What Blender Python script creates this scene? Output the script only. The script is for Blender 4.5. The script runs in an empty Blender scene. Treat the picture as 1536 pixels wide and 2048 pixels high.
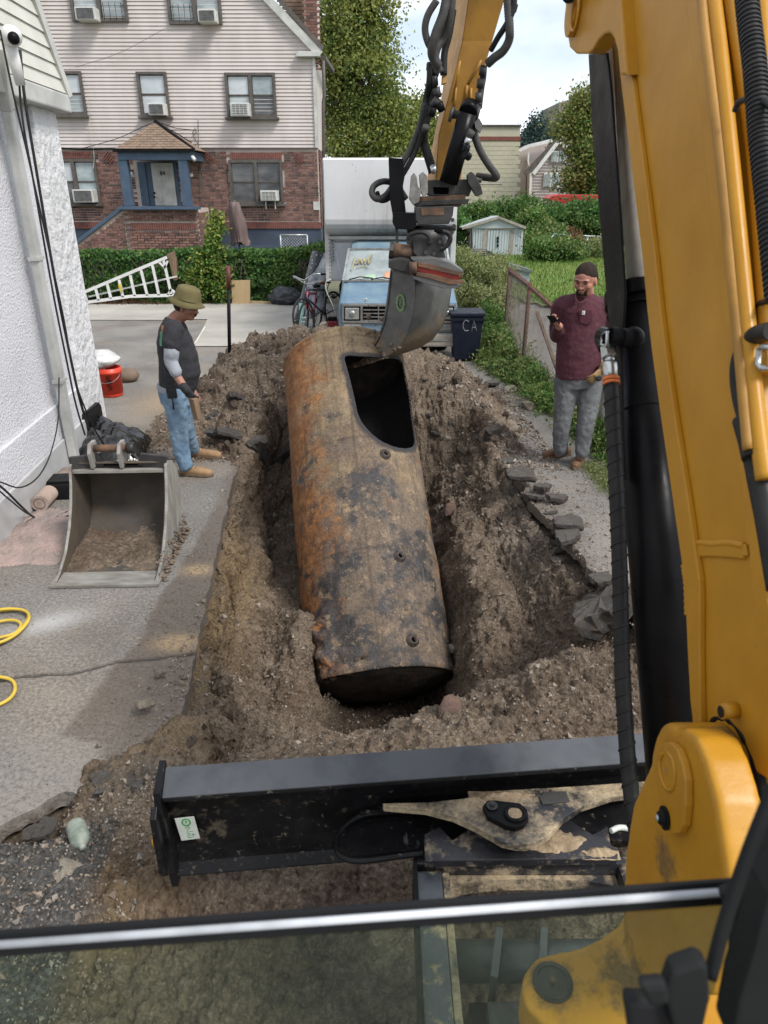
import bpy, bmesh, math, random
import numpy as np
from mathutils import Vector, Matrix, Euler
from math import pi, sin, cos, radians as R

SC = bpy.context.scene
COL = SC.collection
random.seed(7)
RNG = np.random.default_rng(11)

# ------------------------------------------------------------------ camera
F = 1420.0
PITCH = R(24.6)
CZ = 2.45
cam_data = bpy.data.cameras.new('camera')
cam = bpy.data.objects.new('camera', cam_data)
COL.objects.link(cam)
cam.location = (0, 0, CZ)
cam.rotation_euler = (pi/2 - PITCH, 0, 0)
cam_data.sensor_fit = 'VERTICAL'
cam_data.sensor_height = 24
cam_data.lens = F/2048*24
cam_data.clip_start = 0.05
cam_data.clip_end = 2000
cam_data.dof.use_dof = True
cam_data.dof.focus_distance = 6.0
cam_data.dof.aperture_fstop = 5
SC.camera = cam

# ------------------------------------------------------------------ light
W = bpy.data.worlds.new('World'); SC.world = W; W.use_nodes = True
SUN_EL, SUN_ROT = R(51), R(127)
sun_d = bpy.data.lights.new('sun', 'SUN'); sun_d.energy = 1.5; sun_d.angle = R(16); sun_d.color = (1, .965, .91)
sun = bpy.data.objects.new('sun', sun_d); COL.objects.link(sun)
sun.rotation_euler = Vector((-.50, .38, -.78)).to_track_quat('-Z', 'Y').to_euler()
SC.view_settings.view_transform = 'Standard'; SC.view_settings.look = 'None'
SC.view_settings.exposure = 1.15; SC.view_settings.gamma = 1
SC.render.film_transparent = False
SC.cycles.max_bounces = 5; SC.cycles.diffuse_bounces = 3; SC.cycles.glossy_bounces = 3
SC.cycles.transparent_max_bounces = 8; SC.cycles.transmission_bounces = 4
SC.cycles.caustics_reflective = False; SC.cycles.caustics_refractive = False

def world_nodes():
    nt = W.node_tree; nt.nodes.clear(); N = nt.nodes.new; L = nt.links.new
    out = N('ShaderNodeOutputWorld'); bg = N('ShaderNodeBackground'); bg.inputs[1].default_value = 0.1
    sky = N('ShaderNodeTexSky'); sky.sky_type = 'NISHITA'; sky.sun_disc = False
    sky.sun_elevation = SUN_EL; sky.sun_rotation = SUN_ROT; sky.dust_density = 2.0
    tc = N('ShaderNodeTexCoord')
    mp = N('ShaderNodeMapping'); mp.inputs['Scale'].default_value = (1, 1, 2.6); mp.inputs['Location'].default_value = (.35, .2, .1)
    n1 = N('ShaderNodeTexNoise'); n1.inputs['Scale'].default_value = 2.6; n1.inputs['Detail'].default_value = 7; n1.inputs['Roughness'].default_value = .55
    n2 = N('ShaderNodeTexNoise'); n2.inputs['Scale'].default_value = 5; n2.inputs['Detail'].default_value = 6
    r1 = N('ShaderNodeValToRGB'); r1.color_ramp.elements[0].position = .30; r1.color_ramp.elements[1].position = .62
    r1.color_ramp.elements[0].color = (.42, .42, .42, 1)
    r2 = N('ShaderNodeValToRGB'); r2.color_ramp.elements[0].position = .36; r2.color_ramp.elements[1].position = .62
    r2.color_ramp.elements[0].color = (4.0, 4.4, 5.0, 1); r2.color_ramp.elements[1].color = (6.4, 6.5, 6.7, 1)
    mx = N('ShaderNodeMixRGB')
    L(tc.outputs['Generated'], mp.inputs[0]); L(mp.outputs[0], n1.inputs[0]); L(mp.outputs[0], n2.inputs[0])
    L(n1.outputs[0], r1.inputs[0]); L(n2.outputs[0], r2.inputs[0])
    L(r1.outputs[0], mx.inputs[0]); L(sky.outputs[0], mx.inputs[1]); L(r2.outputs[0], mx.inputs[2])
    L(mx.outputs[0], bg.inputs[0]); L(bg.outputs[0], out.inputs[0])
world_nodes()

# ------------------------------------------------------------------ measuring helpers (photo measurements turned into metres)
SP, CP = sin(PITCH), cos(PITCH)
def ray(px, py):
    x = (px-768)/F; u = (1024-py)/F
    return Vector((x, CP+u*SP, -SP+u*CP))
def PZ(px, py, z=0.0):
    r = ray(px, py); return Vector((0, 0, CZ)) + r*((z-CZ)/r.z)
def PY(px, py, y):
    r = ray(px, py); return Vector((0, 0, CZ)) + r*(y/r.y)
def PX(px, py, x):
    r = ray(px, py); return Vector((0, 0, CZ)) + r*(x/r.x)
def PD(px, py, d):
    return Vector((0, 0, CZ)) + ray(px, py)*d

# ------------------------------------------------------------------ objects
def prop(o, label=None, cat=None, group=None, kind=None):
    if label: o['label'] = label
    if cat: o['category'] = cat
    if group: o['group'] = group
    if kind: o['kind'] = kind
    return o
ORG = {}
def thing(name, label, cat, loc=(0, 0, 0), group=None, parent=None):
    o = bpy.data.objects.new(name, None); COL.objects.link(o); o.empty_display_size = .1
    o.location = loc; ORG[o] = Vector(loc)
    return prop(o, label, cat, group)
def link_mesh(name, me, parent=None, mat=None, origin=None):
    o = bpy.data.objects.new(name, me); COL.objects.link(o)
    if mat is not None and len(me.materials) == 0: me.materials.append(mat)
    if parent is not None:
        o.parent = parent; ORG[o] = ORG.get(parent, Vector((0, 0, 0)))
    return o
def copy_tree(o, parent=None):
    c = o.copy(); COL.objects.link(c)
    if parent is not None: c.parent = parent
    for ch in list(o.children): copy_tree(ch, c)
    return c

def basis(z):
    z = Vector(z).normalized()
    a = Vector((0, 0, 1)) if abs(z.z) < .9 else Vector((1, 0, 0))
    x = a.cross(z).normalized(); return x, z.cross(x), z

class MB:
    def __init__(s): s.v = []; s.f = []; s.sm = []
    def add(s, vs, fs, smooth=False, M=None):
        b = len(s.v)
        for p in vs:
            p = Vector(p)
            if M is not None: p = M @ p
            s.v.append(p)
        for f in fs: s.f.append([b+i for i in f]); s.sm.append(smooth)
        return s
    def box(s, c, d, rot=None, M=None, bev=0):
        hx, hy, hz = d[0]/2, d[1]/2, d[2]/2
        T = Matrix.Translation(Vector(c))
        if rot is not None: T = T @ Euler(rot).to_matrix().to_4x4()
        if M is not None: T = M @ T
        if bev and min(hx, hy, hz) > bev:
            b = bev; vs = []; idx = {}
            for sx in (-1, 1):
                for sy in (-1, 1):
                    for sz in (-1, 1):
                        for k in range(3):
                            q = [sx*(hx-b), sy*(hy-b), sz*(hz-b)]
                            q[k] = (sx*hx, sy*hy, sz*hz)[k]
                            idx[(sx, sy, sz, k)] = len(vs); vs.append(tuple(q))
            I = idx; fs = []
            for k in range(3):
                a, c2 = (k+1) % 3, (k+2) % 3
                for sg in (-1, 1):
                    q = []
                    for (i, j) in ((-1, -1), (1, -1), (1, 1), (-1, 1)):
                        t = [0, 0, 0]; t[k] = sg; t[a] = i; t[c2] = j; q.append(I[(t[0], t[1], t[2], k)])
                    fs.append(q if sg > 0 else q[::-1])
            for k in range(3):
                a, c2 = (k+1) % 3, (k+2) % 3
                for i in (-1, 1):
                    for j in (-1, 1):
                        def g(m, kk):
                            t = [0, 0, 0]; t[k] = m; t[a] = i; t[c2] = j; return I[(t[0], t[1], t[2], kk)]
                        q = [g(-1, a), g(1, a), g(1, c2), g(-1, c2)]
                        fs.append(q if i*j < 0 else q[::-1])
            for sx in (-1, 1):
                for sy in (-1, 1):
                    for sz in (-1, 1):
                        q = [I[(sx, sy, sz, k)] for k in range(3)]
                        fs.append(q if sx*sy*sz > 0 else q[::-1])
            return s.add(vs, fs, False, T)
        vs = [(x, y, z) for x in (-hx, hx) for y in (-hy, hy) for z in (-hz, hz)]
        fs = [(0, 1, 3, 2), (4, 6, 7, 5), (0, 4, 5, 1), (2, 3, 7, 6), (0, 2, 6, 4), (1, 5, 7, 3)]
        return s.add(vs, fs, False, T)
    def bar(s, a, b, w, h=None, up=(0, 0, 1)):
        """rectangular bar from a to b, w across, h along up"""
        a, b = Vector(a), Vector(b); h = w if h is None else h
        z = (b-a); L = z.length; z.normalize(); u = Vector(up); x = z.cross(u)
        if x.length < 1e-4: x = z.cross(Vector((1, 0, 0)))
        x.normalize(); y = x.cross(z)
        M = Matrix((x, y, z)).transposed().to_4x4(); M.translation = (a+b)/2
        return s.box((0, 0, 0), (w, h, L), None, M)
    def tube(s, pts, r, seg=10, cap=True, closed=False, smooth=True):
        pts = [Vector(p) for p in pts]; n = len(pts)
        rs = [r]*n if not hasattr(r, '__len__') else list(r)
        b = len(s.v); x = None
        for i, p in enumerate(pts):
            if closed: t = pts[(i+1) % n]-pts[i-1]
            else: t = pts[min(i+1, n-1)]-pts[max(i-1, 0)]
            if t.length < 1e-9: t = Vector((0, 0, 1))
            t.normalize()
            if x is None: x, y, _ = basis(t)
            else:
                x = x - t*x.dot(t)
                if x.length < 1e-6: x, y, _ = basis(t)
                x.normalize(); y = t.cross(x)
            for k in range(seg):
                a = 2*pi*k/seg; s.v.append(p + (x*cos(a)+y*sin(a))*rs[i])
        m = n if closed else n-1
        for i in range(m):
            for k in range(seg):
                i2 = (i+1) % n; k2 = (k+1) % seg
                s.f.append([b+i*seg+k, b+i*seg+k2, b+i2*seg+k2, b+i2*seg+k]); s.sm.append(smooth)
        if cap and not closed:
            s.f.append([b+k for k in range(seg)][::-1]); s.sm.append(False)
            s.f.append([b+(n-1)*seg+k for k in range(seg)]); s.sm.append(False)
        return s
    def cyl(s, a, b, r, seg=20, r2=None, smooth=True):
        return s.tube([a, b], [r, r if r2 is None else r2], seg, True, False, smooth)
    def extr(s, poly, vec, smooth=False):
        """3D polygon swept along vec"""
        poly = [Vector(p) for p in poly]; vec = Vector(vec); n = len(poly)
        vs = poly + [p+vec for p in poly]
        fs = [list(range(n))[::-1], [n+i for i in range(n)]]
        b = len(s.v); s.add(vs, fs, False)
        for i in range(n):
            j = (i+1) % n; s.f.append([b+i, b+j, b+n+j, b+n+i]); s.sm.append(smooth)
        return s
    def ell(s, c, r, M=None, seg=14, rings=9):
        vs = [(0, 0, -1)]; fs = []
        for i in range(1, rings):
            a = pi*i/rings - pi/2
            for k in range(seg): t = 2*pi*k/seg; vs.append((cos(a)*cos(t), cos(a)*sin(t), sin(a)))
        vs.append((0, 0, 1)); e = len(vs)-1
        for k in range(seg):
            fs.append((0, 1+(k+1) % seg, 1+k)); fs.append((e, e-seg+k, e-seg+(k+1) % seg))
        for i in range(rings-2):
            for k in range(seg):
                a = 1+i*seg+k; b = 1+i*seg+(k+1) % seg; fs.append((a, b, b+seg, a+seg))
        r = (r, r, r) if not hasattr(r, '__len__') else r
        T = Matrix.Translation(Vector(c))
        if M is not None: T = T @ M.to_4x4()
        T = T @ Matrix.Diagonal((r[0], r[1], r[2], 1))
        return s.add(vs, fs, True, T)
    def build(s, name, mat=None, parent=None, bevel=0, recalc=True, label=None, cat=None, group=None, kind=None, origin=None):
        og = ORG.get(parent, Vector((0, 0, 0))) if parent is not None else Vector((0, 0, 0))
        if origin is not None and parent is None: og = Vector(origin)
        me = bpy.data.meshes.new(name)
        me.from_pydata([tuple(p-og) for p in s.v], [], s.f)
        me.polygons.foreach_set('use_smooth', s.sm)
        if recalc:
            bm = bmesh.new(); bm.from_mesh(me); bmesh.ops.recalc_face_normals(bm, faces=bm.faces)
            if bevel:
                es = [e for e in bm.edges if len(e.link_faces) == 2 and e.calc_face_angle(0) > .6]
                bmesh.ops.bevel(bm, geom=es, offset=bevel, segments=2, affect='EDGES', profile=.6, clamp_overlap=True)
            bm.to_mesh(me); bm.free()
        o = link_mesh(name, me, parent, mat)
        if origin is not None and parent is None: o.location = og; ORG[o] = og
        return prop(o, label, cat, group, kind)

def np_mesh(name, V, Fq, mat=None, parent=None, smooth=False, attrs=None):
    """V (n,3) world coords, Fq (m,k) index array"""
    V = np.asarray(V, dtype=np.float32)
    og = ORG.get(parent, Vector((0, 0, 0))) if parent is not None else Vector((0, 0, 0))
    V = V - np.array(tuple(og), dtype=np.float32)
    Fq = np.asarray(Fq, dtype=np.int32); m, k = Fq.shape
    me = bpy.data.meshes.new(name)
    me.vertices.add(len(V)); me.vertices.foreach_set('co', V.ravel())
    me.loops.add(m*k); me.loops.foreach_set('vertex_index', Fq.ravel())
    me.polygons.add(m); me.polygons.foreach_set('loop_start', np.arange(m, dtype=np.int32)*k)
    try: me.polygons.foreach_set('loop_total', np.full(m, k, dtype=np.int32))
    except Exception: pass
    me.polygons.foreach_set('use_smooth', np.full(m, smooth))
    me.update(calc_edges=True); me.validate()
    if attrs:
        for an, arr in attrs.items():
            at = me.attributes.new(an, 'FLOAT', 'POINT'); at.data.foreach_set('value', np.asarray(arr, dtype=np.float32).ravel())
    return link_mesh(name, me, parent, mat)

def spline(pts, n=8):
    """Catmull-Rom through pts"""
    P = [Vector(p) for p in pts]; P = [P[0]*2-P[1]] + P + [P[-1]*2-P[-2]]; out = []
    for i in range(1, len(P)-2):
        for k in range(n):
            t = k/n
            out.append(.5*((2*P[i]) + (P[i+1]-P[i-1])*t + (2*P[i-1]-5*P[i]+4*P[i+1]-P[i+2])*t*t + (3*P[i]-P[i-1]-3*P[i+1]+P[i+2])*t**3))
    out.append(P[-2]); return out

# ------------------------------------------------------------------ noise for terrain
def vnoise(x, y, seed=0):
    xi = np.floor(x).astype(np.int64); yi = np.floor(y).astype(np.int64)
    xf = x-xi; yf = y-yi
    def h(a, b):
        n = (a*374761393 + b*668265263 + seed*974634777) & 0x7fffffff
        n = (n ^ (n >> 13))*1274126177 & 0x7fffffff
        return ((n ^ (n >> 16)) & 0xffff)/65535.0
    u = xf*xf*(3-2*xf); v = yf*yf*(3-2*yf)
    return (h(xi, yi)*(1-u)+h(xi+1, yi)*u)*(1-v) + (h(xi, yi+1)*(1-u)+h(xi+1, yi+1)*u)*v
def fbm(x, y, sc, oct=4, seed=0, gain=.5):
    a = 1; t = 0; s = 0
    for o in range(oct):
        s = s + a*(vnoise(x*sc+13.7*o, y*sc-7.3*o, seed+o)-.5)*2; t += a; a *= gain; sc *= 2.03
    return s/t
def cells(x, y, sc, seed=0):
    """worley F1 and cell id"""
    x = x*sc; y = y*sc
    xi = np.floor(x).astype(np.int64); yi = np.floor(y).astype(np.int64)
    best = np.full(x.shape, 9.0); idv = np.zeros(x.shape)
    def h(a, b, k):
        n = (a*374761393 + b*668265263 + (seed+k)*974634777) & 0x7fffffff
        n = (n ^ (n >> 13))*1274126177 & 0x7fffffff
        return ((n ^ (n >> 16)) & 0xffff)/65535.0
    for dx in (-1, 0, 1):
        for dy in (-1, 0, 1):
            a = xi+dx; b = yi+dy
            d = np.hypot(a+h(a, b, 1)-x, b+h(a, b, 2)-y)
            m = d < best; best = np.where(m, d, best); idv = np.where(m, h(a, b, 3), idv)
    return best, idv

# ------------------------------------------------------------------ materials
def lin(c):
    return tuple(((v/12.92) if v <= .04045 else ((v+.055)/1.055)**2.4) for v in (c[0]/255, c[1]/255, c[2]/255)) + (1,)
class NT:
    def __init__(s, name):
        s.m = bpy.data.materials.new(name); s.m.use_nodes = True; s.t = s.m.node_tree; s.t.nodes.clear()
        s.out = s.n('ShaderNodeOutputMaterial'); s.b = s.n('ShaderNodeBsdfPrincipled'); s.l(s.b.outputs[0], s.out.inputs[0])
        s.tc = s.n('ShaderNodeTexCoord').outputs['Object']
    def n(s, t, **k):
        q = s.t.nodes.new(t)
        for a, b in k.items(): setattr(q, a, b)
        return q
    def l(s, a, b): s.t.links.new(a, b)
    def mapping(s, scale=(1, 1, 1), rot=(0, 0, 0), loc=(0, 0, 0), src=None):
        q = s.n('ShaderNodeMapping'); q.inputs['Scale'].default_value = scale; q.inputs['Rotation'].default_value = rot; q.inputs['Location'].default_value = loc
        s.l(src or s.tc, q.inputs[0]); return q.outputs[0]
    def noise(s, scale, detail=4, rough=.55, src=None, dist=0):
        q = s.n('ShaderNodeTexNoise'); q.inputs['Scale'].default_value = scale; q.inputs['Detail'].default_value = detail
        q.inputs['Roughness'].default_value = rough; q.inputs['Distortion'].default_value = dist
        s.l(src or s.tc, q.inputs[0]); return q.outputs[0]
    def voro(s, scale, src=None, feature='F1', out=0):
        q = s.n('ShaderNodeTexVoronoi', feature=feature); q.inputs['Scale'].default_value = scale
        s.l(src or s.tc, q.inputs[0]); return q.outputs[out]
    def ramp(s, fac, stops, interp='LINEAR'):
        q = s.n('ShaderNodeValToRGB'); r = q.color_ramp; r.interpolation = interp
        while len(r.elements) < len(stops): r.elements.new(.5)
        for e, (p, c) in zip(r.elements, stops):
            e.position = p; e.color = (c, c, c, 1) if not hasattr(c, '__len__') else (tuple(c)+(1,))[:4]
        s.l(fac, q.inputs[0]); return q.outputs[0]
    def mix(s, fac, a, b, mode='MIX'):
        q = s.n('ShaderNodeMixRGB', blend_type=mode)
        for i, v in enumerate((fac, a, b)):
            if hasattr(v, 'links') or hasattr(v, 'is_linked'): s.l(v, q.inputs[i])
            elif i == 0: q.inputs[0].default_value = v
            else: q.inputs[i].default_value = (v, v, v, 1) if not hasattr(v, '__len__') else (tuple(v)+(1,))[:4]
        return q.outputs[0]
    def math(s, op, a, b=0.0, c=0.0):
        q = s.n('ShaderNodeMath', operation=op)
        for i, v in enumerate((a, b, c)):
            if hasattr(v, 'is_linked'): s.l(v, q.inputs[i])
            else: q.inputs[i].default_value = v
        return q.outputs[0]
    def attr(s, name):
        q = s.n('ShaderNodeAttribute', attribute_name=name); return q.outputs['Fac']
    def island(s): return s.n('ShaderNodeNewGeometry').outputs['Random Per Island']
    def objrand(s): return s.n('ShaderNodeObjectInfo').outputs['Random']
    def bump(s, h, strength=.5, dist=.01, prev=None):
        q = s.n('ShaderNodeBump'); q.inputs['Strength'].default_value = strength; q.inputs['Distance'].default_value = dist
        s.l(h, q.inputs['Height'])
        if prev is not None: s.l(prev, q.inputs['Normal'])
        return q.outputs[0]
    def set(s, **k):
        for a, v in k.items():
            i = s.b.inputs[{'col': 'Base Color', 'rough': 'Roughness', 'metal': 'Metallic', 'normal': 'Normal', 'spec': 'Specular IOR Level', 'coat': 'Coat Weight', 'alpha': 'Alpha', 'trans': 'Transmission Weight', 'ior': 'IOR', 'sheen': 'Sheen Weight'}[a]]
            if hasattr(v, 'is_linked'): s.l(v, i)
            elif a == 'col': i.default_value = (tuple(v)+(1,))[:4]
            else: i.default_value = v
        return s
def simple(name, c, rough=.5, metal=0, var=.15, scale=8, bump=0, bscale=60, bdist=.003, c2=None, spec=.5, stretch=None, thr=(.35, .65), coat=0):
    """one colour broken up by noise, or mixed with a second colour c2"""
    t = NT(name); src = t.mapping(stretch) if stretch else t.tc
    n = t.noise(scale, 5, .6, src)
    if c2 is None: c2 = tuple(v*(1-var*2) for v in c[:3]); c1 = tuple(min(1, v*(1+var)) for v in c[:3])
    else: c1 = c
    col = t.ramp(n, [(thr[0], tuple(c2)[:3]), (thr[1], tuple(c1)[:3])])
    rr = t.ramp(t.noise(scale*2.3, 3, .6, src), [(.3, min(1, rough+.12)), (.7, max(.02, rough-.08))])
    t.set(col=col, rough=rr, metal=metal, spec=spec, coat=coat)
    if bump: t.set(normal=t.bump(t.noise(bscale, 4, .6), bump, bdist))
    return t.m
# =================================================================== MATERIALS (ground)
def m_asphalt():
    t = NT('asphalt')
    big = t.noise(.9, 5, .6); fine = t.noise(48, 4, .85); v = t.voro(70)
    base = t.ramp(big, [(.3, (.145, .138, .129)), (.7, (.24, .226, .208))])
    sp = t.ramp(fine, [(.30, .42), (.5, 1), (.70, 1.7)])
    c = t.mix(1, base, sp, 'MULTIPLY')
    st = t.ramp(v, [(.0, 1.9), (.16, 1.0)]); c = t.mix(.6, c, t.mix(1, c, st, 'MULTIPLY'))
    # pale dust and tan sand smears
    d = t.ramp(t.noise(2.3, 6, .65, t.mapping(loc=(3, 1, 0))), [(.56, 0), (.74, .55)])
    c = t.mix(d, c, (.30, .275, .235))
    wm = t.ramp(t.noise(.75, 5, .6, t.mapping(loc=(1, 6, 0))), [(.42, 0), (.62, .6)]); c = t.mix(wm, c, t.mix(1, c, (1.12, 1.0, .86), 'MULTIPLY'))
    dk = t.ramp(t.noise(1.1, 5, .5, t.mapping(loc=(9, 4, 0))), [(.5, 0), (.62, .35)])
    c = t.mix(dk, c, (.10, .096, .09))
    # soil trodden over the surface beside the trench
    damp = t.attr('damp'); n = t.noise(14, 5, .7)
    dm = t.math('MULTIPLY', damp, t.ramp(n, [(.2, .62), (.7, 1)])); c = t.mix(dm, c, t.ramp(t.noise(60, 4, .7), [(.3, (.060, .046, .036)), (.7, (.16, .125, .098))]))
    sand = t.attr('sand'); sm = t.math('MULTIPLY', sand, t.ramp(t.noise(38, 5, .75), [(.35, 0), (.55, 1)])); c = t.mix(sm, c, (.36, .26, .15))
    g = t.attr('grit'); c = t.mix(t.math('MULTIPLY', g, t.ramp(t.noise(30, 4, .8), [(.45, 0), (.6, 1)])), c, (.26, .24, .21))
    w = t.attr('white'); c = t.mix(t.math('MULTIPLY', w, .5), c, (.6, .6, .6))
    c = t.mix(t.attr('joint'), c, (.02, .018, .016))
    rr = t.mix(damp, t.ramp(fine, [(.3, .95), (.7, .8)]), .62)
    nb = t.bump(t.noise(120, 3, .8), .9, .006); nb = t.bump(t.noise(22, 4, .6), .4, .01, nb)
    t.set(col=c, rough=rr, normal=nb, spec=.3); return t.m
M_ASPH = m_asphalt()
def m_asph_chunk():
    t = NT('asphalt_chunk'); f = t.noise(16, 6, .9)
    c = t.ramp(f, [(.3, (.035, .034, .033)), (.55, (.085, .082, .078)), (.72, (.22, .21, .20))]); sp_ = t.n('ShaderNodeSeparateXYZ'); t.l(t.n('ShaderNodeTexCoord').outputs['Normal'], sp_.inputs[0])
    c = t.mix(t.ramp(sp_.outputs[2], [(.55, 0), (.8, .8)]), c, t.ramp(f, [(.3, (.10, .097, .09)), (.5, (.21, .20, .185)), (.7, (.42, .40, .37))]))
    c = t.mix(t.ramp(t.noise(7, 5, .7), [(.42, 0), (.62, .75)]), c, (.17, .13, .10))
    c = t.mix(t.math('MULTIPLY', t.objrand(), .35), c, (.24, .23, .22))
    t.set(col=c, rough=.92, normal=t.bump(f, 1, .06), spec=.25); return t.m
M_CHUNK = m_asph_chunk()
def m_soil():
    t = NT('soil'); 
    a = t.noise(3, 6, .65); b = t.noise(26, 6, .75); f = t.noise(75, 4, .9)
    c = t.ramp(a, [(.28, (.145, .108, .079)), (.5, (.235, .181, .134)), (.72, (.315, .252, .19))])
    c = t.mix(1, c, t.ramp(b, [(.3, .5), (.5, 1), (.72, 1.5)]), 'MULTIPLY')
    c = t.mix(.75, c, t.mix(1, c, t.ramp(f, [(.3, .35), (.5, 1), (.7, 1.9)]), 'MULTIPLY'))
    c = t.mix(t.ramp(t.noise(1.4, 4, .6, t.mapping(loc=(5, 5, 2))), [(.55, 0), (.7, .45)]), c, (.12, .062, .042))
    tan = t.math('MULTIPLY', t.attr('tan'), t.ramp(t.noise(9, 6, .7), [(.34, 0), (.52, 1)]))
    c = t.mix(tan, c, t.ramp(t.noise(45, 4, .7), [(.3, (.24, .16, .085)), (.7, (.42, .31, .18))]))
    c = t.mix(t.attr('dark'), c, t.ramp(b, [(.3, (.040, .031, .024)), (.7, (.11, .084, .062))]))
    gr = t.attr('grit'); c = t.mix(gr, c, t.ramp(t.noise(55, 4, .8), [(.35, (.075, .072, .068)), (.55, (.17, .165, .155)), (.75, (.36, .345, .32))]))
    # small stones
    v = t.n('ShaderNodeTexVoronoi'); v.inputs['Scale'].default_value = 48; t.l(t.tc, v.inputs[0])
    d = t.ramp(v.outputs[0], [(.10, 1), (.2, 0)]); pick = t.ramp(v.outputs[1], [(.80, 0), (.84, 1)])
    c = t.mix(t.math('MULTIPLY', d, pick), c, t.ramp(t.noise(6, 2, .5), [(.3, (.30, .27, .23)), (.7, (.46, .42, .36))]))
    nb = t.bump(f, .9, .008); nb = t.bump(t.noise(45, 6, .8), 1, .035, nb); nb = t.bump(t.voro(40), .6, .02, nb)
    t.set(col=c, rough=.95, normal=nb, spec=.15); return t.m
M_SOIL = m_soil()
M_GRASS = simple('grass_floor', (.10, .17, .035), .95, var=.3, scale=1.3, c2=(.16, .21, .06), bump=.6, bscale=30, bdist=.03)
M_EARTH = simple('earth', (.10, .12, .05), .95, scale=.5, c2=(.14, .13, .09))
M_CONC = simple('concrete', (.40, .375, .33), .9, scale=1.1, c2=(.29, .275, .245), bump=.3, bscale=60)

# =================================================================== TRENCH SHAPE
yl = np.array([2.2, 2.6, 2.86, 3.47, 3.97, 4.44, 5.6, 6.45, 7.2, 8]); xl_ = np.array([-.75, -.92, -1.03, -1.10, -1.16, -1.21, -1.35, -1.41, -1.3, -1.2])
yr = np.array([2.2, 2.7, 3.28, 3.97, 4.84, 5.82, 6.88, 8]); xr_ = np.array([1.5, 1.52, 1.50, 1.52, 1.36, 1.22, 1.1, 1.0])
YN, YF = 2.42, 7.5
def sstep(t): t = np.clip(t, 0, 1); return t*t*(3-2*t)
def vnoise3(x, y, z, seed=0):
    zi = np.floor(z).astype(np.int64); zf = z-zi; w = zf*zf*(3-2*zf)
    def lay(zz):
        xi = np.floor(x).astype(np.int64); yi = np.floor(y).astype(np.int64); xf = x-xi; yf = y-yi
        def h(a, b):
            n = (a*374761393 + b*668265263 + zz*144269504 + seed*974634777) & 0x7fffffff
            n = (n ^ (n >> 13))*1274126177 & 0x7fffffff
            return ((n ^ (n >> 16)) & 0xffff)/65535.0
        u = xf*xf*(3-2*xf); v = yf*yf*(3-2*yf)
        return (h(xi, yi)*(1-u)+h(xi+1, yi)*u)*(1-v) + (h(xi, yi+1)*(1-u)+h(xi+1, yi+1)*u)*v
    return lay(zi)*(1-w)+lay(zi+1)*w
def fbm3(x, y, z, sc, oct=3, seed=0, gain=.5, billow=False):
    a = 1; t = 0; s = 0
    for o in range(oct):
        q = (vnoise3(x*sc+3.1*o, y*sc+7.7*o, z*sc-5.3*o, seed+o)-.5)*2
        if billow: q = 1-2*np.abs(q)
        s = s+a*q; t += a; a *= gain; sc *= 2.1
    return s/t
def gauss(x, y, cx, cy, sx, sy, h, rot=0):
    c, s = cos(rot), sin(rot); dx = (x-cx)*c+(y-cy)*s; dy = -(x-cx)*s+(y-cy)*c
    return h*np.exp(-.5*((dx/sx)**2+(dy/sy)**2))
def mound(x, y):
    m = gauss(x, y, -.5, 8.6, .82, .75, .80) + gauss(x, y, .68, 8.2, .42, .85, .28) + gauss(x, y, -1.75, 8.2, .45, .85, .42, -.3)
    m = m + gauss(x, y, -1.15, 7.2, .30, .55, .30) + gauss(x, y, 1.0, 7.2, .28, .7, .22)
    return m
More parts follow.
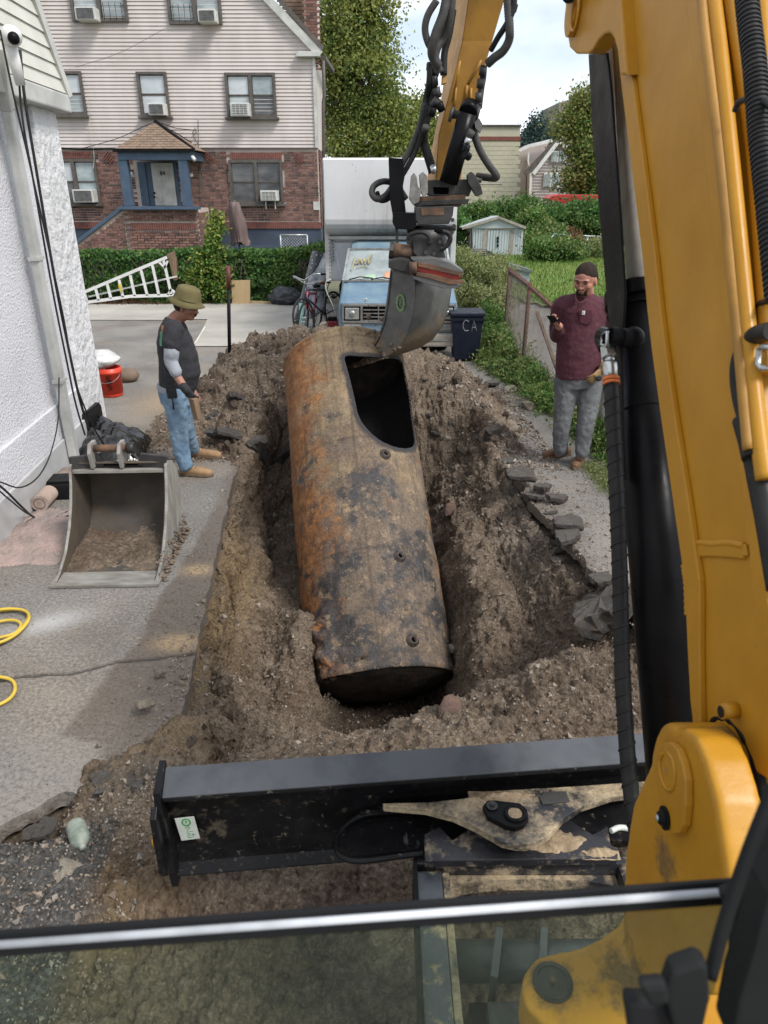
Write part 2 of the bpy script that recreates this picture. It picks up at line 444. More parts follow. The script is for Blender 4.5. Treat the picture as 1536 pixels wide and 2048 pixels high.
def soil_h(x, y):
    wx = x + .17*fbm(x, y, 1.9, 3, 5)+.05*fbm(x, y, 9, 3, 6); wy = y + .10*fbm(x, y, 2.0, 3, 8)
    xl = np.interp(wy, yl, xl_); xr = np.interp(wy, yr, xr_)
    k = 1+.0*x
    # left wall: steep with a ledge; right wall: broader slope
    dl = wx-xl-.02
    fl = .55*sstep(dl/.12)+.45*sstep((dl-.14)/.30)
    dr = xr-wx
    fr = .22*sstep(dr/.12)+.30*sstep((dr-.14)/.30)+.32*sstep((dr-.42)/.40)
    fn = sstep((wy-YN-.05+.35*np.clip(.2-x, -1, 1))/1.75); ff = .45*sstep((YF-wy)/.5)+.55*sstep((YF-wy)/1.2)
    fl = np.where(dl > 0, fl, 0); fr = np.where(dr > 0, fr, 0)
    f = np.minimum(np.minimum(fl, fr), np.minimum(fn, ff))
    depth = 1.08 + .12*fbm(x, y, 1.2, 2, 3)
    h = -depth*f
    # pit under the near end of the tank
    pit = sstep(1.25-np.abs((x-.05)/.60)**2.2)*sstep(1.3-np.abs((y-4.62)/.85)**2.2)
    h = h - .66*pit*sstep(f*1.6)
    # clumpy heap on the right near side, bench on the near left
    h = h + gauss(x, y, 1.15, 3.35, .34, .30, .34)*sstep(f*2.5) + gauss(x, y, .78, 4.6, .18, .35, .22) + gauss(x, y, -.68, 3.4, .22, .4, .18)
    # soil piled against the tank's lower left flank
    h = h + gauss(x, y, -.62, 4.6, .12, .28, .26)+gauss(x, y, .72, 5.6, .16, .5, .25)
    m = mound(x, y)
    inside = sstep(f*4)
    base = -.16+0*x
    near = sstep((2.62+.12*fbm(x, y, 4, 3, 21)-y-.25*np.clip(x+.9, -.5, .2))/.25)*sstep((x+1.5+.15*fbm(x, y, 5, 3, 23))/.15)
    near = np.maximum(near, sstep((2.15-y+.1*fbm(x, y, 5, 2, 29))/.15))
    near = np.maximum(near, gauss(x, y, -.98, 2.62, .22, .20, 1.0))
    base = base + .15*np.clip(near, 0, 1) + near*.03*fbm(x, y, 5, 4, 31)
    base = base + gauss(x, y, -.85, 2.45, .26, .22, .14)+gauss(x, y, -.75, 1.9, .45, .2, .05)
    out = np.where(m > .02, np.maximum(base, -.16+m*1.25), base)
    return out*(1-inside) + (h+m*.8)*inside, f, m

TA = PD(779, 1335, 5.2); TB = PD(694, 652, 6.6)
TR, ax = .60, (TB-TA).normalized()
view = (ray(735, 1000)).normalized()
nn = Vector((0, 0, 1)) - ax*ax.z; nn.normalize()
sd = ax.cross(nn)*-1   # towards +X
if sd.x < 0: sd = -sd
TL = (TB-TA).length; TC = TA-nn*TR      # axis origin at the near end
def build_soil():
    ys = np.concatenate([np.arange(.7, 5.2, .0125), np.arange(5.2, 7.6, .017), np.arange(7.6, 10.8, .028)])
    NX = 380; S = np.linspace(0, 1, NX); X = np.zeros((len(ys), NX)); fx = np.linspace(-3.0, 2.1, 900)
    for i, y in enumerate(ys):
        a = np.interp(y, yl, xl_); b = np.interp(y, yr, xr_)
        d = 1+3.2*np.exp(-((fx-a-.08)/.15)**2)+1.1*np.exp(-((fx-b+.15)/.3)**2)
        d = d*np.where((fx > -1.9) & (fx < 1.8), 1, .45)
        cdf = np.cumsum(d); cdf = (cdf-cdf[0])/(cdf[-1]-cdf[0]); X[i] = np.interp(S, cdf, fx)
    Y = np.repeat(ys[:, None], NX, 1)
    H, f, m = soil_h(X, Y)
    # normals by finite difference
    e = .03; H1, _, _ = soil_h(X+e, Y); H2, _, _ = soil_h(X, Y+e)
    nx = -(H1-H)/e; ny = -(H2-H)/e; L = np.sqrt(nx*nx+ny*ny+1); nx /= L; ny /= L; nz = 1/L
    asph = (H < -.12) & (m < .05) & (f < .02)
    act = np.where(asph, .15, 1.0)
    c1, _ = cells(X+H*.7, Y+H*.5, 7, 3); c2, _ = cells(X+H*.7, Y-H*.6, 19, 5)
    d = .065*fbm3(X, Y, H, 3.2, 3, 1) + .042*fbm3(X, Y, H, 10, 4, 4, .62, True) + .034*(.5-c1) + .030*(.5-c2) + .024*(.45-cells(X+H*.5, Y+H*.6, 34, 7)[0]) + .018*fbm3(X, Y, H, 38, 3, 9, .7)
    rough = np.clip(m*2.2, 0, 1); c3, _ = cells(X, Y, 4.5, 15); d = d + rough*(.09*(.5-c3)+.05*fbm3(X, Y, H, 7, 4, 14, .6, True))
    # vertical scoring on the walls left by the digging teeth
    steep = np.clip(1-nz*1.3, 0, 1); d = d + steep*.035*fbm3(X*3, Y*2.0, H*.35, 3.0, 3, 41)
    d = d*act
    V = np.stack([X+nx*d, Y+ny*d, H+nz*d], -1)
    # nothing of the soil may stand inside the tank
    for it in range(3):
        rel = V-np.array(tuple(TC)); al = rel@np.array(tuple(ax)); rad = rel-al[..., None]*np.array(tuple(ax)); rr = np.linalg.norm(rad, axis=-1)
        ins = (rr < TR-.01) & (al > -.05) & (al < TL+.02); sn_ = rad@np.array(tuple(sd)); low = -np.sqrt(np.clip((TR+.02)**2-sn_**2, 0, 9)); cur = rad@np.array(tuple(nn))
        V[..., 2] = np.where(ins, V[..., 2]-(cur-low)/max(nn.z, .3), V[..., 2])
    ny_, nx_ = X.shape
    idx = np.arange(ny_*nx_).reshape(ny_, nx_)
    Fq = np.stack([idx[:-1, :-1], idx[:-1, 1:], idx[1:, 1:], idx[1:, :-1]], -1).reshape(-1, 4)
    tan = np.exp(-((X+1.17)/.17)**2)*sstep((6.0-Y)/.8)*sstep((Y-2.9)/.4)*sstep((H+1.0)/.5)
    tan = np.maximum(tan, .55*gauss(X, Y, -.98, 2.5, .25, .3, 1)); tan = np.maximum(tan, .9*gauss(X, Y, -1.02, 1.75, .16, .2, 1))
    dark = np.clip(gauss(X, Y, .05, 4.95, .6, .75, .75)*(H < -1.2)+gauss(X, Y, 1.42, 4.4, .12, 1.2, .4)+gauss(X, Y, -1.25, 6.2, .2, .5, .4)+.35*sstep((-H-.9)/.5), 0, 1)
    grit = np.clip(sstep((-1.02-X+.12*fbm(X, Y, 6, 3, 51))/.15)*sstep((2.25-Y)/.15) + gauss(X, Y, -1.0, 2.35, .16, .1, .7) + .5*gauss(X, Y, 1.35, 5.6, .2, .6, 1), 0, 1)
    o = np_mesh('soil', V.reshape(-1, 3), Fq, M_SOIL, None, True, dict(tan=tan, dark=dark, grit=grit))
    prop(o, kind='structure')
    return X, Y, V
SX, SY, SV = build_soil()
def ground_z(x, y):
    j = np.argmin((SV[..., 0]-x)**2+(SV[..., 1]-y)**2); return float(SV.reshape(-1, 3)[j, 2])

# =================================================================== ASPHALT
def inpoly(px, py, poly):
    r = np.zeros(px.shape, bool); n = len(poly)
    for i in range(n):
        x1, y1 = poly[i]; x2, y2 = poly[(i+1) % n]
        c = ((y1 > py) != (y2 > py)) & (px < (x2-x1)*(py-y1)/(y2-y1+1e-12)+x1); r ^= c
    return r
def polydist(px, py, poly, closed=True):
    d = np.full(px.shape, 1e9); n = len(poly)
    for i in range(n if closed else n-1):
        a = np.array(poly[i]); b = np.array(poly[(i+1) % n]); e = b-a; L = (e*e).sum()+1e-12
        t = np.clip(((px-a[0])*e[0]+(py-a[1])*e[1])/L, 0, 1)
        d = np.minimum(d, np.hypot(px-a[0]-t*e[0], py-a[1]-t*e[1]))
    return d
def build_asphalt():
    xs = np.concatenate([[-14, -10, -7, -5, -4.2], np.arange(-3.6, -1.8, .04), np.arange(-1.8, 2.0, .019), np.arange(2.0, 2.8, .05), [3.2, 4, 6, 9, 14]])
    ys = np.concatenate([[-6, -3, -1, 0, .6], np.arange(.9, 5.6, .019), np.arange(5.6, 10.4, .035), [11, 12, 13, 14, 15, 16, 16.9]])
    X, Y = np.meshgrid(xs, ys)
    xc = (X[:-1, :-1]+X[1:, 1:])/2; yc = (Y[:-1, :-1]+Y[1:, 1:])/2
    w = .02*fbm(xc, yc, 7, 4, 61)+.012*fbm(xc, yc, 25, 2, 62); wb = .09*fbm(xc, yc, 4.5, 4, 63)
    xl = np.interp(yc, yl, xl_)+w; xr = np.interp(yc, yr, xr_)+wb+.04
    cut = (xc > xl) & (xc < xr) & (yc > 2.3) & (yc < 7.4)
    # broken foreground edge
    ed = [(-.9, 2.95), (-1.0, 2.62), (-1.02, 2.42), (-1.10, 2.31), (-1.30, 2.34), (-1.43, 2.36), (-1.52, 2.26), (-1.62, 2.17), (-1.9, 2.12), (-6, 2.1), (-6, .0), (6, 0), (6, 2.95), (1.45, 2.95)]
    cut |= inpoly(xc+.5*w+.35*wb, yc+.6*w+.35*wb, ed)
    keep = ~cut
    Z = .006*fbm(X, Y, 1.1, 3, 71)+.0025*fbm(X, Y, 9, 3, 72)
    ny_, nx_ = X.shape; idx = np.arange(ny_*nx_).reshape(ny_, nx_)
    quads = np.stack([idx[:-1, :-1], idx[:-1, 1:], idx[1:, 1:], idx[1:, :-1]], -1)[keep]
    V = np.stack([X, Y, Z], -1).reshape(-1, 3)
    kp = np.pad(keep, 1, constant_values=True); sides = []
    for (dy, dx, a, b) in ((-1, 0, (0, 0), (0, 1)), (1, 0, (1, 1), (1, 0)), (0, -1, (1, 0), (0, 0)), (0, 1, (0, 1), (1, 1))):
        nb = kp[1+dy:kp.shape[0]-1+dy, 1+dx:kp.shape[1]-1+dx]
        I, J = np.where(keep & ~nb)
        sides.append(np.stack([idx[I+a[0], J+a[1]], idx[I+b[0], J+b[1]]], -1))
    s = np.concatenate(sides); n0 = len(V)
    for it in range(4):
        acc = np.zeros((n0, 2)); cn = np.zeros(n0)
        for a_, b_ in ((0, 1), (1, 0)): np.add.at(acc, s[:, a_], V[s[:, b_], :2]); np.add.at(cn, s[:, a_], 1)
        k = cn > 1; V[k, :2] = .4*V[k, :2]+.6*acc[k]/cn[k, None]
    Vb = V.copy(); Vb[:, 2] -= .085+.02*fbm(V[:, 0], V[:, 1], 20, 2, 77)
    Vb[:, 0] += .012*fbm(V[:, 0], V[:, 1], 7, 2, 78)
    sq = np.stack([s[:, 1], s[:, 0], s[:, 0]+n0, s[:, 1]+n0], -1)
    V2 = np.concatenate([V, Vb]); Q = np.concatenate([quads, sq])
    used = np.unique(Q); mp = np.zeros(len(V2), int); mp[used] = np.arange(len(used)); V2 = V2[used]; Q = mp[Q]
    px, py = V2[:, 0], V2[:, 1]
    dampoly = [tuple(PZ(*p)[:2]) for p in [(470, 1010), (430, 1010), (350, 1150), (322, 1180), (292, 1235), (268, 1290), (215, 1340), (165, 1410), (108, 1475), (180, 1490), (200, 1540), (220, 1600), (420, 1600), (480, 1300)]]
    wxp = px+.03*fbm(px, py, 8, 4, 81); wyp = py+.03*fbm(px, py, 8, 4, 82)
    ins = inpoly(wxp, wyp, dampoly); dd = polydist(wxp, wyp, dampoly)
    damp = np.where(ins, np.clip(dd/.03, 0, 1), 0)*.85
    edge = np.clip(1-np.abs(px-np.interp(py, yl, xl_))/.14, 0, 1)*(py > 2.6)*(py < 7)
    damp = np.maximum(damp, edge*.9); damp = np.maximum(damp, .8*np.clip(mound(px, py)*4, 0, 1))
    dr = np.clip(1-(px-np.interp(py, yr, xr_))/.35, 0, 1)*(px > 0)*(py < 7.5)*(py > 3); damp = np.maximum(damp, dr*.75)
    side = (V2[:, 2] < -.03); damp = np.where(side, 1, damp)
    sand = gauss(px, py, *PZ(395, 1140)[:2], .07, .05, 1)+gauss(px, py, *PZ(355, 1285)[:2], .10, .06, 1)+gauss(px, py, *PZ(330, 800)[:2], .25, .5, .6)+gauss(px, py, *PZ(360, 1590)[:2], .1, .1, .8)
    sand = np.clip(sand*1.4, 0, 1)
    jl = [tuple(PZ(*p)[:2]) for p in [(-60, 1368), (60, 1350), (150, 1345), (230, 1325), (300, 1318), (395, 1305)]]
    jd = polydist(px+.01*fbm(px, py, 12, 3, 90), py+.012*fbm(px, py, 14, 3, 91), jl, False); joint = np.clip(1.5-jd/.012, 0, 1)*.8
    V2[:, 2] -= joint*.012*(~side)
    grit = gauss(px, py, *PZ(0, 1700)[:2], .5, .35, .8)+gauss(px, py, 1.7, 5.0, .3, 1.2, .7)+gauss(px, py, -1.5, 2.4, .2, .2, .8)
    white = gauss(px, py, *PZ(100, 1245)[:2], .16, .07, 1.0, .5)+gauss(px, py, *PZ(230, 715)[:2], .15, .1, .8)+gauss(px, py, *PZ(290, 658)[:2], .5, .1, .5)
    o = np_mesh('driveway', V2, Q, M_ASPH, None, False, dict(damp=damp, sand=sand, joint=joint, grit=np.clip(grit, 0, 1), white=np.clip(white, 0, 1)))
    prop(o, kind='structure')
build_asphalt()

def sheet(name, pts, z, mat, sub=1, thick=0):
    m = MB()
    if thick: m.extr([(p[0], p[1], z-thick) for p in pts], (0, 0, thick))
    else: m.add([(p[0], p[1], z) for p in pts], [list(range(len(pts)))])
    return m.build(name, mat, kind='structure')
# big ground sheet with an opening over the worked area
g = MB(); B = 600
xa, xb, ya, yb = -2.95, 2.05, .75, 10.7
g.add([(-B, -B, -.03), (B, -B, -.03), (B, ya, -.03), (-B, ya, -.03)], [(0, 1, 2, 3)])
g.add([(-B, yb, -.03), (B, yb, -.03), (B, B, -.03), (-B, B, -.03)], [(0, 1, 2, 3)])
g.add([(-B, ya, -.03), (xa, ya, -.03), (xa, yb, -.03), (-B, yb, -.03)], [(0, 1, 2, 3)])
g.add([(xb, ya, -.03), (B, ya, -.03), (B, yb, -.03), (xb, yb, -.03)], [(0, 1, 2, 3)])
g.build('ground', M_EARTH, kind='structure')
# concrete strip in front of the hedge and the concrete apron that reaches forward from it
z0 = .012
for nm, pl in (('concrete_strip', [(165, 641), (352, 641), (352, 608), (160, 608)]), ('concrete_apron', [(388, 694), (640, 694), (640, 606), (353, 606), (353, 640), (415, 640)])):
    sheet(nm, [PZ(a, b) for a, b in pl], z0 if nm[9] == 's' else z0+.004, M_CONC)
# bright seam line on the apron
mseam = simple('pale_line', (.6, .58, .5), .9)
sheet('joint_line', [PZ(a, b) for a, b in [(388, 690), (391, 690), (412, 655), (409, 655)]], z0+.009, mseam)

def ppoly(pts): return [tuple(PZ(a, b)[:2]) for a, b in pts]
# lawn behind the chain link fence
def grid_patch(poly, step, z, mat, name, bumpy=.04):
    xs = [p[0] for p in poly]; ys2 = [p[1] for p in poly]
    X, Y = np.meshgrid(np.arange(min(xs), max(xs), step), np.arange(min(ys2), max(ys2), step))
    xc = (X[:-1, :-1]+X[1:, 1:])/2; yc = (Y[:-1, :-1]+Y[1:, 1:])/2
    keep = inpoly(xc+.3*fbm(xc, yc, .9, 3, 3), yc+.3*fbm(xc, yc, .8, 3, 4), poly)
    idx = np.arange(X.size).reshape(X.shape)
    Q = np.stack([idx[:-1, :-1], idx[:-1, 1:], idx[1:, 1:], idx[1:, :-1]], -1)[keep]
    Z = z+bumpy*fbm(X, Y, .5, 3, 9)
    return prop(np_mesh(name, np.stack([X, Y, Z], -1).reshape(-1, 3), Q, mat, None, True), kind='structure')
LAWN = [(2.3, 19.5), (3.1, 17.5), (4.0, 15.2), (5.2, 13.5), (12, 11), (30, 12), (30, 34), (0, 34), (1.5, 24)]
grid_patch(LAWN, .25, .05, M_GRASS, 'lawn')

# =================================================================== THE TANK
def cyl_hit(px, py):
    o = Vector((0, 0, CZ))-TC; d = ray(px, py)
    o2 = o-ax*o.dot(ax); d2 = d-ax*d.dot(ax)
    a = d2.dot(d2); b = 2*o2.dot(d2); c = o2.dot(o2)-TR*TR; q = b*b-4*a*c
    if q < 0: q = 0
    t = (-b-math.sqrt(q))/(2*a); p = o+d*t
    return math.atan2(p.dot(sd), p.dot(nn)), p.dot(ax)
def m_tank():
    t = NT('rusty_tank'); u, v = t.attr('tu'), t.attr('tv')
    f = t.noise(70, 4, .75); md = t.noise(11, 6, .7); bg = t.noise(2.6, 6, .68)
    c = t.ramp(bg, [(.3, (.13, .090, .058)), (.5, (.22, .160, .098)), (.7, (.31, .235, .145))])
    # grey mill scale / damp soil in the lower half
    lowm = t.math('SUBTRACT', 1.0, v)
    g1 = t.math('ADD', t.math('MULTIPLY', lowm, .60), t.math('MULTIPLY', t.noise(3.5, 5, .7, t.mapping(loc=(2, 7, 1))), 1.0))
    c = t.mix(t.ramp(g1, [(.62, 0), (.82, .85)]), c, t.ramp(md, [(.3, (.085, .068, .055)), (.7, (.17, .13, .10))]))
    # orange rust, strongest on the left flank
    lf = t.ramp(u, [(.0, .30), (.22, .27), (.40, .03), (.75, .0), (.9, .14), (1, .16)])
    r1 = t.math('ADD', t.math('ADD', lf, t.noise(4.2, 7, .75, t.mapping(loc=(0, 3, 5), scale=(1, 1, .75)))), 0.0)
    rm = t.ramp(r1, [(.60, 0), (.74, .9)])
    c = t.mix(rm, c, t.ramp(md, [(.28, (.12, .054, .026)), (.5, (.26, .11, .038)), (.72, (.40, .185, .060))]))
    # black tar and burnt patches
    k1 = t.math('ADD', t.math('MULTIPLY', lowm, .15), t.noise(3.1, 7, .72, t.mapping(loc=(8, 1, 3))))
    c = t.mix(t.ramp(k1, [(.60, 0), (.68, .92)]), c, t.ramp(md, [(.3, (.018, .019, .022)), (.7, (.055, .055, .058))]))
    # clinging dry soil streaks
    s1 = t.noise(9, 6, .8, t.mapping(loc=(1, 1, 8))); c = t.mix(t.ramp(s1, [(.56, 0), (.64, .8)]), c, (.30, .215, .13))
    ww = t.noise(16, 3, .9, t.mapping(loc=(4, 4, 4))); c = t.mix(t.ramp(ww, [(.70, 0), (.74, .5)]), c, (.42, .40, .36))
    c = t.mix(1, c, t.ramp(f, [(.28, .5), (.5, 1), (.72, 1.45)]), 'MULTIPLY')
    c = t.mix(.6, c, t.mix(1, c, t.ramp(t.noise(28, 5, .8), [(.3, .55), (.5, 1), (.7, 1.35)]), 'MULTIPLY'))
    cv = t.n('ShaderNodeCombineXYZ'); t.l(t.math('MULTIPLY', u, 38), cv.inputs[0]); t.l(t.math('MULTIPLY', v, 5), cv.inputs[1]); st_ = t.noise(1.0, 5, .7, cv.outputs[0])
    c = t.mix(t.ramp(st_, [(.52, 0), (.68, .55)]), c, (.06, .045, .035)); c = t.mix(t.ramp(st_, [(.30, .35), (.40, 0)]), c, (.34, .26, .17))
    for s_ in (.62, .30, .035, .97): c = t.mix(t.ramp(t.math('ABSOLUTE', t.math('SUBTRACT', v, s_)), [(.0015, .35), (.006, 0)]), c, (.04, .028, .02))
    c = t.mix(t.ramp(t.math('ABSOLUTE', t.math('SUBTRACT', u, .47)), [(.002, .5), (.006, 0)]), c, (.07, .05, .035))
    cut = t.attr('cut'); cm = t.ramp(t.math('ADD', cut, t.math('MULTIPLY', t.noise(12, 4, .7), .05)), [(.055, 1), (.085, 0)])
    c = t.mix(cm, c, (.045, .042, .042)); bb = t.attr('inner'); c = t.mix(bb, c, (.02, .018, .017))
    nb = t.bump(f, .7, .006); nb = t.bump(md, .55, .012, nb); nb = t.bump(t.noise(30, 5, .75), .6, .008, nb)
    t.set(col=c, rough=t.ramp(k1, [(.58, .88), (.7, .55)]), normal=nb, spec=.3); return t.m
M_TANK = m_tank()
tank = thing('steel_oil_tank', 'big rusty cylindrical steel tank tilted out of the trench with a hole cut in it', 'tank', tuple(TC))
def build_tank():
    poly = [(687, 712), (700, 709), (725, 712), (765, 716), (805, 722), (812, 745), (818, 775), (826, 820), (831, 860), (832, 884), (826, 895), (805, 898), (775, 890), (750, 876), (730, 856), (716, 832), (711, 805), (703, 770), (694, 735)]
    H = [(TR*a, b) for a, b in (cyl_hit(*p) for p in poly)]
    # smooth the outline
    Hs = []
    for i in range(len(H)):
        a, b = Vector(H[i]), Vector(H[(i+1) % len(H)]); Hs += [a*.75+b*.25, a*.25+b*.75]
    H = [tuple(p) for p in Hs]
    NU, NV = 400, 330
    U = np.linspace(-pi, pi, NU, endpoint=False)*TR; Vv = np.linspace(0, TL, NV)
    uu, vv = np.meshgrid(U, Vv)
    d = polydist(uu, vv, H); ins = inpoly(uu, vv, H)
    # snap nearest vertices to the outline
    cell = max(TL/NV, 2*pi*TR/NU)*.75
    su, sv = uu.copy(), vv.copy(); near = d < cell
    best = np.full(uu.shape, 1e9)
    for i in range(len(H)):
        a = np.array(H[i]); b = np.array(H[(i+1) % len(H)]); e = b-a; L = (e*e).sum()
        t = np.clip(((uu-a[0])*e[0]+(vv-a[1])*e[1])/L, 0, 1); qx = a[0]+t*e[0]; qy = a[1]+t*e[1]; dd = np.hypot(uu-qx, vv-qy)
        m = (dd < best) & near; su = np.where(m, qx, su); sv = np.where(m, qy, sv); best = np.where(m, dd, best)
    bung = [cyl_hit(*p) for p in ((770, 909), (799, 1113), (825, 1281))]
    th = su/TR
    r = TR + .013*fbm(su*1.0, sv, 2.2, 3, 5) - .012*np.exp(-((su-.1)**2+(sv-1.3)**2)/.05) + .004*fbm(su, sv, 14, 3, 6)
    for s0 in (TL*.62, TL*.30): r = r + .0022*np.exp(-((sv-s0)/.012)**2)
    r = r + .012*np.exp(-((sv-.03)/.022)**2) + .010*np.exp(-((sv-TL+.03)/.022)**2)
    # caked soil lumps near the bottom left and centre
    for (px, py, s, h) in ((650, 1310, .10, .10), (638, 1260, .09, .09), (668, 1345, .11, .08), (655, 1230, .06, .05), (805, 1190, .035, .02), (812, 1215, .03, .022), (760, 1050, .2, .006)):
        a, b = cyl_hit(px, py); r = r + h*np.exp(-(((su-a*TR)/s)**2+((sv-b)/(s*1.1))**2))*(.75+.5*fbm(su, sv, 18, 3, 8))
    P = np.stack([TC[k]+sv*ax[k]+r*(np.sin(th)*sd[k]+np.cos(th)*nn[k]) for k in range(3)], -1)
    idx = np.arange(NU*NV).reshape(NV, NU); i2 = np.roll(idx, -1, 1)
    # a face is removed when its centre lies inside the outline
    uc = uu[:-1]+pi*TR/NU; vc = (vv[:-1]+vv[1:])/2
    snapc = ins[:-1] & ins[1:] & np.roll(ins, -1, 1)[:-1] & np.roll(ins, -1, 1)[1:]
    anyin = ((ins & ~near)[:-1] | (ins & ~near)[1:] | np.roll(ins & ~near, -1, 1)[:-1] | np.roll(ins & ~near, -1, 1)[1:])
    rem = snapc | anyin
    Q = np.stack([idx[:-1], i2[:-1], i2[1:], idx[1:]], -1)[~rem]
    cutd = np.where(ins, 0, polydist(su, sv, H)*1.0); tu = (th+1.6)/3.2; tu = np.clip(tu, 0, 1); tv = sv/TL
    Pi = np.stack([TC[k]+sv*ax[k]+(r-.016)*(np.sin(th)*sd[k]+np.cos(th)*nn[k]) for k in range(3)], -1)
    n0 = NU*NV; Qi = Q[:, ::-1]+n0
    # rim faces between outer and inner skin
    from collections import Counter
    E1 = np.concatenate([Q[:, [0, 1]], Q[:, [1, 2]], Q[:, [2, 3]], Q[:, [3, 0]]]); key = np.sort(E1, 1); kk = key[:, 0].astype(np.int64)*n0+key[:, 1]
    un, first, cnt = np.unique(kk, return_index=True, return_counts=True); be = E1[first[cnt == 1]]
    Qr = np.stack([be[:, 1], be[:, 0], be[:, 0]+n0, be[:, 1]+n0], -1)
    V = np.concatenate([P.reshape(-1, 3), Pi.reshape(-1, 3)]); inner = np.concatenate([np.zeros(n0), np.ones(n0)])
    o = np_mesh('tank_shell', V, np.concatenate([Q, Qi, Qr]), M_TANK, tank, True, dict(tu=np.tile(tu.ravel(), 2), tv=np.tile(tv.ravel(), 2), cut=np.tile(cutd.ravel(), 2), inner=inner))
    # end caps, dished
    for s0, sg in ((.0, -1), (TL, 1)):
        m = MB(); vs = [TC+ax*(s0+sg*.075)]; fs = []
        for i in range(1, 11):
            q = i/10; rr = (TR-.006)*q
            for k in range(64):
                a = 2*pi*k/64; rim = .0
                vs.append(TC+ax*(s0+sg*.075*(1-q*q)+(-sg*.004 if i == 10 else 0)+.006*(fbm(np.array([k*.3]), np.array([i*.7]), 1.5, 2, 4)[0]))+(sd*sin(a)+nn*cos(a))*rr)
        for k in range(64): fs.append((0, 1+k, 1+(k+1) % 64))
        for i in range(9):
            for k in range(64): a = 1+i*64+k; b = 1+i*64+(k+1) % 64; fs.append((a, b, b+64, a+64))
        m.add(vs, fs, True); m.build('end_cap', M_TANKCAP, tank)
    # threaded bungs
    for a, b in bung:
        n = sd*sin(a)+nn*cos(a); c = TC+ax*b+n*TR; m = MB()
        x = ax; y = n.cross(x); prof = [(.052, -.004), (.050, .012), (.036, .016), (.034, .030), (.024, .030), (.022, -.01), (.0, -.012)]
        S = 24; vs = [c+(x*cos(2*pi*k/S)+y*sin(2*pi*k/S))*p[0]+n*p[1] for p in prof for k in range(S)]
        fs = [(i*S+k, i*S+(k+1) % S, (i+1)*S+(k+1) % S, (i+1)*S+k) for i in range(len(prof)-1) for k in range(S)]
        m.add(vs, fs, True); q = m.build('pipe_bung', M_BUNG, tank)
        h = MB(); h.add([c+(x*cos(2*pi*k/S)+y*sin(2*pi*k/S))*.0215+n*.004 for k in range(S)], [list(range(S))]); h.build('bung_hole', M_BLACKHOLE, q)
M_TANKCAP = simple('tank_cap', (.055, .036, .024), .9, c2=(.010, .009, .008), scale=7, bump=.6, bscale=30, bdist=.01)
M_BUNG = simple('bung', (.12, .10, .09), .6, metal=.5, c2=(.05, .04, .035), scale=30)
M_BLACKHOLE = simple('bung_inside', (.004, .004, .004), 1, spec=0)
build_tank()

def rim_soil():
    m = MB(); rg = random.Random(8)
    for i in range(70):
        a = rg.gauss(-1.05, .3); s = rg.uniform(.012, .04); n = sd*sin(a)+nn*cos(a); m.ell(TC+n*(TR-rg.uniform(-.01, .03))+ax*rg.uniform(.0, .12), (s, s*.8, s*.4), Euler((rg.random()*6, rg.random()*6, 0)).to_matrix(), 7, 5)
    m.build('caked_soil', simple('tank_soil', (.13, .088, .055), .98, scale=9, c2=(.04, .028, .02)), tank, kind='stuff')
rim_soil()
# =================================================================== LOOSE CHUNKS AND STONES
def rock_mesh(name, seed, flat=1.0, pts=26, mat=None, bev=.03):
    rg = random.Random(seed); bm = bmesh.new()
    for i in range(pts):
        v = Vector((rg.gauss(0, 1), rg.gauss(0, 1), rg.gauss(0, 1))).normalized()
        v = Vector((v.x*(1+rg.uniform(-.2, .2)), v.y*(1+rg.uniform(-.2, .2)), v.z*(1+rg.uniform(-.2, .2)))); bm.verts.new((v.x*.5, v.y*.5, v.z*.5*flat))
    r = bmesh.ops.convex_hull(bm, input=bm.verts)
    bmesh.ops.delete(bm, geom=[v for v in bm.verts if not v.link_faces], context='VERTS')
    bmesh.ops.bevel(bm, geom=list(bm.edges), offset=bev, segments=1, affect='EDGES')
    me = bpy.data.meshes.new(name); bm.to_mesh(me); bm.free(); me.materials.append(mat); return me
def slab_mesh(name, seed, n=8, th=.16, mat=None):
    """irregular flat slab of broken pavement, unit size, rough crumbled sides"""
    rg = random.Random(seed); rad = [rg.uniform(.26, .60) for _ in range(n)]; ang = sorted(rg.uniform(0, 2*pi) for _ in range(n))
    ang = [2*pi*(i+rg.uniform(-.3, .3))/n for i in range(n)]
    P = [Vector((rad[i]*cos(ang[i]), rad[i]*sin(ang[i]))) for i in range(n)]; Q = []
    for i in range(n):
        a, b = P[i], P[(i+1) % n]
        for k in range(4): q = a.lerp(b, k/4); Q.append(q*(1+rg.uniform(-.09, .09)))
    N = len(Q); vs = []; fs = []
    for (z, s) in ((th/2, .90), (th/2-.02, .985), (-.02, 1.0), (-th/2, .9)):
        for q in Q: vs.append((q.x*s*(1+rg.uniform(-.07, .07)), q.y*s*(1+rg.uniform(-.07, .07)), z+rg.uniform(-.022, .022)))
    for k in range(3):
        for i in range(N): j = (i+1) % N; fs.append((k*N+i, (k)*N+j, (k+1)*N+j, (k+1)*N+i))
    c0 = len(vs); vs.append((0, 0, th/2+rg.uniform(0, .01))); vs.append((0, 0, -th/2))
    for i in range(N): j = (i+1) % N; fs.append((c0, i, j)); fs.append((c0+1, 3*N+j, 3*N+i))
    m = MB(); m.add(vs, fs)
    me = bpy.data.meshes.new(name); me.from_pydata([tuple(v) for v in m.v], [], m.f)
    bm = bmesh.new(); bm.from_mesh(me); bmesh.ops.recalc_face_normals(bm, faces=bm.faces); bm.to_mesh(me); bm.free(); me.materials.append(mat); return me
M_ROCK = simple('field_stone', (.30, .255, .20), .9, scale=3, c2=(.16, .13, .10), bump=.8, bscale=18, bdist=.03)
M_ROCKP = simple('pale_stone', (.40, .36, .29), .9, scale=3, c2=(.26, .22, .17), bump=.8, bscale=16, bdist=.03)
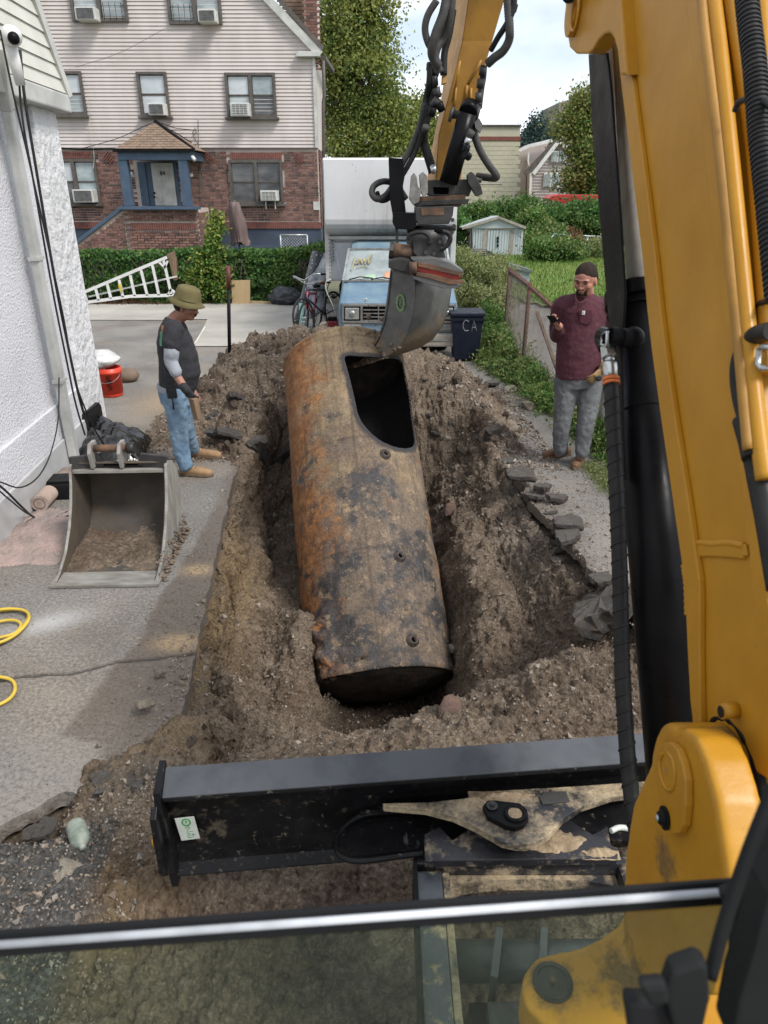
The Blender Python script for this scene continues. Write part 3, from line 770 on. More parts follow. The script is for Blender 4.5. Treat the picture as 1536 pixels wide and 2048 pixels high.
M_CLOD = simple('soil_clod', (.23, .175, .13), .98, scale=4, c2=(.12, .088, .064), bump=1, bscale=14, bdist=.06)
M_RED = simple('reddish_stone', (.15, .085, .062), .9, scale=3, c2=(.085, .058, .046), bump=.6, bscale=14, bdist=.03)
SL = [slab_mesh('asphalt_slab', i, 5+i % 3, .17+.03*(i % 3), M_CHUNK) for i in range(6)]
RK = [rock_mesh('stone', i+20, .75, 22, M_ROCK) for i in range(5)]
RP = [rock_mesh('pale_stone', i+40, .7, 24, M_ROCKP) for i in range(2)]
RC = [rock_mesh('clod', i+60, .8, 30, M_CLOD, .05) for i in range(5)]
RR = [rock_mesh('red_stone', 80, .45, 18, M_RED)]
def put(me, name, label, cat, px, py, z, size, rot=(0, 0, 0), group=None, sc=(1, 1, 1)):
    """z None: rests on the soil surface"""
    if z is None:
        # march the view ray down to the soil
        r = ray(px, py); p = Vector((0, 0, CZ)); best = None
        for k in range(160):
            p = Vector((0, 0, CZ))+r*(1.6+k*.06)
            if p.z < 1.2:
                gz = ground_z(p.x, p.y) if (-2.9 < p.x < 2.0 and .8 < p.y < 10.6) else 0
                if p.y > 0 and p.x < np.interp(p.y, yl, xl_) and p.y > 2.4: gz = max(gz, 0)
                if p.y > 0 and p.x > np.interp(p.y, yr, xr_)+.05 and p.y > 2.4: gz = max(gz, 0)
                if p.z <= gz: break
        pos = p+Vector((0, 0, size*.10))
    else: pos = PZ(px, py, z)+Vector((0, 0, size*.12))
    o = bpy.data.objects.new(name, me); COL.objects.link(o); o.location = pos; o.rotation_euler = rot; o.scale = (size*sc[0], size*sc[1], size*sc[2])
    return prop(o, label, cat, group)
GS = 'broken asphalt slabs round the trench'
slabs = [
 (455, 880, None, .52, (R(-22), R(22), .5), 0, 'large broken asphalt slab leaning on the soil beside the man in the hat'),
 (520, 905, None, .42, (R(-10), R(58), 1.7), 1, 'tall thin pavement slab standing on edge left of the tank'),
 (560, 925, None, .40, (R(30), R(60), 2.6), 2, 'dark pavement slab wedged between the soil and the left side of the tank'),
 (1042, 957, .06, .36, (R(8), R(6), .3), 3, 'flat grey asphalt slab lying nearest below the boots of the man in maroon'),
 (1085, 982, .03, .26, (0, R(8), 1.3), 4, 'small flat asphalt piece second in the row below the boots of the man in maroon'),
 (1062, 998, .0, .20, (R(15), R(8), 2.2), 5, 'wedge shaped grey asphalt piece in the row along the right trench edge'),
 (1110, 1003, .02, .22, (R(4), R(8), .2), 0, 'thin flat asphalt flake right of the wedge shaped piece'),
 (1138, 1053, .05, .30, (R(2), R(3), .1), 3, 'pale sandy concrete piece lying at the right trench edge'),
 (1128, 1078, .0, .28, (R(-6), R(-5), .9), 2, 'dark asphalt flake just under the pale concrete piece'),
 (1203, 1168, .03, .25, (R(2), R(6), .5), 1, 'grey asphalt slab beside the black spiral hose'),
 (1210, 1235, -.10, .62, (R(-38), R(14), 1.2), 5, 'large broken pavement slab sliding into the right side of the trench'),
 (985, 876, None, .36, (R(10), R(62), 2.3), 4, 'thin pavement sliver standing up on the right hand soil heap'),
 (905, 850, None, .20, (R(10), R(20), .3), 1, 'small asphalt piece on the right hand soil heap'),
 (960, 800, .03, .30, (R(3), R(4), 1.0), 2, 'flat grey asphalt piece at the foot of the right hand heap'),
 (985, 770, .02, .22, (0, R(5), 1.0), 5, 'thin asphalt flake on the driveway below the weeds'),
 (860, 840, None, .24, (R(20), R(30), 1.9), 0, 'asphalt piece on the soil just right of the tank opening'),
 (610, 690, None, .26, (R(15), R(10), 1.0), 3, 'brown pavement piece lying on top of the heap left of the tank'),
 (470, 800, None, .30, (R(-30), R(30), 1.0), 4, 'sloping pavement piece beside the shovel blade'),
 (425, 835, None, .26, (R(-20), R(20), 2.0), 1, 'pavement piece in the heap beside the knees of the man in the hat'),
 (88, 1662, -.02, .11, (R(10), R(12), 1.0), 2, 'black asphalt lump left of the bottle'),
 (62, 1672, -.02, .10, (R(20), R(-12), .2), 0, 'black asphalt lump farthest left of the bottle'),
 (207, 1684, .0, .12, (R(8), R(10), .6), 4, 'dark square asphalt lump right of the bottle'),
 (205, 1640, .0, .13, (R(-20), R(10), 2.0), 3, 'dark asphalt lump under the broken pavement edge'),
 (255, 1560, .01, .24, (R(6), R(-4), .6), 5, 'crumbling pavement slab covered in grit left of the blade'),
 (320, 1590, .03, .26, (R(3), R(4), 2.6), 1, 'crumbling pavement slab tucked behind the end of the blade'),
]
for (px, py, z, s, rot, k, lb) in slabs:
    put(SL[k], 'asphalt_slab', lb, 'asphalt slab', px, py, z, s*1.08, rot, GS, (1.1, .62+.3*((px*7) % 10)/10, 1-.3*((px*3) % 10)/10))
rgs = random.Random(12)
for i in range(34):
    t_ = i/33; px = 985+t_*205+rgs.uniform(-28, 30); py = 905+t_*290+rgs.uniform(-22, 22)
    if i % 3 == 0: px, py = rgs.uniform(850, 1010), rgs.uniform(745, 880)
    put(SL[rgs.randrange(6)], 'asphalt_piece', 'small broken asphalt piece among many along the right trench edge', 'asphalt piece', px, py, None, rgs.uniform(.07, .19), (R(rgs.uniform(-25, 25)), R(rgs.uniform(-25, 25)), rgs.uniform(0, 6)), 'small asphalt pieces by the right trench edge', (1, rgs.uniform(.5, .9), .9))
stones = [
 (1055, 818, .0, .20, 0, RK, 'round brown stone on the driveway near the man in maroon'), (1020, 783, .0, .22, 1, RP, 'flat grey stone on the driveway by the weeds'),
 (1018, 862, .0, .24, 2, RK, 'low brown rock beside the fallen slab on the right heap'), (1000, 830, .0, .14, 3, RK, 'dark stone on the driveway left of the round brown stone'),
 (905, 1025, None, .20, 0, RR, 'flat reddish stone in the trench right of the tank'), (905, 1428, None, .20, 0, RR, 'reddish brown clay lump under the near end of the tank'),
 (690, 1275, None, .01, 0, RK, None), (893, 878, None, .12, 1, RP, 'pale stone on the soil right of the tank opening'),
 (292, 1412, .06, .11, 4, RK, 'tan stone on the asphalt at the near left trench corner'), (230, 1300, .0, .01, 0, RK, None),
 (130, 1760, -.02, .16, 1, RP, 'sandy boulder in front of the bottle'), (95, 1805, -.02, .05, 2, RK, 'orange brown pebble at the lower left'),
 (905, 1300, None, .10, 0, RP, 'ochre stone at the tank right foot'), (860, 770, None, .15, 2, RK, 'stone on the heap below the truck'),
 (700, 640, None, .12, 0, RK, 'stone on top of the heap in front of the truck'), (645, 650, None, .14, 3, RK, 'rounded clod on top of the heap'),
 (560, 1000, None, .10, 4, RK, 'grey stone between the tank and the left trench wall'), (322, 1350, .02, .07, 0, RK, 'small grey rubble piece on the asphalt beside the trench'),
 (385, 790, .01, .2, 1, RK, 'lump of stone at the edge of the left heap'), (1012, 905, .02, .22, 3, RK, 'dark lump at the corner of the right heap'),
]
for (px, py, z, s, k, fam, lb) in stones:
    if lb: put(fam[k % len(fam)], 'stone', lb, 'stone', px, py, z, s, (R(px % 40), R(py % 30), px), 'stones lying in and round the trench')
# crumbs nobody could count: one mesh
def crumbs():
    rg = np.random.default_rng(3)
    base = np.array([(1, 0, .3), (-.5, .87, .2), (-.5, -.87, .3), (0, 0, 1), (.1, .1, -.8)]); fc = np.array([(0, 1, 3), (1, 2, 3), (2, 0, 3), (1, 0, 4), (2, 1, 4), (0, 2, 4)])
    zones = [((-1.25, 1.2), (2.0, 2.75), 2200, .009), ((-1.6, -.9), (1.2, 2.35), 2600, .010), ((-2.6, -.9), (6.5, 9.5), 4200, .020), ((.6, 1.7), (6.3, 9.3), 4200, .020), ((1.2, 2.0), (3.5, 7), 1500, .013), ((-1.5, -1.0), (2.6, 6.5), 700, .009), ((-1.2, 1.5), (2.8, 6.6), 9000, .013), ((-2.6, -1.2), (1.9, 6.0), 160, .007)]
    Vs = []
    for (xr0, yr0, n, s0) in zones:
        x = rg.uniform(*xr0, n); y = rg.uniform(*yr0, n); iy = np.clip(np.searchsorted(SY[:, 0], y), 0, SX.shape[0]-1); ix = np.argmin(np.abs(SX[iy]-x[:, None]), 1); q = SV[iy, ix]
        tx = ((x < np.interp(y, yl, xl_)) | (x > np.interp(y, yr, xr_))) & (y > 2.35); px = np.where(tx, x, q[:, 0]); py = np.where(tx, y, q[:, 1]); pz = np.where(tx, np.maximum(q[:, 2], .002), q[:, 2])
        rel = np.stack([px, py, pz], -1)-np.array(tuple(TC)); al = rel@np.array(tuple(ax)); rd = np.linalg.norm(rel-al[:, None]*np.array(tuple(ax)), axis=1); ok = ~((rd < TR+.05) & (al > -.02) & (al < TL+.1)); px, py, pz = px[ok], py[ok], pz[ok]; n = len(px)
        s = s0*rg.uniform(.35, 1, n)*np.where(rg.random(n) < .93, 1, 2.3); A = rg.normal(size=(n, 3, 3)); Q_, _ = np.linalg.qr(A); sc = s[:, None, None]*np.stack([np.ones(n), rg.uniform(.6, 1, n), rg.uniform(.4, .9, n)], -1)[:, None, :]
        Vs.append(np.einsum('nij,nkj->nki', Q_, base[None]*sc)+np.stack([px, py, pz+s*.2], -1)[:, None, :])
    V = np.concatenate(Vs); N = len(V); t = NT('crumbs'); i = t.island()
    c = t.ramp(i, [(0, (.10, .078, .058)), (.35, (.20, .155, .118)), (.6, (.25, .205, .165)), (.85, (.32, .285, .245)), (1, (.11, .108, .105))])
    t.set(col=c, rough=.95, spec=.2); o = np_mesh('soil_crumbs', V.reshape(-1, 3), (np.arange(N)[:, None, None]*5+fc[None]).reshape(-1, 3), t.m); prop(o, 'small crumbs of soil, stone and asphalt strewn round the trench', 'rubble', None, 'stuff')
crumbs()
def clod_things():
    rg = random.Random(9); k = 0
    for i in range(150):
        if i % 2: x, y = rg.uniform(-2.3, -1.0), rg.uniform(6.7, 9.0)
        else: x, y = rg.uniform(.6, 1.6), rg.uniform(6.6, 9.2)
        if i % 5 == 0: x, y = rg.uniform(-1.0, -.3), rg.uniform(2.35, 2.9)
        z = ground_z(x, y)
        if z < -.1: continue
        s = rg.uniform(.05, .14)*(.5 if y < 3 else 1)*(1 if rg.random() < .75 else 1.5)
        o = bpy.data.objects.new('soil_clod', RC[i % 5]); COL.objects.link(o); o.location = (x, y, z+s*.15); o.rotation_euler = (rg.random()*6, rg.random()*6, rg.random()*6); o.scale = (s, s*.8, s*.7)
        prop(o, 'brown lump of soil among many like it on the heaps', 'soil lump', 'lumps of soil on the heaps')
clod_things()
# =================================================================== EXCAVATOR
def m_yellow(name='yellow_paint', grease=0.0):
    t = NT(name); n = t.noise(5, 4, .6); 
    c = t.ramp(n, [(.3, (.41, .19, .012)), (.7, (.49, .24, .020))])
    g = t.ramp(t.math('ADD', t.noise(7, 6, .7), t.attr('grease')), [(.66, 0), (.82, .85)]); 
    c = t.mix(g, c, t.ramp(t.noise(60, 4, .8), [(.35, (.05, .035, .018)), (.7, (.20, .125, .04))]))
    dz = t.ramp(t.noise(3.2, 7, .75, t.mapping(scale=(1, 1, .4))), [(.52, 0), (.74, .28)]); c = t.mix(dz, c, (.28, .17, .055)); sc_ = t.ramp(t.noise(40, 2, .6, t.mapping(scale=(1, .15, 9), rot=(.9, 0, 0))), [(.72, 0), (.75, .5)]); c = t.mix(sc_, c, (.16, .10, .04))
    sp = t.noise(120, 3, .8); c = t.mix(t.ramp(t.math('ADD', sp, t.math('MULTIPLY', t.attr('grease'), .5)), [(.70, 0), (.76, .75)]), c, (.04, .03, .02))
    t.set(col=c, rough=t.ramp(t.noise(9, 3, .6), [(.3, .42), (.7, .30)]), normal=t.bump(t.noise(150, 3, .6), .12, .002), spec=.3)
    return t.m
M_YEL = m_yellow()
M_YELD = simple('old_yellow_paint', (.40, .20, .028), .55, scale=4, c2=(.27, .135, .022), bump=.3, bscale=60)
M_YELL = simple('lit_side_yellow', (.55, .33, .14), .6, scale=6, c2=(.38, .22, .09), bump=.3, bscale=60)  # paler yellow: light on the stick's left side painted into the colour
M_BLK = simple('black_paint', (.006, .006, .007), .32, c2=(.010, .010, .011), scale=5, spec=.09)
def m_blade():
    t = NT('dusty_black_steel')
    c = t.ramp(t.noise(6, 5, .7), [(.35, (.005, .005, .006)), (.7, (.012, .012, .013))])
    d = t.ramp(t.noise(38, 6, .8), [(.60, 0), (.70, .7)]); c = t.mix(d, c, (.26, .22, .16))
    s = t.ramp(t.noise(4, 6, .75, t.mapping(loc=(2, 3, 1))), [(.60, 0), (.68, .45)]); c = t.mix(s, c, (.15, .125, .09))
    sc = t.ramp(t.noise(30, 2, .5, t.mapping(scale=(1, .2, 14), rot=(0, .5, 0))), [(.70, 0), (.74, .35)]); c = t.mix(sc, c, (.20, .20, .20))
    t.set(col=c, rough=t.mix(d, t.ramp(t.noise(12, 4, .6), [(.3, .28), (.7, .48)]), .9), normal=t.bump(t.noise(50, 4, .7), .12, .003), spec=.2); return t.m
M_BLADE = m_blade()
def m_dusty(name, lo, hi):
    t = NT(name); c = t.ramp(t.noise(5, 5, .7), [(.35, (.014, .014, .017)), (.7, (.035, .035, .04))])
    d = t.ramp(t.noise(7, 6, .72, t.mapping(loc=(1, 2, 3))), [(lo, 0), (hi, 1)])
    c = t.mix(d, c, t.ramp(t.noise(70, 4, .8), [(.3, (.22, .165, .10)), (.7, (.50, .40, .26))]))
    t.set(col=c, rough=t.mix(d, .32, .95), normal=t.bump(t.math('ADD', d, t.math('MULTIPLY', t.noise(90, 3, .8), .4)), .6, .006)); return t.m
M_DUST = m_dusty('black_steel_with_sand', .38, .56)
M_DUST2 = m_dusty('black_steel_some_sand', .52, .68)
M_SAND = simple('sand_on_steel', (.36, .27, .17), .98, scale=20, c2=(.17, .12, .075), bump=1, bscale=60, bdist=.01)
M_RUB = simple('rubber_hose', (.013, .013, .014), .5, c2=(.024, .023, .022), scale=20, spec=.25)
M_RUBG = simple('dusty_hose', (.055, .052, .048), .6, c2=(.028, .027, .026), scale=14)
M_CHR = simple('zinc_steel', (.55, .57, .57), .28, metal=1, var=.08)
M_ROD = simple('rod_sleeve', (.60, .59, .54), .45, c2=(.45, .44, .40), scale=5, stretch=(6, 6, .6))
M_ORG = simple('orange_clip', (.65, .16, .03), .5)
M_STEEL = simple('worn_steel', (.060, .058, .056), .48, metal=.3, c2=(.025, .024, .023), scale=7, bump=.4, bscale=50)
def m_bucket():
    t = NT('bucket_steel'); c = t.ramp(t.noise(5, 5, .7), [(.3, (.075, .075, .073)), (.7, (.16, .16, .155))])
    d = t.ramp(t.math('ADD', t.noise(6, 6, .75), t.math('MULTIPLY', t.attr('low'), .35)), [(.60, 0), (.78, 1)])
    c = t.mix(d, c, t.ramp(t.noise(30, 5, .8), [(.3, (.10, .065, .035)), (.5, (.20, .145, .09)), (.75, (.30, .22, .13))]))
    s = t.ramp(t.noise(22, 3, .6, t.mapping(scale=(1, 1, 9), rot=(.4, .9, 0))), [(.66, 0), (.72, .5)]); c = t.mix(s, c, (.20, .20, .19))
    t.set(col=c, rough=t.mix(d, .42, .9), metal=.15, normal=t.bump(t.noise(45, 5, .8), .4, .006)); return t.m
M_BKT = m_bucket()
M_RUST = simple('rusty_steel', (.17, .09, .05), .8, c2=(.055, .038, .028), scale=9, bump=.5, bscale=50)
M_REDP = simple('red_paint_worn', (.38, .035, .025), .5, c2=(.18, .04, .03), scale=9, thr=(.3, .5))
M_GREEN = simple('green_ink', (.07, .33, .10), .5)
M_STICK = simple('white_sticker', (.62, .66, .60), .5, c2=(.45, .48, .44))
M_LIME = simple('faded_green_ring', (.22, .33, .14), .7, c2=(.12, .2, .08), scale=40)
M_CABB = simple('cab_black_plastic', (.005, .005, .006), .5, var=.1, spec=.3)
M_CABG = simple('cab_grey_plastic', (.009, .010, .010), .5, spec=.2)
M_SCREW = simple('galvanised_bolt', (.4, .42, .43), .3, metal=1)

EX = thing('excavator', 'yellow excavator seen from its cab, with black dozer blade, boom and tilting digging bucket', 'excavator', (.6, .6, 0))
def bump_attr(o, f):
    me = o.data; og = ORG.get(o, Vector((0, 0, 0)))
    at = me.attributes.new(f[0], 'FLOAT', 'POINT')
    at.data.foreach_set('value', [f[1](v.co+og) for v in me.vertices]); return o
# ---- boom
XB = .60
edgeL = [(1170, -420), (1192, -200), (1212, 0), (1233, 76), (1240, 150), (1251, 242), (1270, 394), (1285, 520), (1294, 620), (1303, 700), (1322, 840), (1345, 1000), (1368, 1160), (1371, 1215), (1374, 1290), (1380, 1400), (1388, 1470)]
edgeR = [(1536, 1560), (1560, 1450), (1548, 1330), (1512, 1200), (1501, 1107), (1487, 966), (1473, 841), (1456, 685), (1439, 560), (1415, 333), (1403, 212), (1375, 0), (1350, -200), (1325, -420)]
boom = MB().extr([PX(a, b, XB) for a, b in edgeL+edgeR], (.30, 0, 0)).build('boom', M_YEL, EX, bevel=.006)
fl = [(a, b) for a, b in edgeL]; fw = [26, 24, 22, 22, 23, 24, 25, 25, 26, 27, 28, 30, 30, 28, 24, 20, 14]
band = [PX(a, b, XB-.012) for a, b in fl] + [PX(a+w, b, XB-.012) for (a, b), w in list(zip(fl, fw))[::-1]]
MB().extr(band, (.012, 0, 0)).build('lower_flange', M_YEL, boom, bevel=.003)
up = [(1325, -420), (1350, -200), (1375, 0), (1403, 212), (1415, 333), (1439, 560), (1456, 685), (1473, 841), (1487, 966), (1501, 1107), (1512, 1200), (1548, 1330)]
band = [PX(a-3, b, XB-.01) for a, b in up] + [PX(a+22, b, XB-.01) for a, b in up[::-1]]
MB().extr(band, (.31, 0, 0)).build('upper_flange', M_YEL, boom, bevel=.003)
# ear that carries the rod end
ear = [(1120, -160), (1128, -60), (1130, 0), (1133, 60), (1139, 95), (1152, 108), (1176, 108), (1186, 98), (1196, 80), (1208, 68), (1220, 66), (1228, 78), (1234, 100), (1240, 150), (1252, 150), (1240, 0), (1225, -160)]
MB().extr([PX(a, b, XB-.03) for a, b in ear], (.05, 0, 0)).build('rod_ear', M_YEL, boom, bevel=.006)
def disc(px, py, X, r, depth, ndir=-1, seg=28):
    c = PX(px, py, X); return c, c+Vector((ndir*depth, 0, 0))
a, b = disc(1152, 25, XB-.03, .05, .02); m = MB(); m.cyl(a, b, .062, 32); m.build('pin_boss', M_YEL, boom, bevel=.003)
m = MB(); c = PX(1150, 28, XB-.052); m.tube([c+Vector((0, .04*cos(k*pi/14), .04*sin(k*pi/14))) for k in range(28)], .004, 8, False, True); m.build('weld_ring', M_YEL, boom)
m = MB(); m.cyl(PX(1138, -10, XB-.05), PX(1138, -10, XB-.075), .02, 16); m.build('pin_bolt', M_BLK, boom)
# weld beads across the web
for pts, r in (([(1376, 1092), (1400, 1086), (1430, 1088), (1460, 1086), (1490, 1092)], .007), ([(1378, 1112), (1410, 1109), (1450, 1110), (1492, 1114)], .005)):
    m = MB(); P = spline([PX(x, y, XB-.001) for x, y in pts], 22); m.tube(P, [r*(1+.12*sin(i*1.9)) for i in range(len(P))], 10); m.build('weld_bead', M_YEL, boom)
m = MB(); m.extr([PX(x, y, XB-.006) for x, y in ((1378, 1088), (1490, 1088), (1494, 1112), (1380, 1112))], (.006, 0, 0)); m.build('weld_pad', M_YEL, boom, bevel=.002)
for pts in ([(1366, 1012), (1368, 1035), (1366, 1058)], [(1369, 1130), (1374, 1170), (1376, 1230)]):
    m = MB(); P = spline([PX(x, y, XB-.003) for x, y in pts], 14); m.tube(P, [.007*(1+.15*sin(i*2.1)) for i in range(len(P))], 8); m.build('weld_bead', M_YEL, boom)
# hydraulic lines on the top of the boom
def line(name, pts, X, r, mat, par, ring=None, seg=14, n=10):
    P = spline([PX(x, y, X) if X else PB(x, y, r+.02) for x, y in pts], n); m = MB(); m.tube(P, r, seg)
    o = m.build(name, mat, par)
    if ring:
        m = MB(); tot = 0
        P2 = spline([PX(x, y, X) for x, y in pts], 60)
        step, last = ring, 0
        for i in range(1, len(P2)-1):
            tot += (P2[i]-P2[i-1]).length
            if tot-last > step:
                last = tot; t = (P2[i+1]-P2[i-1]).normalized(); m.cyl(P2[i]-t*step*.28, P2[i]+t*step*.28, r*1.13, seg)
        m.build('corrugation', mat, o)
    return o
def PB(px, py, off):
    e = np.interp(py, [b for a, b in up], [a for a, b in up]); return PD(px, py, XB*F/(e+26-768)-off)
line('steel_line', [(1380, -300), (1427, 0), (1457, 272), (1490, 605), (1512, 820), (1530, 960)], None, .014, M_YEL, boom)
line('steel_line', [(1430, -260), (1467, 0), (1495, 170), (1515, 320), (1533, 560), (1545, 700)], None, .018, M_YEL, boom)
line('steel_line', [(1392, -300), (1404, 0), (1436, 272), (1470, 605), (1484, 760), (1497, 900)], None, .009, M_YELD, boom)
line('steel_line', [(1515, -160), (1530, 100), (1552, 400)], None, .014, M_YEL, boom)
line('corrugated_hose', [(1478, -160), (1497, 30), (1510, 136), (1521, 272), (1535, 400), (1556, 600)], .60, .0165, M_RUB, boom, ring=.0075)
line('cable_tie', [(1470, 222), (1478, 205), (1498, 198), (1522, 200), (1548, 212)], .60, .0055, M_RUB, boom, seg=8)
line('cable_tie', [(1514, 612), (1526, 604), (1548, 600)], .62, .005, M_RUB, boom, seg=8)
line('elbow_hose', [(1545, 662), (1515, 668), (1494, 688), (1480, 722), (1478, 760), (1486, 810), (1500, 850)], .60, .0145, M_RUB, boom)
line('hose_sleeve', [(1493, 838), (1505, 880), (1513, 915)], .595, .022, M_RUB, boom)
line('thick_hose', [(1505, 880), (1520, 960), (1538, 1050), (1560, 1180)], .60, .019, M_RUB, boom)
line('thick_hose', [(1512, 960), (1522, 1060), (1540, 1180), (1550, 1300)], .64, .017, M_RUBG, boom)
m = MB(); m.extr([PX(x, y, .60) for x, y in ((1503, 712), (1534, 700), (1536, 735), (1505, 752))], (.05, 0, 0)); m.build('line_clamp', M_YEL, boom, bevel=.003)
m = MB(); P = [PX(x, y, .585) for x, y in ((1518, 700), (1516, 728), (1524, 738), (1545, 735), (1545, 696), (1524, 694))]; m.tube(P, .005, 8, False, True); m.build('shackle', M_CHR, boom)
# ---- boom cylinder
bc = thing('boom_cylinder', None, None, tuple(ORG[EX])); del_keys = [k for k in bc.keys()]; bc.parent = EX; bc.location = (0, 0, 0)
c0, c1 = PX(1268, 590, .72), PX(1358, 1560, .72)
barrel = MB().cyl(c0, c1, .075, 40).build('barrel', M_BLK, bc)
dirc = (c1-c0).normalized()
m = MB(); m.cyl(c0-dirc*.01, c0+dirc*.035, .083, 40); m.build('gland', M_BLK, bc, bevel=.004)
m = MB(); m.cyl(c0+dirc*.055, c0+dirc*.062, .079, 40); m.cyl(c0+dirc*.36, c0+dirc*.363, .0762, 40); m.build('clamp_band', M_BLK, bc, kind='stuff')
r1 = PX(1243, 60, .72); m = MB(); m.cyl(r1, c0+Vector((.02, 0, 0)), .036, 24)
m.build('rod', M_ROD, bc)
m = MB()
for k in range(5): m.cyl(r1+Vector((-.037, -.02+k*.012, -.01)), c0+Vector((-.037, -.02+k*.012, 0)), .004, 8)
m.build('rod_cover_ribs', M_ROD, bc)
g = [(1176, 108), (1182, 230), (1190, 330), (1201, 460), (1212, 590), (1222, 700), (1232, 830), (1241, 960), (1250, 960), (1244, 830), (1242, 700), (1249, 590), (1246, 540), (1232, 330), (1221, 180), (1213, 105)]
MB().extr([PX(a, b, .63) for a, b in g], (.008, 0, 0)).build('rod_guard', M_BLK, bc, bevel=.006)
# port, knuckle and hose
kn = PX(1248, 672, .64); m = MB(); m.cyl(PX(1268, 676, .66), PX(1222, 672, .60), .024, 20); m.ell(PX(1266, 676, .655), .030); m.build('port_block', M_BLK, bc)
m = MB(); m.tube(spline([PX(1222, 672, .60), PX(1206, 668, .60), PX(1204, 680, .60), PX(1212, 696, .60)], 6), .020, 14); m.build('knuckle', M_BLK, bc)
m = MB(); m.tube([PX(x, y, .585) for x, y in ((1206, 668), (1203, 690), (1214, 692), (1215, 664))], .005, 8, False, True); m.build('knuckle_eye', M_CHR, bc)
m = MB(); m.cyl(PX(1216, 694, .60), PX(1219, 716, .60), .0215, 6, smooth=False); m.build('hex_nut', M_CHR, bc, bevel=.002)
m = MB(); m.cyl(PX(1219, 714, .60), PX(1220, 724, .60), .013, 20); m.tube([PX(1220, 722, .60), PX(1220, 729, .60), PX(1222, 758, .60)], [.015, .0195, .0195], 20); m.build('crimp_sleeve', M_CHR, bc)
m = MB(); m.cyl(PX(1222, 756, .60), PX(1222.4, 762, .60), .0225, 20); m.cyl(PX(1222.5, 764, .60), PX(1223, 770, .60), .0225, 20); m.build('orange_clip', M_ORG, bc)
HP = [(1222, 760), (1225, 830), (1230, 920), (1236, 1040), (1240, 1160), (1243, 1290), (1248, 1410), (1256, 1520), (1264, 1600), (1276, 1680)]
hose = line('wrapped_hose', HP, .60, .0195, M_RUB, bc, seg=18)
m = MB(); P2 = spline([PX(x, y, .60) for x, y in HP], 60); tot = 0; hp = []; x = None
for i in range(1, len(P2)-1):
    tot += (P2[i]-P2[i-1]).length; t = (P2[i+1]-P2[i-1]).normalized()
    xx, yy, _ = basis(t); ph = 2*pi*tot/.042
    for s in range(1): hp.append(P2[i]+(xx*cos(ph)+yy*sin(ph))*.0192)
P3 = []
for i in range(len(hp)-1): P3 += [hp[i]]
m.tube(P3, .0030, 6); m.build('spiral_guard', M_RUB, hose)
# ---- swing bracket casting
sw = MB()
PIV = PX(1340, 1555, .50); YP, ZP = PIV.y, PIV.z
def at(X, y, z): return Vector((X, y, z))
sw.cyl((.505, YP, ZP), (.60, YP, ZP), .093, 48)
cheek = [(1332, 1457), (1310, 1488), (1298, 1530), (1264, 1608), (1258, 1650), (1250, 1700), (1246, 1770), (1252, 1850), (1290, 1990), (1420, 1990), (1462, 1800), (1448, 1700), (1432, 1600), (1410, 1520), (1392, 1475), (1365, 1456)]
sw.extr([PX(a, b, .50) for a, b in cheek], (.07, 0, 0))
lug = [(1262, 1800), (1240, 1845), (1205, 1872), (1160, 1893), (1110, 1903), (1072, 1914), (1048, 1945), (1042, 1975), (1052, 2012), (1085, 2045), (1150, 2075), (1300, 2110), (1470, 2130), (1480, 1850), (1400, 1780)]
sw.extr([PZ(a, b, 1.0) for a, b in lug], (0, 0, -.10))
sw.extr([PX(a, b, .505) for a, b in [(1250, 1760), (1243, 1850), (1250, 1940), (1420, 1990), (1440, 1760)]], (.10, 0, 0))
swo = sw.build('swing_bracket', M_YEL, EX)
md = swo.modifiers.new('fuse', 'REMESH'); md.mode = 'VOXEL'; md.voxel_size = .006; md.use_smooth_shade = True
md = swo.modifiers.new('soften', 'SMOOTH'); md.factor = .6; md.iterations = 9
def grease_mat():
    t = NT('greasy_yellow'); c = t.ramp(t.noise(5, 4, .6), [(.3, (.41, .19, .012)), (.7, (.49, .24, .020))])
    geo = t.tc
    def blob(c0, r): 
        q = t.n('ShaderNodeVectorMath', operation='DISTANCE'); t.l(t.tc, q.inputs[0]); q.inputs[1].default_value = tuple(Vector(c0)-ORG[EX]); return t.math('DIVIDE', q.outputs['Value'], r)
    lugc = PZ(1105, 1968, 1.0); d1 = blob(lugc, .085); d2 = blob(PX(1330, 1720, .5), .07); d3 = blob((.58, YP, ZP+.09), .06); d4 = blob(PZ(1260, 1960, 1.0), .11)
    d = t.math('MINIMUM', t.math('MINIMUM', d1, d2), t.math('MINIMUM', d3, d4))
    n = t.noise(26, 6, .8); k = t.math('ADD', t.math('SUBTRACT', 1.0, d), t.math('MULTIPLY', t.math('SUBTRACT', n, .5), 2.6))
    g = t.ramp(k, [(.25, 0), (.75, .85)]); c = t.mix(g, c, t.ramp(t.noise(80, 4, .8), [(.3, (.045, .032, .018)), (.7, (.22, .13, .045))]))
    fl = t.ramp(t.noise(90, 3, .8), [(.66, 0), (.72, .7)]); c = t.mix(fl, c, (.16, .09, .025))
    t.set(col=c, rough=t.mix(g, .36, .7), normal=t.bump(n, .25, .003), spec=.35); return t.m
M_GRE = grease_mat(); swo.data.materials[0] = M_GRE
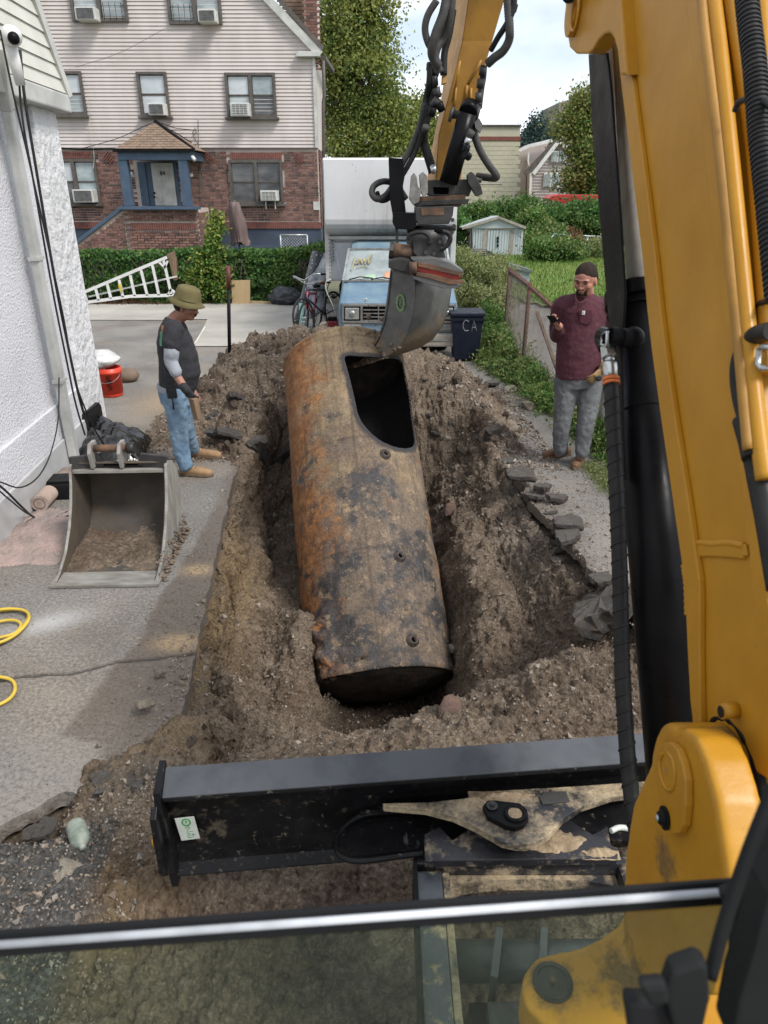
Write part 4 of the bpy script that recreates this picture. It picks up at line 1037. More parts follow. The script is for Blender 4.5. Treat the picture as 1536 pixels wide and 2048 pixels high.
# pin lock plate with ring and bolt
lock = [(1322, 1487), (1338, 1484), (1352, 1496), (1363, 1525), (1370, 1560), (1370, 1610), (1366, 1650), (1356, 1666), (1342, 1668), (1330, 1655), (1318, 1610), (1311, 1565), (1308, 1530), (1312, 1500)]
lk = MB().extr([PX(a, b, .486) for a, b in lock], (.014, 0, 0)).build('pin_lock_plate', M_YEL, swo, bevel=.003)
m = MB(); m.tube(spline([PX(a, b, .485) for a, b in ((1334, 1503), (1346, 1520), (1350, 1552), (1344, 1578), (1332, 1575), (1322, 1548), (1320, 1520), (1326, 1505))], 4), .0035, 8); m.build('weld_ring', M_YEL, lk)
c = PX(1331, 1636, .485); m = MB(); m.cyl(c, c-Vector((.004, 0, 0)), .020, 24); m.ell(c-Vector((.004, 0, 0)), (.012, .014, .014)); m.build('bolt', M_BLK, lk)
m = MB(); m.ell(c-Vector((.012, 0, 0)), (.006, .007, .007)); m.build('bolt_tip', M_SCREW, lk)
m = MB(); m.cyl(PX(1331, 1540, .485), PX(1331, 1540, .483), .004, 10); m.build('centre_mark', M_YELD, lk)
# greasy seal ring
m = MB(); n = 48
m.tube([(.607, YP+.10*cos(2*pi*k/n), ZP+.10*sin(2*pi*k/n)) for k in range(n)], [.008+.003*random.random() for _ in range(n)], 8, False, True); m.build('grease_ring', M_BLK, swo)
m = MB(); m.cyl((.612, YP, ZP), (.66, YP, ZP), .105, 48); m.build('boom_foot', M_GRE, boom)
# stub pin on the boom
m = MB(); m.cyl(PX(1475, 1420, .60), PX(1475, 1420, .60)-Vector((.03, .004, 0)), .013, 20); so = m.build('stop_pin', M_YEL, boom)
m = MB(); q = PX(1475, 1420, .60)-Vector((.0302, .004, 0)); m.cyl(q, q-Vector((.0012, 0, 0)), .010, 20); m.build('stop_pin_face', M_CABG, so)
# swing pin head in the lug
lc = PZ(1105, 1966, 1.0); m = MB(); m.cyl(lc, lc+Vector((0, 0, .006)), .040, 32); m.tube([lc+Vector((.033*cos(k*pi/16), .033*sin(k*pi/16), .007)) for k in range(32)], .003, 6, False, True); m.build('swing_pin', M_STEEL, swo)
m = MB(); m.cyl(lc+Vector((0, 0, .006)), lc+Vector((0, 0, .012)), .006, 8); m.build('grease_nipple', M_RUST, swo)

# ---- dozer blade
q0 = PZ(330, 1540, .74); q1 = PZ(1285, 1472, .74); bx = (q1-q0); bx.z = 0; bx.normalize(); by = Vector((-bx.y, bx.x, 0)); LB = 2.32
def bp(s, v, z): return q0+bx*s+by*v+Vector((0, 0, z-.74))       # v>0 away from the cab
prof = [(.01, .742), (-.085, .705), (-.088, .690), (-.060, .675), (-.035, .60), (-.022, .50), (-.024, .43), (-.035, .36), (-.058, .318), (-.045, .305), (.02, .34), (.045, .45), (.035, .62), (.03, .72)]
bl = MB(); bl.extr([bp(0, v, z) for v, z in prof], bx*LB); blade = bl.build('blade', M_BLADE, EX, bevel=.004)
for s in (0, LB):
    m = MB(); e = [(.03, .755), (-.09, .735), (-.105, .66), (-.075, .47), (-.080, .36), (-.070, .285), (-.02, .28), (.035, .33), (.055, .45)]
    m.extr([bp(s-(.022 if s == 0 else 0), v, z) for v, z in e], bx*.022); m.build('end_plate', M_BLADE, blade, bevel=.003)
e = [(-.10, .69), (-.135, .67), (-.14, .44), (-.12, .40), (-.09, .43)]
MB().extr([bp(-.032, v, z) for v, z in e], bx*.02).build('wear_lug', M_BLADE, blade, bevel=.003)
m = MB(); m.cyl(bp(-.034, -.115, .57), bp(-.038, -.115, .57), .022, 20); m.build('lug_hole', M_YELD, blade)
M_BTOP = simple('sky_sheen_steel', (.075, .08, .088), .36, metal=.35, c2=(.045, .048, .054), scale=5, thr=(.3, .5))  # paler grey that carries the sky sheen of the blade top
MB().extr([bp(.002, .008, .7435), bp(.002, -.083, .7073), bp(.002, -.0845, .7035), bp(.002, .006, .7400)], bx*(LB-.004)).build('top_sheen_plate', M_BTOP, blade)  # thin overlay added on the bevel, sky reflection painted as lighter grey
# sticker with green marks
def bq(px, py, off=-.034):     # point on the blade back face
    return None
st0 = bp(.055, -.045, .60); sx = bx; szv = Vector((by.x*.10, by.y*.10, 1)).normalized(); sn = -by
def stp(a, b, o=0): return bp(.018, -.040, .575)+sx*a*.66+Vector((by.x*.08, by.y*.08, -1)).normalized()*b*.8+sn*(.006+o)
m = MB(); m.extr([stp(.0, 0), stp(.095, -.004), stp(.105, .135), stp(.012, .14)], sn*.0012); stk = m.build('sticker', M_STICK, blade)
def stroke(pts, w, name='sticker_mark', closed=False, par=None, mat=M_GREEN, f=stp, o=.0016):
    m = MB(); P = [Vector((a, b)) for a, b in pts]; n = len(P); L = []; Rr = []
    for i in range(n):
        a = P[(i-1) % n] if closed else P[max(i-1, 0)]; b = P[(i+1) % n] if closed else P[min(i+1, n-1)]
        t = (b-a).normalized(); nn2 = Vector((-t.y, t.x))*w/2; L.append(P[i]+nn2); Rr.append(P[i]-nn2)
    vs = [f(p.x, p.y, o) for p in L]+[f(p.x, p.y, o) for p in Rr]; k = n if closed else n-1
    m.add(vs, [(i, (i+1) % n, n+(i+1) % n, n+i) for i in range(k)]); return m.build(name, mat, par or stk, recalc=False)
stroke([(.052+.019*cos(a*pi/10), .028+.020*sin(a*pi/10)) for a in range(20)], .009, closed=True)
stroke([(.052, .018), (.052, .036)], .006); stroke([(.046, .025), (.052, .018), (.058, .025)], .004)
stroke([(.040, .062), (.062, .054), (.066, .064), (.052, .072), (.050, .08)], .005)
stroke([(.042, .088), (.080, .086)], .003); stroke([(.044, .10), (.060, .098), (.062, .108), (.046, .112), (.048, .124), (.066, .122)], .005); stroke([(.074, .098), (.074, .122)], .004); stroke([(.070, .108), (.086, .106)], .004)
# stiffener tube with a loop weld along the back
P = spline([PZ(x, y, .52) for x, y in [(1255, 1588), (1100, 1596), (900, 1612), (780, 1622), (715, 1634), (680, 1662), (672, 1690), (682, 1712), (720, 1722), (800, 1712), (850, 1706)]], 8)
m = MB(); m.tube([p-by*.0 for p in P], .010, 8); m.build('stiffener_edge', M_BLADE, blade)
m = MB(); m.bar(PZ(760, 1618, .56), PZ(1290, 1588, .56), .02, .03); m.bar(PZ(720, 1625, .54), PZ(1290, 1570, .60), .012, .012); m.build('stiffener_bar', M_BLADE, blade, bevel=.003)
M3 = MB(); M3.extr([PZ(a, b, .50) for a, b in [(700, 1640), (1290, 1600), (1290, 1680), (830, 1700), (705, 1712), (682, 1690)]], (0, 0, -.03)); M3.build('back_plate', M_BLADE, blade)
# pivot plate
pv = [(765, 1606), (858, 1604), (930, 1596), (1010, 1580), (1150, 1572), (1290, 1562), (1290, 1584), (1225, 1592), (1165, 1612), (1128, 1636), (1100, 1668), (1070, 1686), (1035, 1690), (1005, 1684), (950, 1652), (905, 1632), (850, 1618), (768, 1611)]
pp = MB().extr([PZ(a, b, .62) for a, b in pv], (0, 0, -.028)).build('pivot_plate', M_DUST, blade, bevel=.004)
lockp = [(965, 1612), (975, 1600), (992, 1600), (1040, 1606), (1054, 1618), (1058, 1636), (1048, 1650), (1030, 1655), (1010, 1650), (975, 1632)]
lpo = MB().extr([PZ(a, b, .642) for a, b in lockp], (0, 0, -.020)).build('lock_plate', M_BLK, pp, bevel=.004)
c = PZ(984, 1612, .645); m = MB(); m.cyl(c, c+Vector((0, 0, .004)), .018, 20); m.cyl(c, c+Vector((0, 0, .014)), .009, 6, smooth=False); m.build('bolt', M_STEEL, lpo)
c = PZ(1030, 1628, .645); m = MB(); m.tube([c+Vector((.030*cos(k*pi/14), .026*sin(k*pi/14), .001)) for k in range(28)], .006, 8, False, True); m.build('pin_ring', M_BLK, lpo)
m = MB(); m.cyl(c-Vector((0, 0, .004)), c+Vector((0, 0, .004)), .022, 24); m.build('pin_head', M_SAND, lpo)
m = MB(); m.extr([PZ(a, b, .627) for a, b in [(1078, 1592), (1092, 1583), (1132, 1582), (1140, 1602), (1085, 1608)]], (0, 0, -.006)); m.build('lifting_pad', M_STEEL, pp, bevel=.002)
# sand heaped on the plates
def heap(name, cx, cy, z, sx_, sy_, h, par):
    n = 34; c = PZ(cx, cy, z); g = np.linspace(-1, 1, n); X, Y = np.meshgrid(g*sx_*2, g*sy_*2)
    Z = h*np.exp(-.5*((X/sx_)**2+(Y/sy_)**2))*(1+.5*fbm(X+c.x, Y+c.y, 30, 3, 4))-.25*h+.004*fbm(X+c.x, Y+c.y, 70, 2, 5)
    idx = np.arange(n*n).reshape(n, n); Q = np.stack([idx[:-1, :-1], idx[:-1, 1:], idx[1:, 1:], idx[1:, :-1]], -1).reshape(-1, 4)
    o = np_mesh(name, np.stack([X+c.x, Y+c.y, Z+c.z], -1).reshape(-1, 3), Q, M_SAND, par, True); prop(o, kind='stuff'); return o
heap('sand_heap', 1085, 1682, .55, .075, .028, .035, blade); heap('sand_heap', 1010, 1592, .62, .06, .012, .02, blade)
# carrier: lower plate and track frame that the camera sees through the low window
low = [(848, 1668), (880, 1653), (905, 1680), (945, 1652), (1140, 1640), (1185, 1668), (1215, 1652), (1222, 1690), (1236, 1698), (1236, 1716), (850, 1722)]
lw = MB().extr([PZ(a, b, .55) for a, b in low], (0, 0, -.03)).build('swivel_plate', M_DUST2, EX, bevel=.004)
heap('sand_heap', 1200, 1705, .55, .03, .012, .018, lw)
M_RAIL = m_dusty('rail_steel', .56, .64); [setattr(n.color_ramp.elements[k], 'color', c) for n in M_RAIL.node_tree.nodes if n.type == 'VALTORGB' and n.color_ramp.elements[0].color[0] < .03 for k, c in ((0, (.05, .056, .064, 1)), (1, (.09, .10, .11, 1))) if n.color_ramp.elements[0].position > .3 and n.color_ramp.elements[1].color[0] < .06 or k == 1 and n.color_ramp.elements[1].color[0] < .06]
fr = thing('push_frame', None, None, (0, 0, 0)); fr.parent = EX; ORG[fr] = ORG[EX]
yA, yB = PZ(900, 1722, .50).y, .30
def xz(px, z, py=1722): return PZ(px, py, z).x
xL, xR = xz(828, .50), xz(1300, .50)+.15
m = MB(); m.box(((xL+xR)/2, yA, .47), (xR-xL, .03, .07)); m.build('front_bar', M_DUST2, fr, bevel=.004)
m = MB(); m.box((xL+.042, (yA+yB)/2-.016, .46), (.088, yA-yB-.03, .07)); m.build('side_rail', M_RAIL, fr, bevel=.008)
m = MB(); m.box((xL+.003, (yA+yB)/2, .43), (.012, yA-yB, .16)); m.build('rail_skirt', M_BLK, fr)
m = MB(); m.box((xL+.098, (yA+yB)/2-.016, .468), (.022, yA-yB-.04, .05)); m.build('rail_lip', M_DUST, fr, bevel=.004)
m = MB(); m.box((xR-.21, yA-.13, .46), (.09, .24, .07)); m.build('side_rail', M_DUST2, fr, bevel=.008)
# rounded opening
arch = []
zc = .455
ax0, ax1 = xL+.112, xR-.26
for k in range(13): a = pi*k/12; arch.append(Vector(((ax0+ax1)/2-(ax1-ax0)/2*cos(a)*(1.0), yA-.085+.055*(sin(a)**.6), zc)))
poly = [Vector((ax0, yA-.22, zc)), Vector((ax0, yA-.016, zc)), Vector((ax1, yA-.016, zc)), Vector((ax1, yA-.22, zc))]
m = MB(); n = len(arch); top = [Vector((p.x, yA-.016, zc)) for p in arch]
vs = arch+top; fs = [(i, i+1, n+i+1, n+i) for i in range(n-1)]; b = [v-Vector((0, 0, .05)) for v in arch]; vs += b; fs += [(i, i+1, 2*n+i+1, 2*n+i) for i in range(n-1)]
m.add(vs, fs); m.build('arched_gusset', M_DUST, fr)
m = MB(); m.cyl((xL+.11, 1.33, .41), (xR+.1, 1.33, .41), .055, 32); m.build('cross_tube', M_BTOP, fr)
for x in (.32, .45): 
    m = MB(); m.box((x, 1.31, .41), (.022, .15, .15), (0, 0, -.25)); m.build('lift_lug', M_BTOP, fr, bevel=.004)
m = MB(); m.box(((xL+xR)/2+.05, 1.0, .27), (xR-xL-.2, .56, .06)); m.build('belly_plate', M_BLK, fr)
m = MB(); m.box((xL+.24, 1.14, .40), (.12, .10, .12)); m.build('cylinder_eye', M_STEEL, fr, bevel=.01)
m = MB(); P = spline([PZ(x, y, .60) for x, y in ((1222, 1662), (1240, 1655), (1270, 1660), (1300, 1668))], 5); m.tube(P, .009, 8); m.build('white_hose', M_STICK, EX)

# ---- stick, at the far end of the boom
def stick():
    st = [(-260, 5.7-.9, (915, 1000, 1085), .3), (-120, 5.2, (905, 962, 1040), .3), (0, 5.45, (908, 937, 1009), .28), (82, 5.62, (899, 925, 985), .27), (150, 5.74, (890, 909, 965), .26), (211, 5.86, (882, 893, 948), .24), (270, 5.97, (870, 878, 935), .22), (330, 6.07, (858, 873, 926), .18), (362, 6.12, (856, 872, 922), .16)]
    m = MB(); rows = []
    for py, d, (a, b, c), dp in st:
        B = PD(b, py, d); C = PD(c, py, d+.02); A = PD(a, py, d+dp); D = C+(A-B)*.6+Vector((.0, .12, 0)); rows.append([A, B, C, D])
    vs = [p for r in rows for p in r]; fs = []
    side = []; 
    for i in range(len(rows)-1):
        for k in range(4): q = (i*4+k, i*4+(k+1) % 4, (i+1)*4+(k+1) % 4, (i+1)*4+k); fs.append(q)
    fs += [(0, 1, 2, 3), tuple(len(vs)-4+k for k in range(4))]
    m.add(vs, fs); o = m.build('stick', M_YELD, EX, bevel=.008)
    # thin overlay on the left cheek, its lit tone put into the colour
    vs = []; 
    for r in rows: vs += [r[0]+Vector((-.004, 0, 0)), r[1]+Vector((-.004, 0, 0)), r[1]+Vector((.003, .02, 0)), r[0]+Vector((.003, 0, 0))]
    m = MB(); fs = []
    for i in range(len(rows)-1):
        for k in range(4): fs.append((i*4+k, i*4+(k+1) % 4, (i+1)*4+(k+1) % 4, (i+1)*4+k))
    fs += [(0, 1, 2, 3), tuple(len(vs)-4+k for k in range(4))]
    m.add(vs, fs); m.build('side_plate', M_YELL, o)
    for pts in ([(920, 122), (915, 150), (906, 200)], [(963, 120), (952, 140), (936, 168)], [(934, 170), (931, 200)], [(942, 176), (941, 215)], [(912, 175), (907, 225)]):
        m = MB(); m.tube([PD(a, b, 5.62+(b-82)*.0019) for a, b in pts], .012, 8); m.build('weld_bead', M_YELD, o)
    return o
stk2 = stick()
def dline(name, pts, r, mat=M_RUBG, par=None, n=7, ring=None, seg=10):
    P = spline([PD(x, y, d) for x, y, d in pts], n); m = MB()
    rs = [r*(1.13 if ring and i % 2 else 1) for i in range(len(P))] if ring else r
    m.tube(P, rs, seg); return m.build(name, mat, par or EX)
# bucket cylinder
dcy = thing('bucket_cylinder', None, None, (0, 0, 0)); dcy.parent = EX; ORG[dcy] = ORG[EX]
m = MB(); m.cyl(PD(936, 226, 5.62), PD(897, 365, 5.90), .078, 28); m.build('barrel', M_BLK, dcy)
m = MB(); m.cyl(PD(940, 214, 5.66), PD(935, 228, 5.62), .075, 24); m.build('barrel_eye', M_BLK, dcy)
m = MB(); m.cyl(PD(900, 228, 5.66), PD(906, 230, 5.66), .055, 20); m.cyl(PD(951, 228, 5.66), PD(958, 230, 5.66), .06, 20); m.cyl(PD(900, 229, 5.67), PD(955, 229, 5.67), .03, 16); m.build('pin', M_STEEL, dcy)
m = MB(); m.extr([PD(a, b, 5.62) for a, b in ((949, 244), (958, 236), (965, 248), (961, 266), (951, 256))], (0, .05, 0)); m.build('pin_keeper', M_STEEL, dcy)
# hoses of the stick
HS = [
 [(874, 0, 5.2), (856, 30, 5.25), (850, 58, 5.3), (856, 85, 5.35), (868, 105, 5.4), (876, 130, 5.45)],
 [(905, -40, 5.2), (900, 30, 5.3), (886, 75, 5.4), (874, 95, 5.42), (870, 118, 5.45), (880, 145, 5.5)],
 [(906, 20, 5.4), (898, 70, 5.45), (889, 105, 5.5), (887, 150, 5.55)],
 [(1030, -20, 5.2), (1026, 20, 5.25), (1012, 50, 5.3), (996, 75, 5.4), (982, 100, 5.5)],
 [(850, 205, 5.7), (840, 250, 5.8), (825, 290, 5.9), (806, 325, 5.95), (792, 352, 6.0), (785, 372, 6.0), (770, 392, 6.0), (754, 398, 6.0), (744, 388, 6.0), (748, 372, 6.0), (765, 363, 6.0), (785, 366, 6.05), (800, 380, 6.1), (812, 398, 6.15)],
 [(856, 210, 5.7), (846, 258, 5.8), (832, 300, 5.9), (814, 335, 5.95), (798, 362, 6.0), (790, 380, 6.0), (775, 398, 6.03), (760, 400, 6.05), (754, 385, 6.06)],
 [(864, 150, 5.6), (866, 190, 5.7), (857, 225, 5.75), (848, 255, 5.8), (848, 285, 5.9), (857, 315, 5.95), (866, 345, 6.0)],
 [(860, 125, 5.55), (858, 165, 5.6), (852, 195, 5.7), (846, 235, 5.75), (840, 275, 5.85)],
 [(947, 252, 5.7), (952, 280, 5.75), (962, 305, 5.8), (976, 328, 5.85), (992, 350, 5.9), (990, 356, 5.95), (972, 355, 6.0), (955, 352, 6.05)],
 [(968, 130, 5.6), (966, 155, 5.65), (962, 180, 5.7), (958, 215, 5.7)],
]
for i, h in enumerate(HS): dline('hydraulic_hose', h, (.026, .034, .028, .022, .026, .022, .038, .024, .030, .026)[i], M_RUBG if i in (0, 1, 8, 4) else M_RUB, stk2)
dline('corrugated_hose', [(897, -30, 5.2), (887, 25, 5.25), (872, 65, 5.3), (864, 95, 5.35), (866, 115, 5.4), (878, 132, 5.45)], .032, M_RUBG, stk2, n=16, ring=1)
dline('corrugated_hose', [(1012, -40, 5.2), (1016, 10, 5.25), (1019, 55, 5.3), (1018, 80, 5.35), (1006, 102, 5.4), (988, 116, 5.45), (975, 128, 5.5)], .030, M_RUBG, stk2, n=16, ring=1)
for (x0, y0, x1, y1, r, mt) in ((873, 135, 868, 150, .036, M_STEEL), (868, 152, 870, 172, .028, M_STEEL), (872, 176, 876, 195, .03, M_STEEL), (876, 198, 868, 212, .035, M_STEEL), (866, 215, 862, 232, .03, M_BLK), (860, 128, 859, 140, .028, M_STEEL), (878, 205, 884, 222, .03, M_BLK),
      (966, 135, 964, 150, .026, M_STEEL), (962, 158, 960, 176, .03, M_STEEL), (958, 185, 956, 205, .028, M_STEEL), (944, 262, 936, 275, .03, M_STEEL), (938, 275, 932, 290, .026, M_CHR), (934, 290, 930, 308, .03, M_BLK), (930, 308, 938, 314, .03, M_BLK), (866, 332, 868, 345, .024, M_CHR), (852, 252, 850, 262, .026, M_STEEL), (1028, 8, 1024, 22, .035, M_BLK)):
    m = MB(); m.cyl(PD(x0, y0, 5.58), PD(x1, y1, 5.62), r, 12); m.build('hose_fitting', mt, stk2)
m = MB(); m.extr([PD(a, b, 5.55) for a, b in ((886, 137), (893, 135), (893, 165), (884, 168))], (.0, .1, 0)); m.build('stick_bracket', M_YELD, stk2, bevel=.005)

# ---- tilting rotator between stick and bucket
tr = thing('tilt_rotator', None, None, (0, 0, 0)); tr.parent = EX; ORG[tr] = ORG[EX]
def slabY(name, pts, y, th, mat, par, bev=.006):
    return MB().extr([PY(a, b, y) for a, b in pts], (0, th, 0)).build(name, mat, par, bevel=bev)
slabY('coupler_body', [(856, 360), (945, 358), (946, 372), (938, 393), (858, 392), (852, 376)], 6.55, .32, M_STEEL, tr)
slabY('coupler_slot', [(866, 374), (898, 375), (897, 388), (868, 388)], 6.545, .02, M_BLACKHOLE, tr, 0)
slabY('tilt_bracket', [(838, 394), (932, 389), (930, 404), (918, 414), (845, 412), (832, 404)], 6.50, .36, M_RUST, tr)
slabY('tilt_flange', [(826, 402), (938, 398), (936, 408), (828, 412)], 6.48, .05, M_STEEL, tr, .004)
slabY('side_ear', [(935, 350), (943, 343), (951, 350), (962, 372), (966, 388), (953, 393), (945, 380), (936, 366)], 6.44, .10, M_STEEL, tr)
m = MB(); m.cyl(PY(936, 354, 6.5), PY(963, 362, 6.5), .018, 10); m.build('ear_pin', M_STEEL, tr)
M_ALU = simple('scuffed_aluminium', (.30, .29, .27), .5, metal=.4, c2=(.14, .13, .12), scale=12)
slabY('left_ear', [(822, 352), (828, 345), (834, 354), (836, 372), (843, 380), (838, 404), (826, 410), (818, 398), (820, 376)], 6.40, .05, M_ALU, tr)
slabY('left_ear', [(838, 350), (846, 343), (855, 352), (856, 386), (848, 396), (841, 384)], 6.42, .05, M_ALU, tr)
slabY('tilt_cylinder_cover', [(777, 315), (806, 317), (810, 350), (806, 372), (812, 425), (800, 436), (786, 434), (780, 400)], 6.45, .16, M_BLK, tr)
slabY('tilt_cylinder_rod', [(790, 455), (796, 455), (797, 487), (792, 487)], 6.45, .03, M_STEEL, tr, 0)
slabY('hydraulic_block', [(786, 424), (830, 426), (834, 452), (826, 460), (792, 458), (785, 446)], 6.40, .22, M_BLK, tr)
slabY('rotator_housing', [(832, 414), (908, 412), (906, 430), (898, 448), (836, 450), (830, 436)], 6.42, .36, M_STEEL, tr)
slabY('oil_label', [(842, 416), (888, 415), (888, 430), (844, 431)], 6.415, .01, M_RUST, tr, 0)
c = PY(866, 456, 6.60); m = MB(); m.cyl(c+Vector((0, 0, -.02)), c+Vector((0, 0, .022)), .20, 36); m.build('slew_ring', M_BLK, tr, bevel=.005)
c = PY(852, 490, 6.56); m = MB(); m.tube([c+Vector((0, 0, .13)), c+Vector((0, 0, .03)), c+Vector((.01, 0, -.06)), c+Vector((.02, 0, -.14))], [.17, .17, .15, .16], 28); m.build('worm_housing', M_STEEL, tr)
m = MB(); m.cyl(PY(783, 500, 6.40), PY(828, 506, 6.44), .062, 20); m.build('drive_motor', M_RUST, tr)
m = MB(); m.cyl(PY(779, 499, 6.40), PY(786, 500, 6.40), .07, 8, smooth=False); m.build('motor_cap', M_STEEL, tr)
slabY('mount_plate', [(828, 478), (884, 474), (890, 500), (880, 515), (842, 520), (826, 505)], 6.36, .1, M_STEEL, tr)
for (x, y) in ((862, 482), (880, 484), (852, 505), (868, 508), (905, 440), (908, 452), (903, 465)):
    m = MB(); m.cyl(PY(x, y, 6.35), PY(x, y, 6.32), .018, 6, smooth=False); m.build('bolt', M_STEEL, tr)
m = MB(); m.tube(spline([PY(x, y, 6.33) for x, y in ((815, 480), (822, 468), (845, 465), (858, 474), (858, 490))], 6), .016, 8); m.build('rotator_hose', M_RUB, tr)
m = MB(); m.tube(spline([PY(x, y, 6.33) for x, y in ((884, 462), (898, 468), (900, 482), (890, 494), (880, 498))], 6), .02, 8); m.build('rotator_hose', M_RUB, tr)
for py_, y_, (x0, x1), th, mt in ((512, 6.30, (777, 884), 0, M_STEEL),): pass
# quick hitch: dark plates with a red wedge between
slabY('hitch_left_jaw', [(778, 521), (800, 517), (822, 521), (832, 528), (826, 542), (805, 543), (777, 536)], 6.20, .30, M_STEEL, tr)
slabY('hitch_top_plate', [(822, 518), (862, 515), (900, 524), (926, 541), (926, 546), (890, 540), (835, 529)], 6.16, .34, M_BKT, tr)
slabY('hitch_wedge', [(832, 528), (880, 534), (914, 546), (922, 556), (912, 561), (870, 552), (832, 542)], 6.18, .28, M_REDP, tr)
slabY('hitch_slider', [(836, 524), (870, 530), (910, 541), (926, 547), (925, 553), (880, 543), (836, 533)], 6.155, .03, M_RUST, tr, .003)
slabY('hitch_slider', [(832, 544), (866, 549), (905, 560), (928, 560), (927, 567), (900, 569), (862, 558), (832, 551)], 6.15, .03, M_RUST, tr, .003)
slabY('hitch_bottom_plate', [(826, 551), (870, 560), (905, 571), (922, 570), (918, 577), (885, 577), (850, 568), (824, 556)], 6.16, .34, M_BKT, tr)
m = MB(); m.cyl(PY(826, 524, 6.15), PY(826, 547, 6.15), .035, 10); m.build('hitch_pin', M_RUST, tr)
# ---- digging bucket hanging from the hitch
def dig_bucket():
    b = thing('digging_bucket', None, None, (0, 0, 0)); b.parent = EX; ORG[b] = ORG[EX]
    O = PD(826, 558, 6.12)                    # top of the near back edge
    s = Vector((-.80, .60, 0)).normalized()   # from back to opening
    w = Vector((.60, .80, 0)).normalized()*.60   # across the bucket
    K_ = 1.22
    def P(a, z, k=0.0): return O+s*(a*K_*1.28+max(0, -z-.1)*.16-.02)+Vector((0, 0, z*K_))+w*k
    # side profile: a = towards the opening, z = up
    back = [(0, .02), (-.005, -.12), (-.005, -.26), (.02, -.40), (.08, -.52), (.17, -.60), (.27, -.655), (.36, -.68)]
    lip = [(.36, -.665), (.30, -.60), (.24, -.48), (.205, -.36), (.19, -.22), (.185, -.08), (.165, .075), (.10, .09)]
    side = back+lip
    for k in (0, 1):
        m = MB(); m.extr([P(a, z, k) for a, z in side], w.normalized()*(.018 if k == 0 else -.018)); o = m.build('side_plate', M_BKT, b, bevel=.003)
    out = back; inn = [(a+.016, z+.012) for a, z in back]
    n = len(out); m = MB(); vs = [P(a, z, 0.001) for a, z in out]+[P(a, z, .999) for a, z in out]+[P(a, z, .001) for a, z in inn]+[P(a, z, .999) for a, z in inn]
    fs = [(i, i+1, n+i+1, n+i) for i in range(n-1)]+[(2*n+i, 3*n+i, 3*n+i+1, 2*n+i+1) for i in range(n-1)]+[(0, n, 3*n, 2*n), (n-1, 2*n-1, 4*n-1, 3*n-1)]
    m.add(vs, fs, True); sh = m.build('shell', M_BKT, b)
    for o in (sh,): bump_attr(o, ('low', lambda p: max(0, min(1, (O.z-.30-p.z)/.35))))
    for o in b.children:
        if o is not sh: bump_attr(o, ('low', lambda p: max(0, min(1, (O.z-.38-p.z)/.3))))
    m = MB(); m.extr([P(0, .02), P(.10, .09), P(.165, .075), P(.15, .04)], w); m.build('top_box', M_BKT, b)
    m = MB(); m.extr([P(.33, -.685), P(.40, -.695), P(.40, -.675), P(.33, -.66)], w); m.build('cutting_edge', M_RUST, b)
    for k in range(4):
        kk = .06+k*.29; c = P(.38, -.69, kk); m = MB(); u = w.normalized()*.045; d = (s*.13+Vector((0, 0, -.035)))
        m.add([c-u+Vector((0, 0, .022)), c+u+Vector((0, 0, .022)), c+u-Vector((0, 0, .022)), c-u-Vector((0, 0, .022)), c+d-u*.5, c+d+u*.5], [(0, 1, 5, 4), (1, 2, 5), (2, 3, 4, 5), (3, 0, 4), (0, 3, 2, 1)]); m.build('tooth', M_RUST, b)
    # wear line and round mark on the near cheek
    m = MB(); m.tube([P(a-.055, z, -.012) for a, z in [(.215, .04), (.225, -.15), (.235, -.32), (.27, -.46), (.33, -.59)]], .005, 6); m.build('cheek_seam', M_STEEL, b)
    cc = P(.085, -.17, -.014)
    def mk(a, z, o=0): return cc+s*a+Vector((0, 0, z))-w.normalized()*(.002+o)
    stroke([(.040*cos(k*pi/12), .066*sin(k*pi/12)) for k in range(24)], .02, 'round_mark', True, b, M_LIME, mk)
    stroke([(-.012, .030), (.010, .022), (-.008, .002), (.012, -.010), (-.008, -.030)], .008, 'round_mark_glyph', False, b, M_LIME, mk)
    # caked soil along the lower edge
    m = MB(); rg = random.Random(5)
    for i in range(50):
        t = rg.random(); k = int(t*3)+4; a, z = side[min(k, 7)]; c = P(a+rg.uniform(-.02, .05), z+rg.uniform(0, .05), rg.uniform(-.04, .08)); m.ell(c, (rg.uniform(.01, .03), rg.uniform(.01, .025), rg.uniform(.008, .02)), None, 7, 5)
    for i in range(24): c = P(.19+rg.uniform(0, .16), -.3-rg.random()*.33, rg.uniform(-.02, .05)); m.ell(c, rg.uniform(.01, .028), None, 7, 5)
    o = m.build('caked_soil', M_CLOD, b, kind='stuff')
dig_bucket()

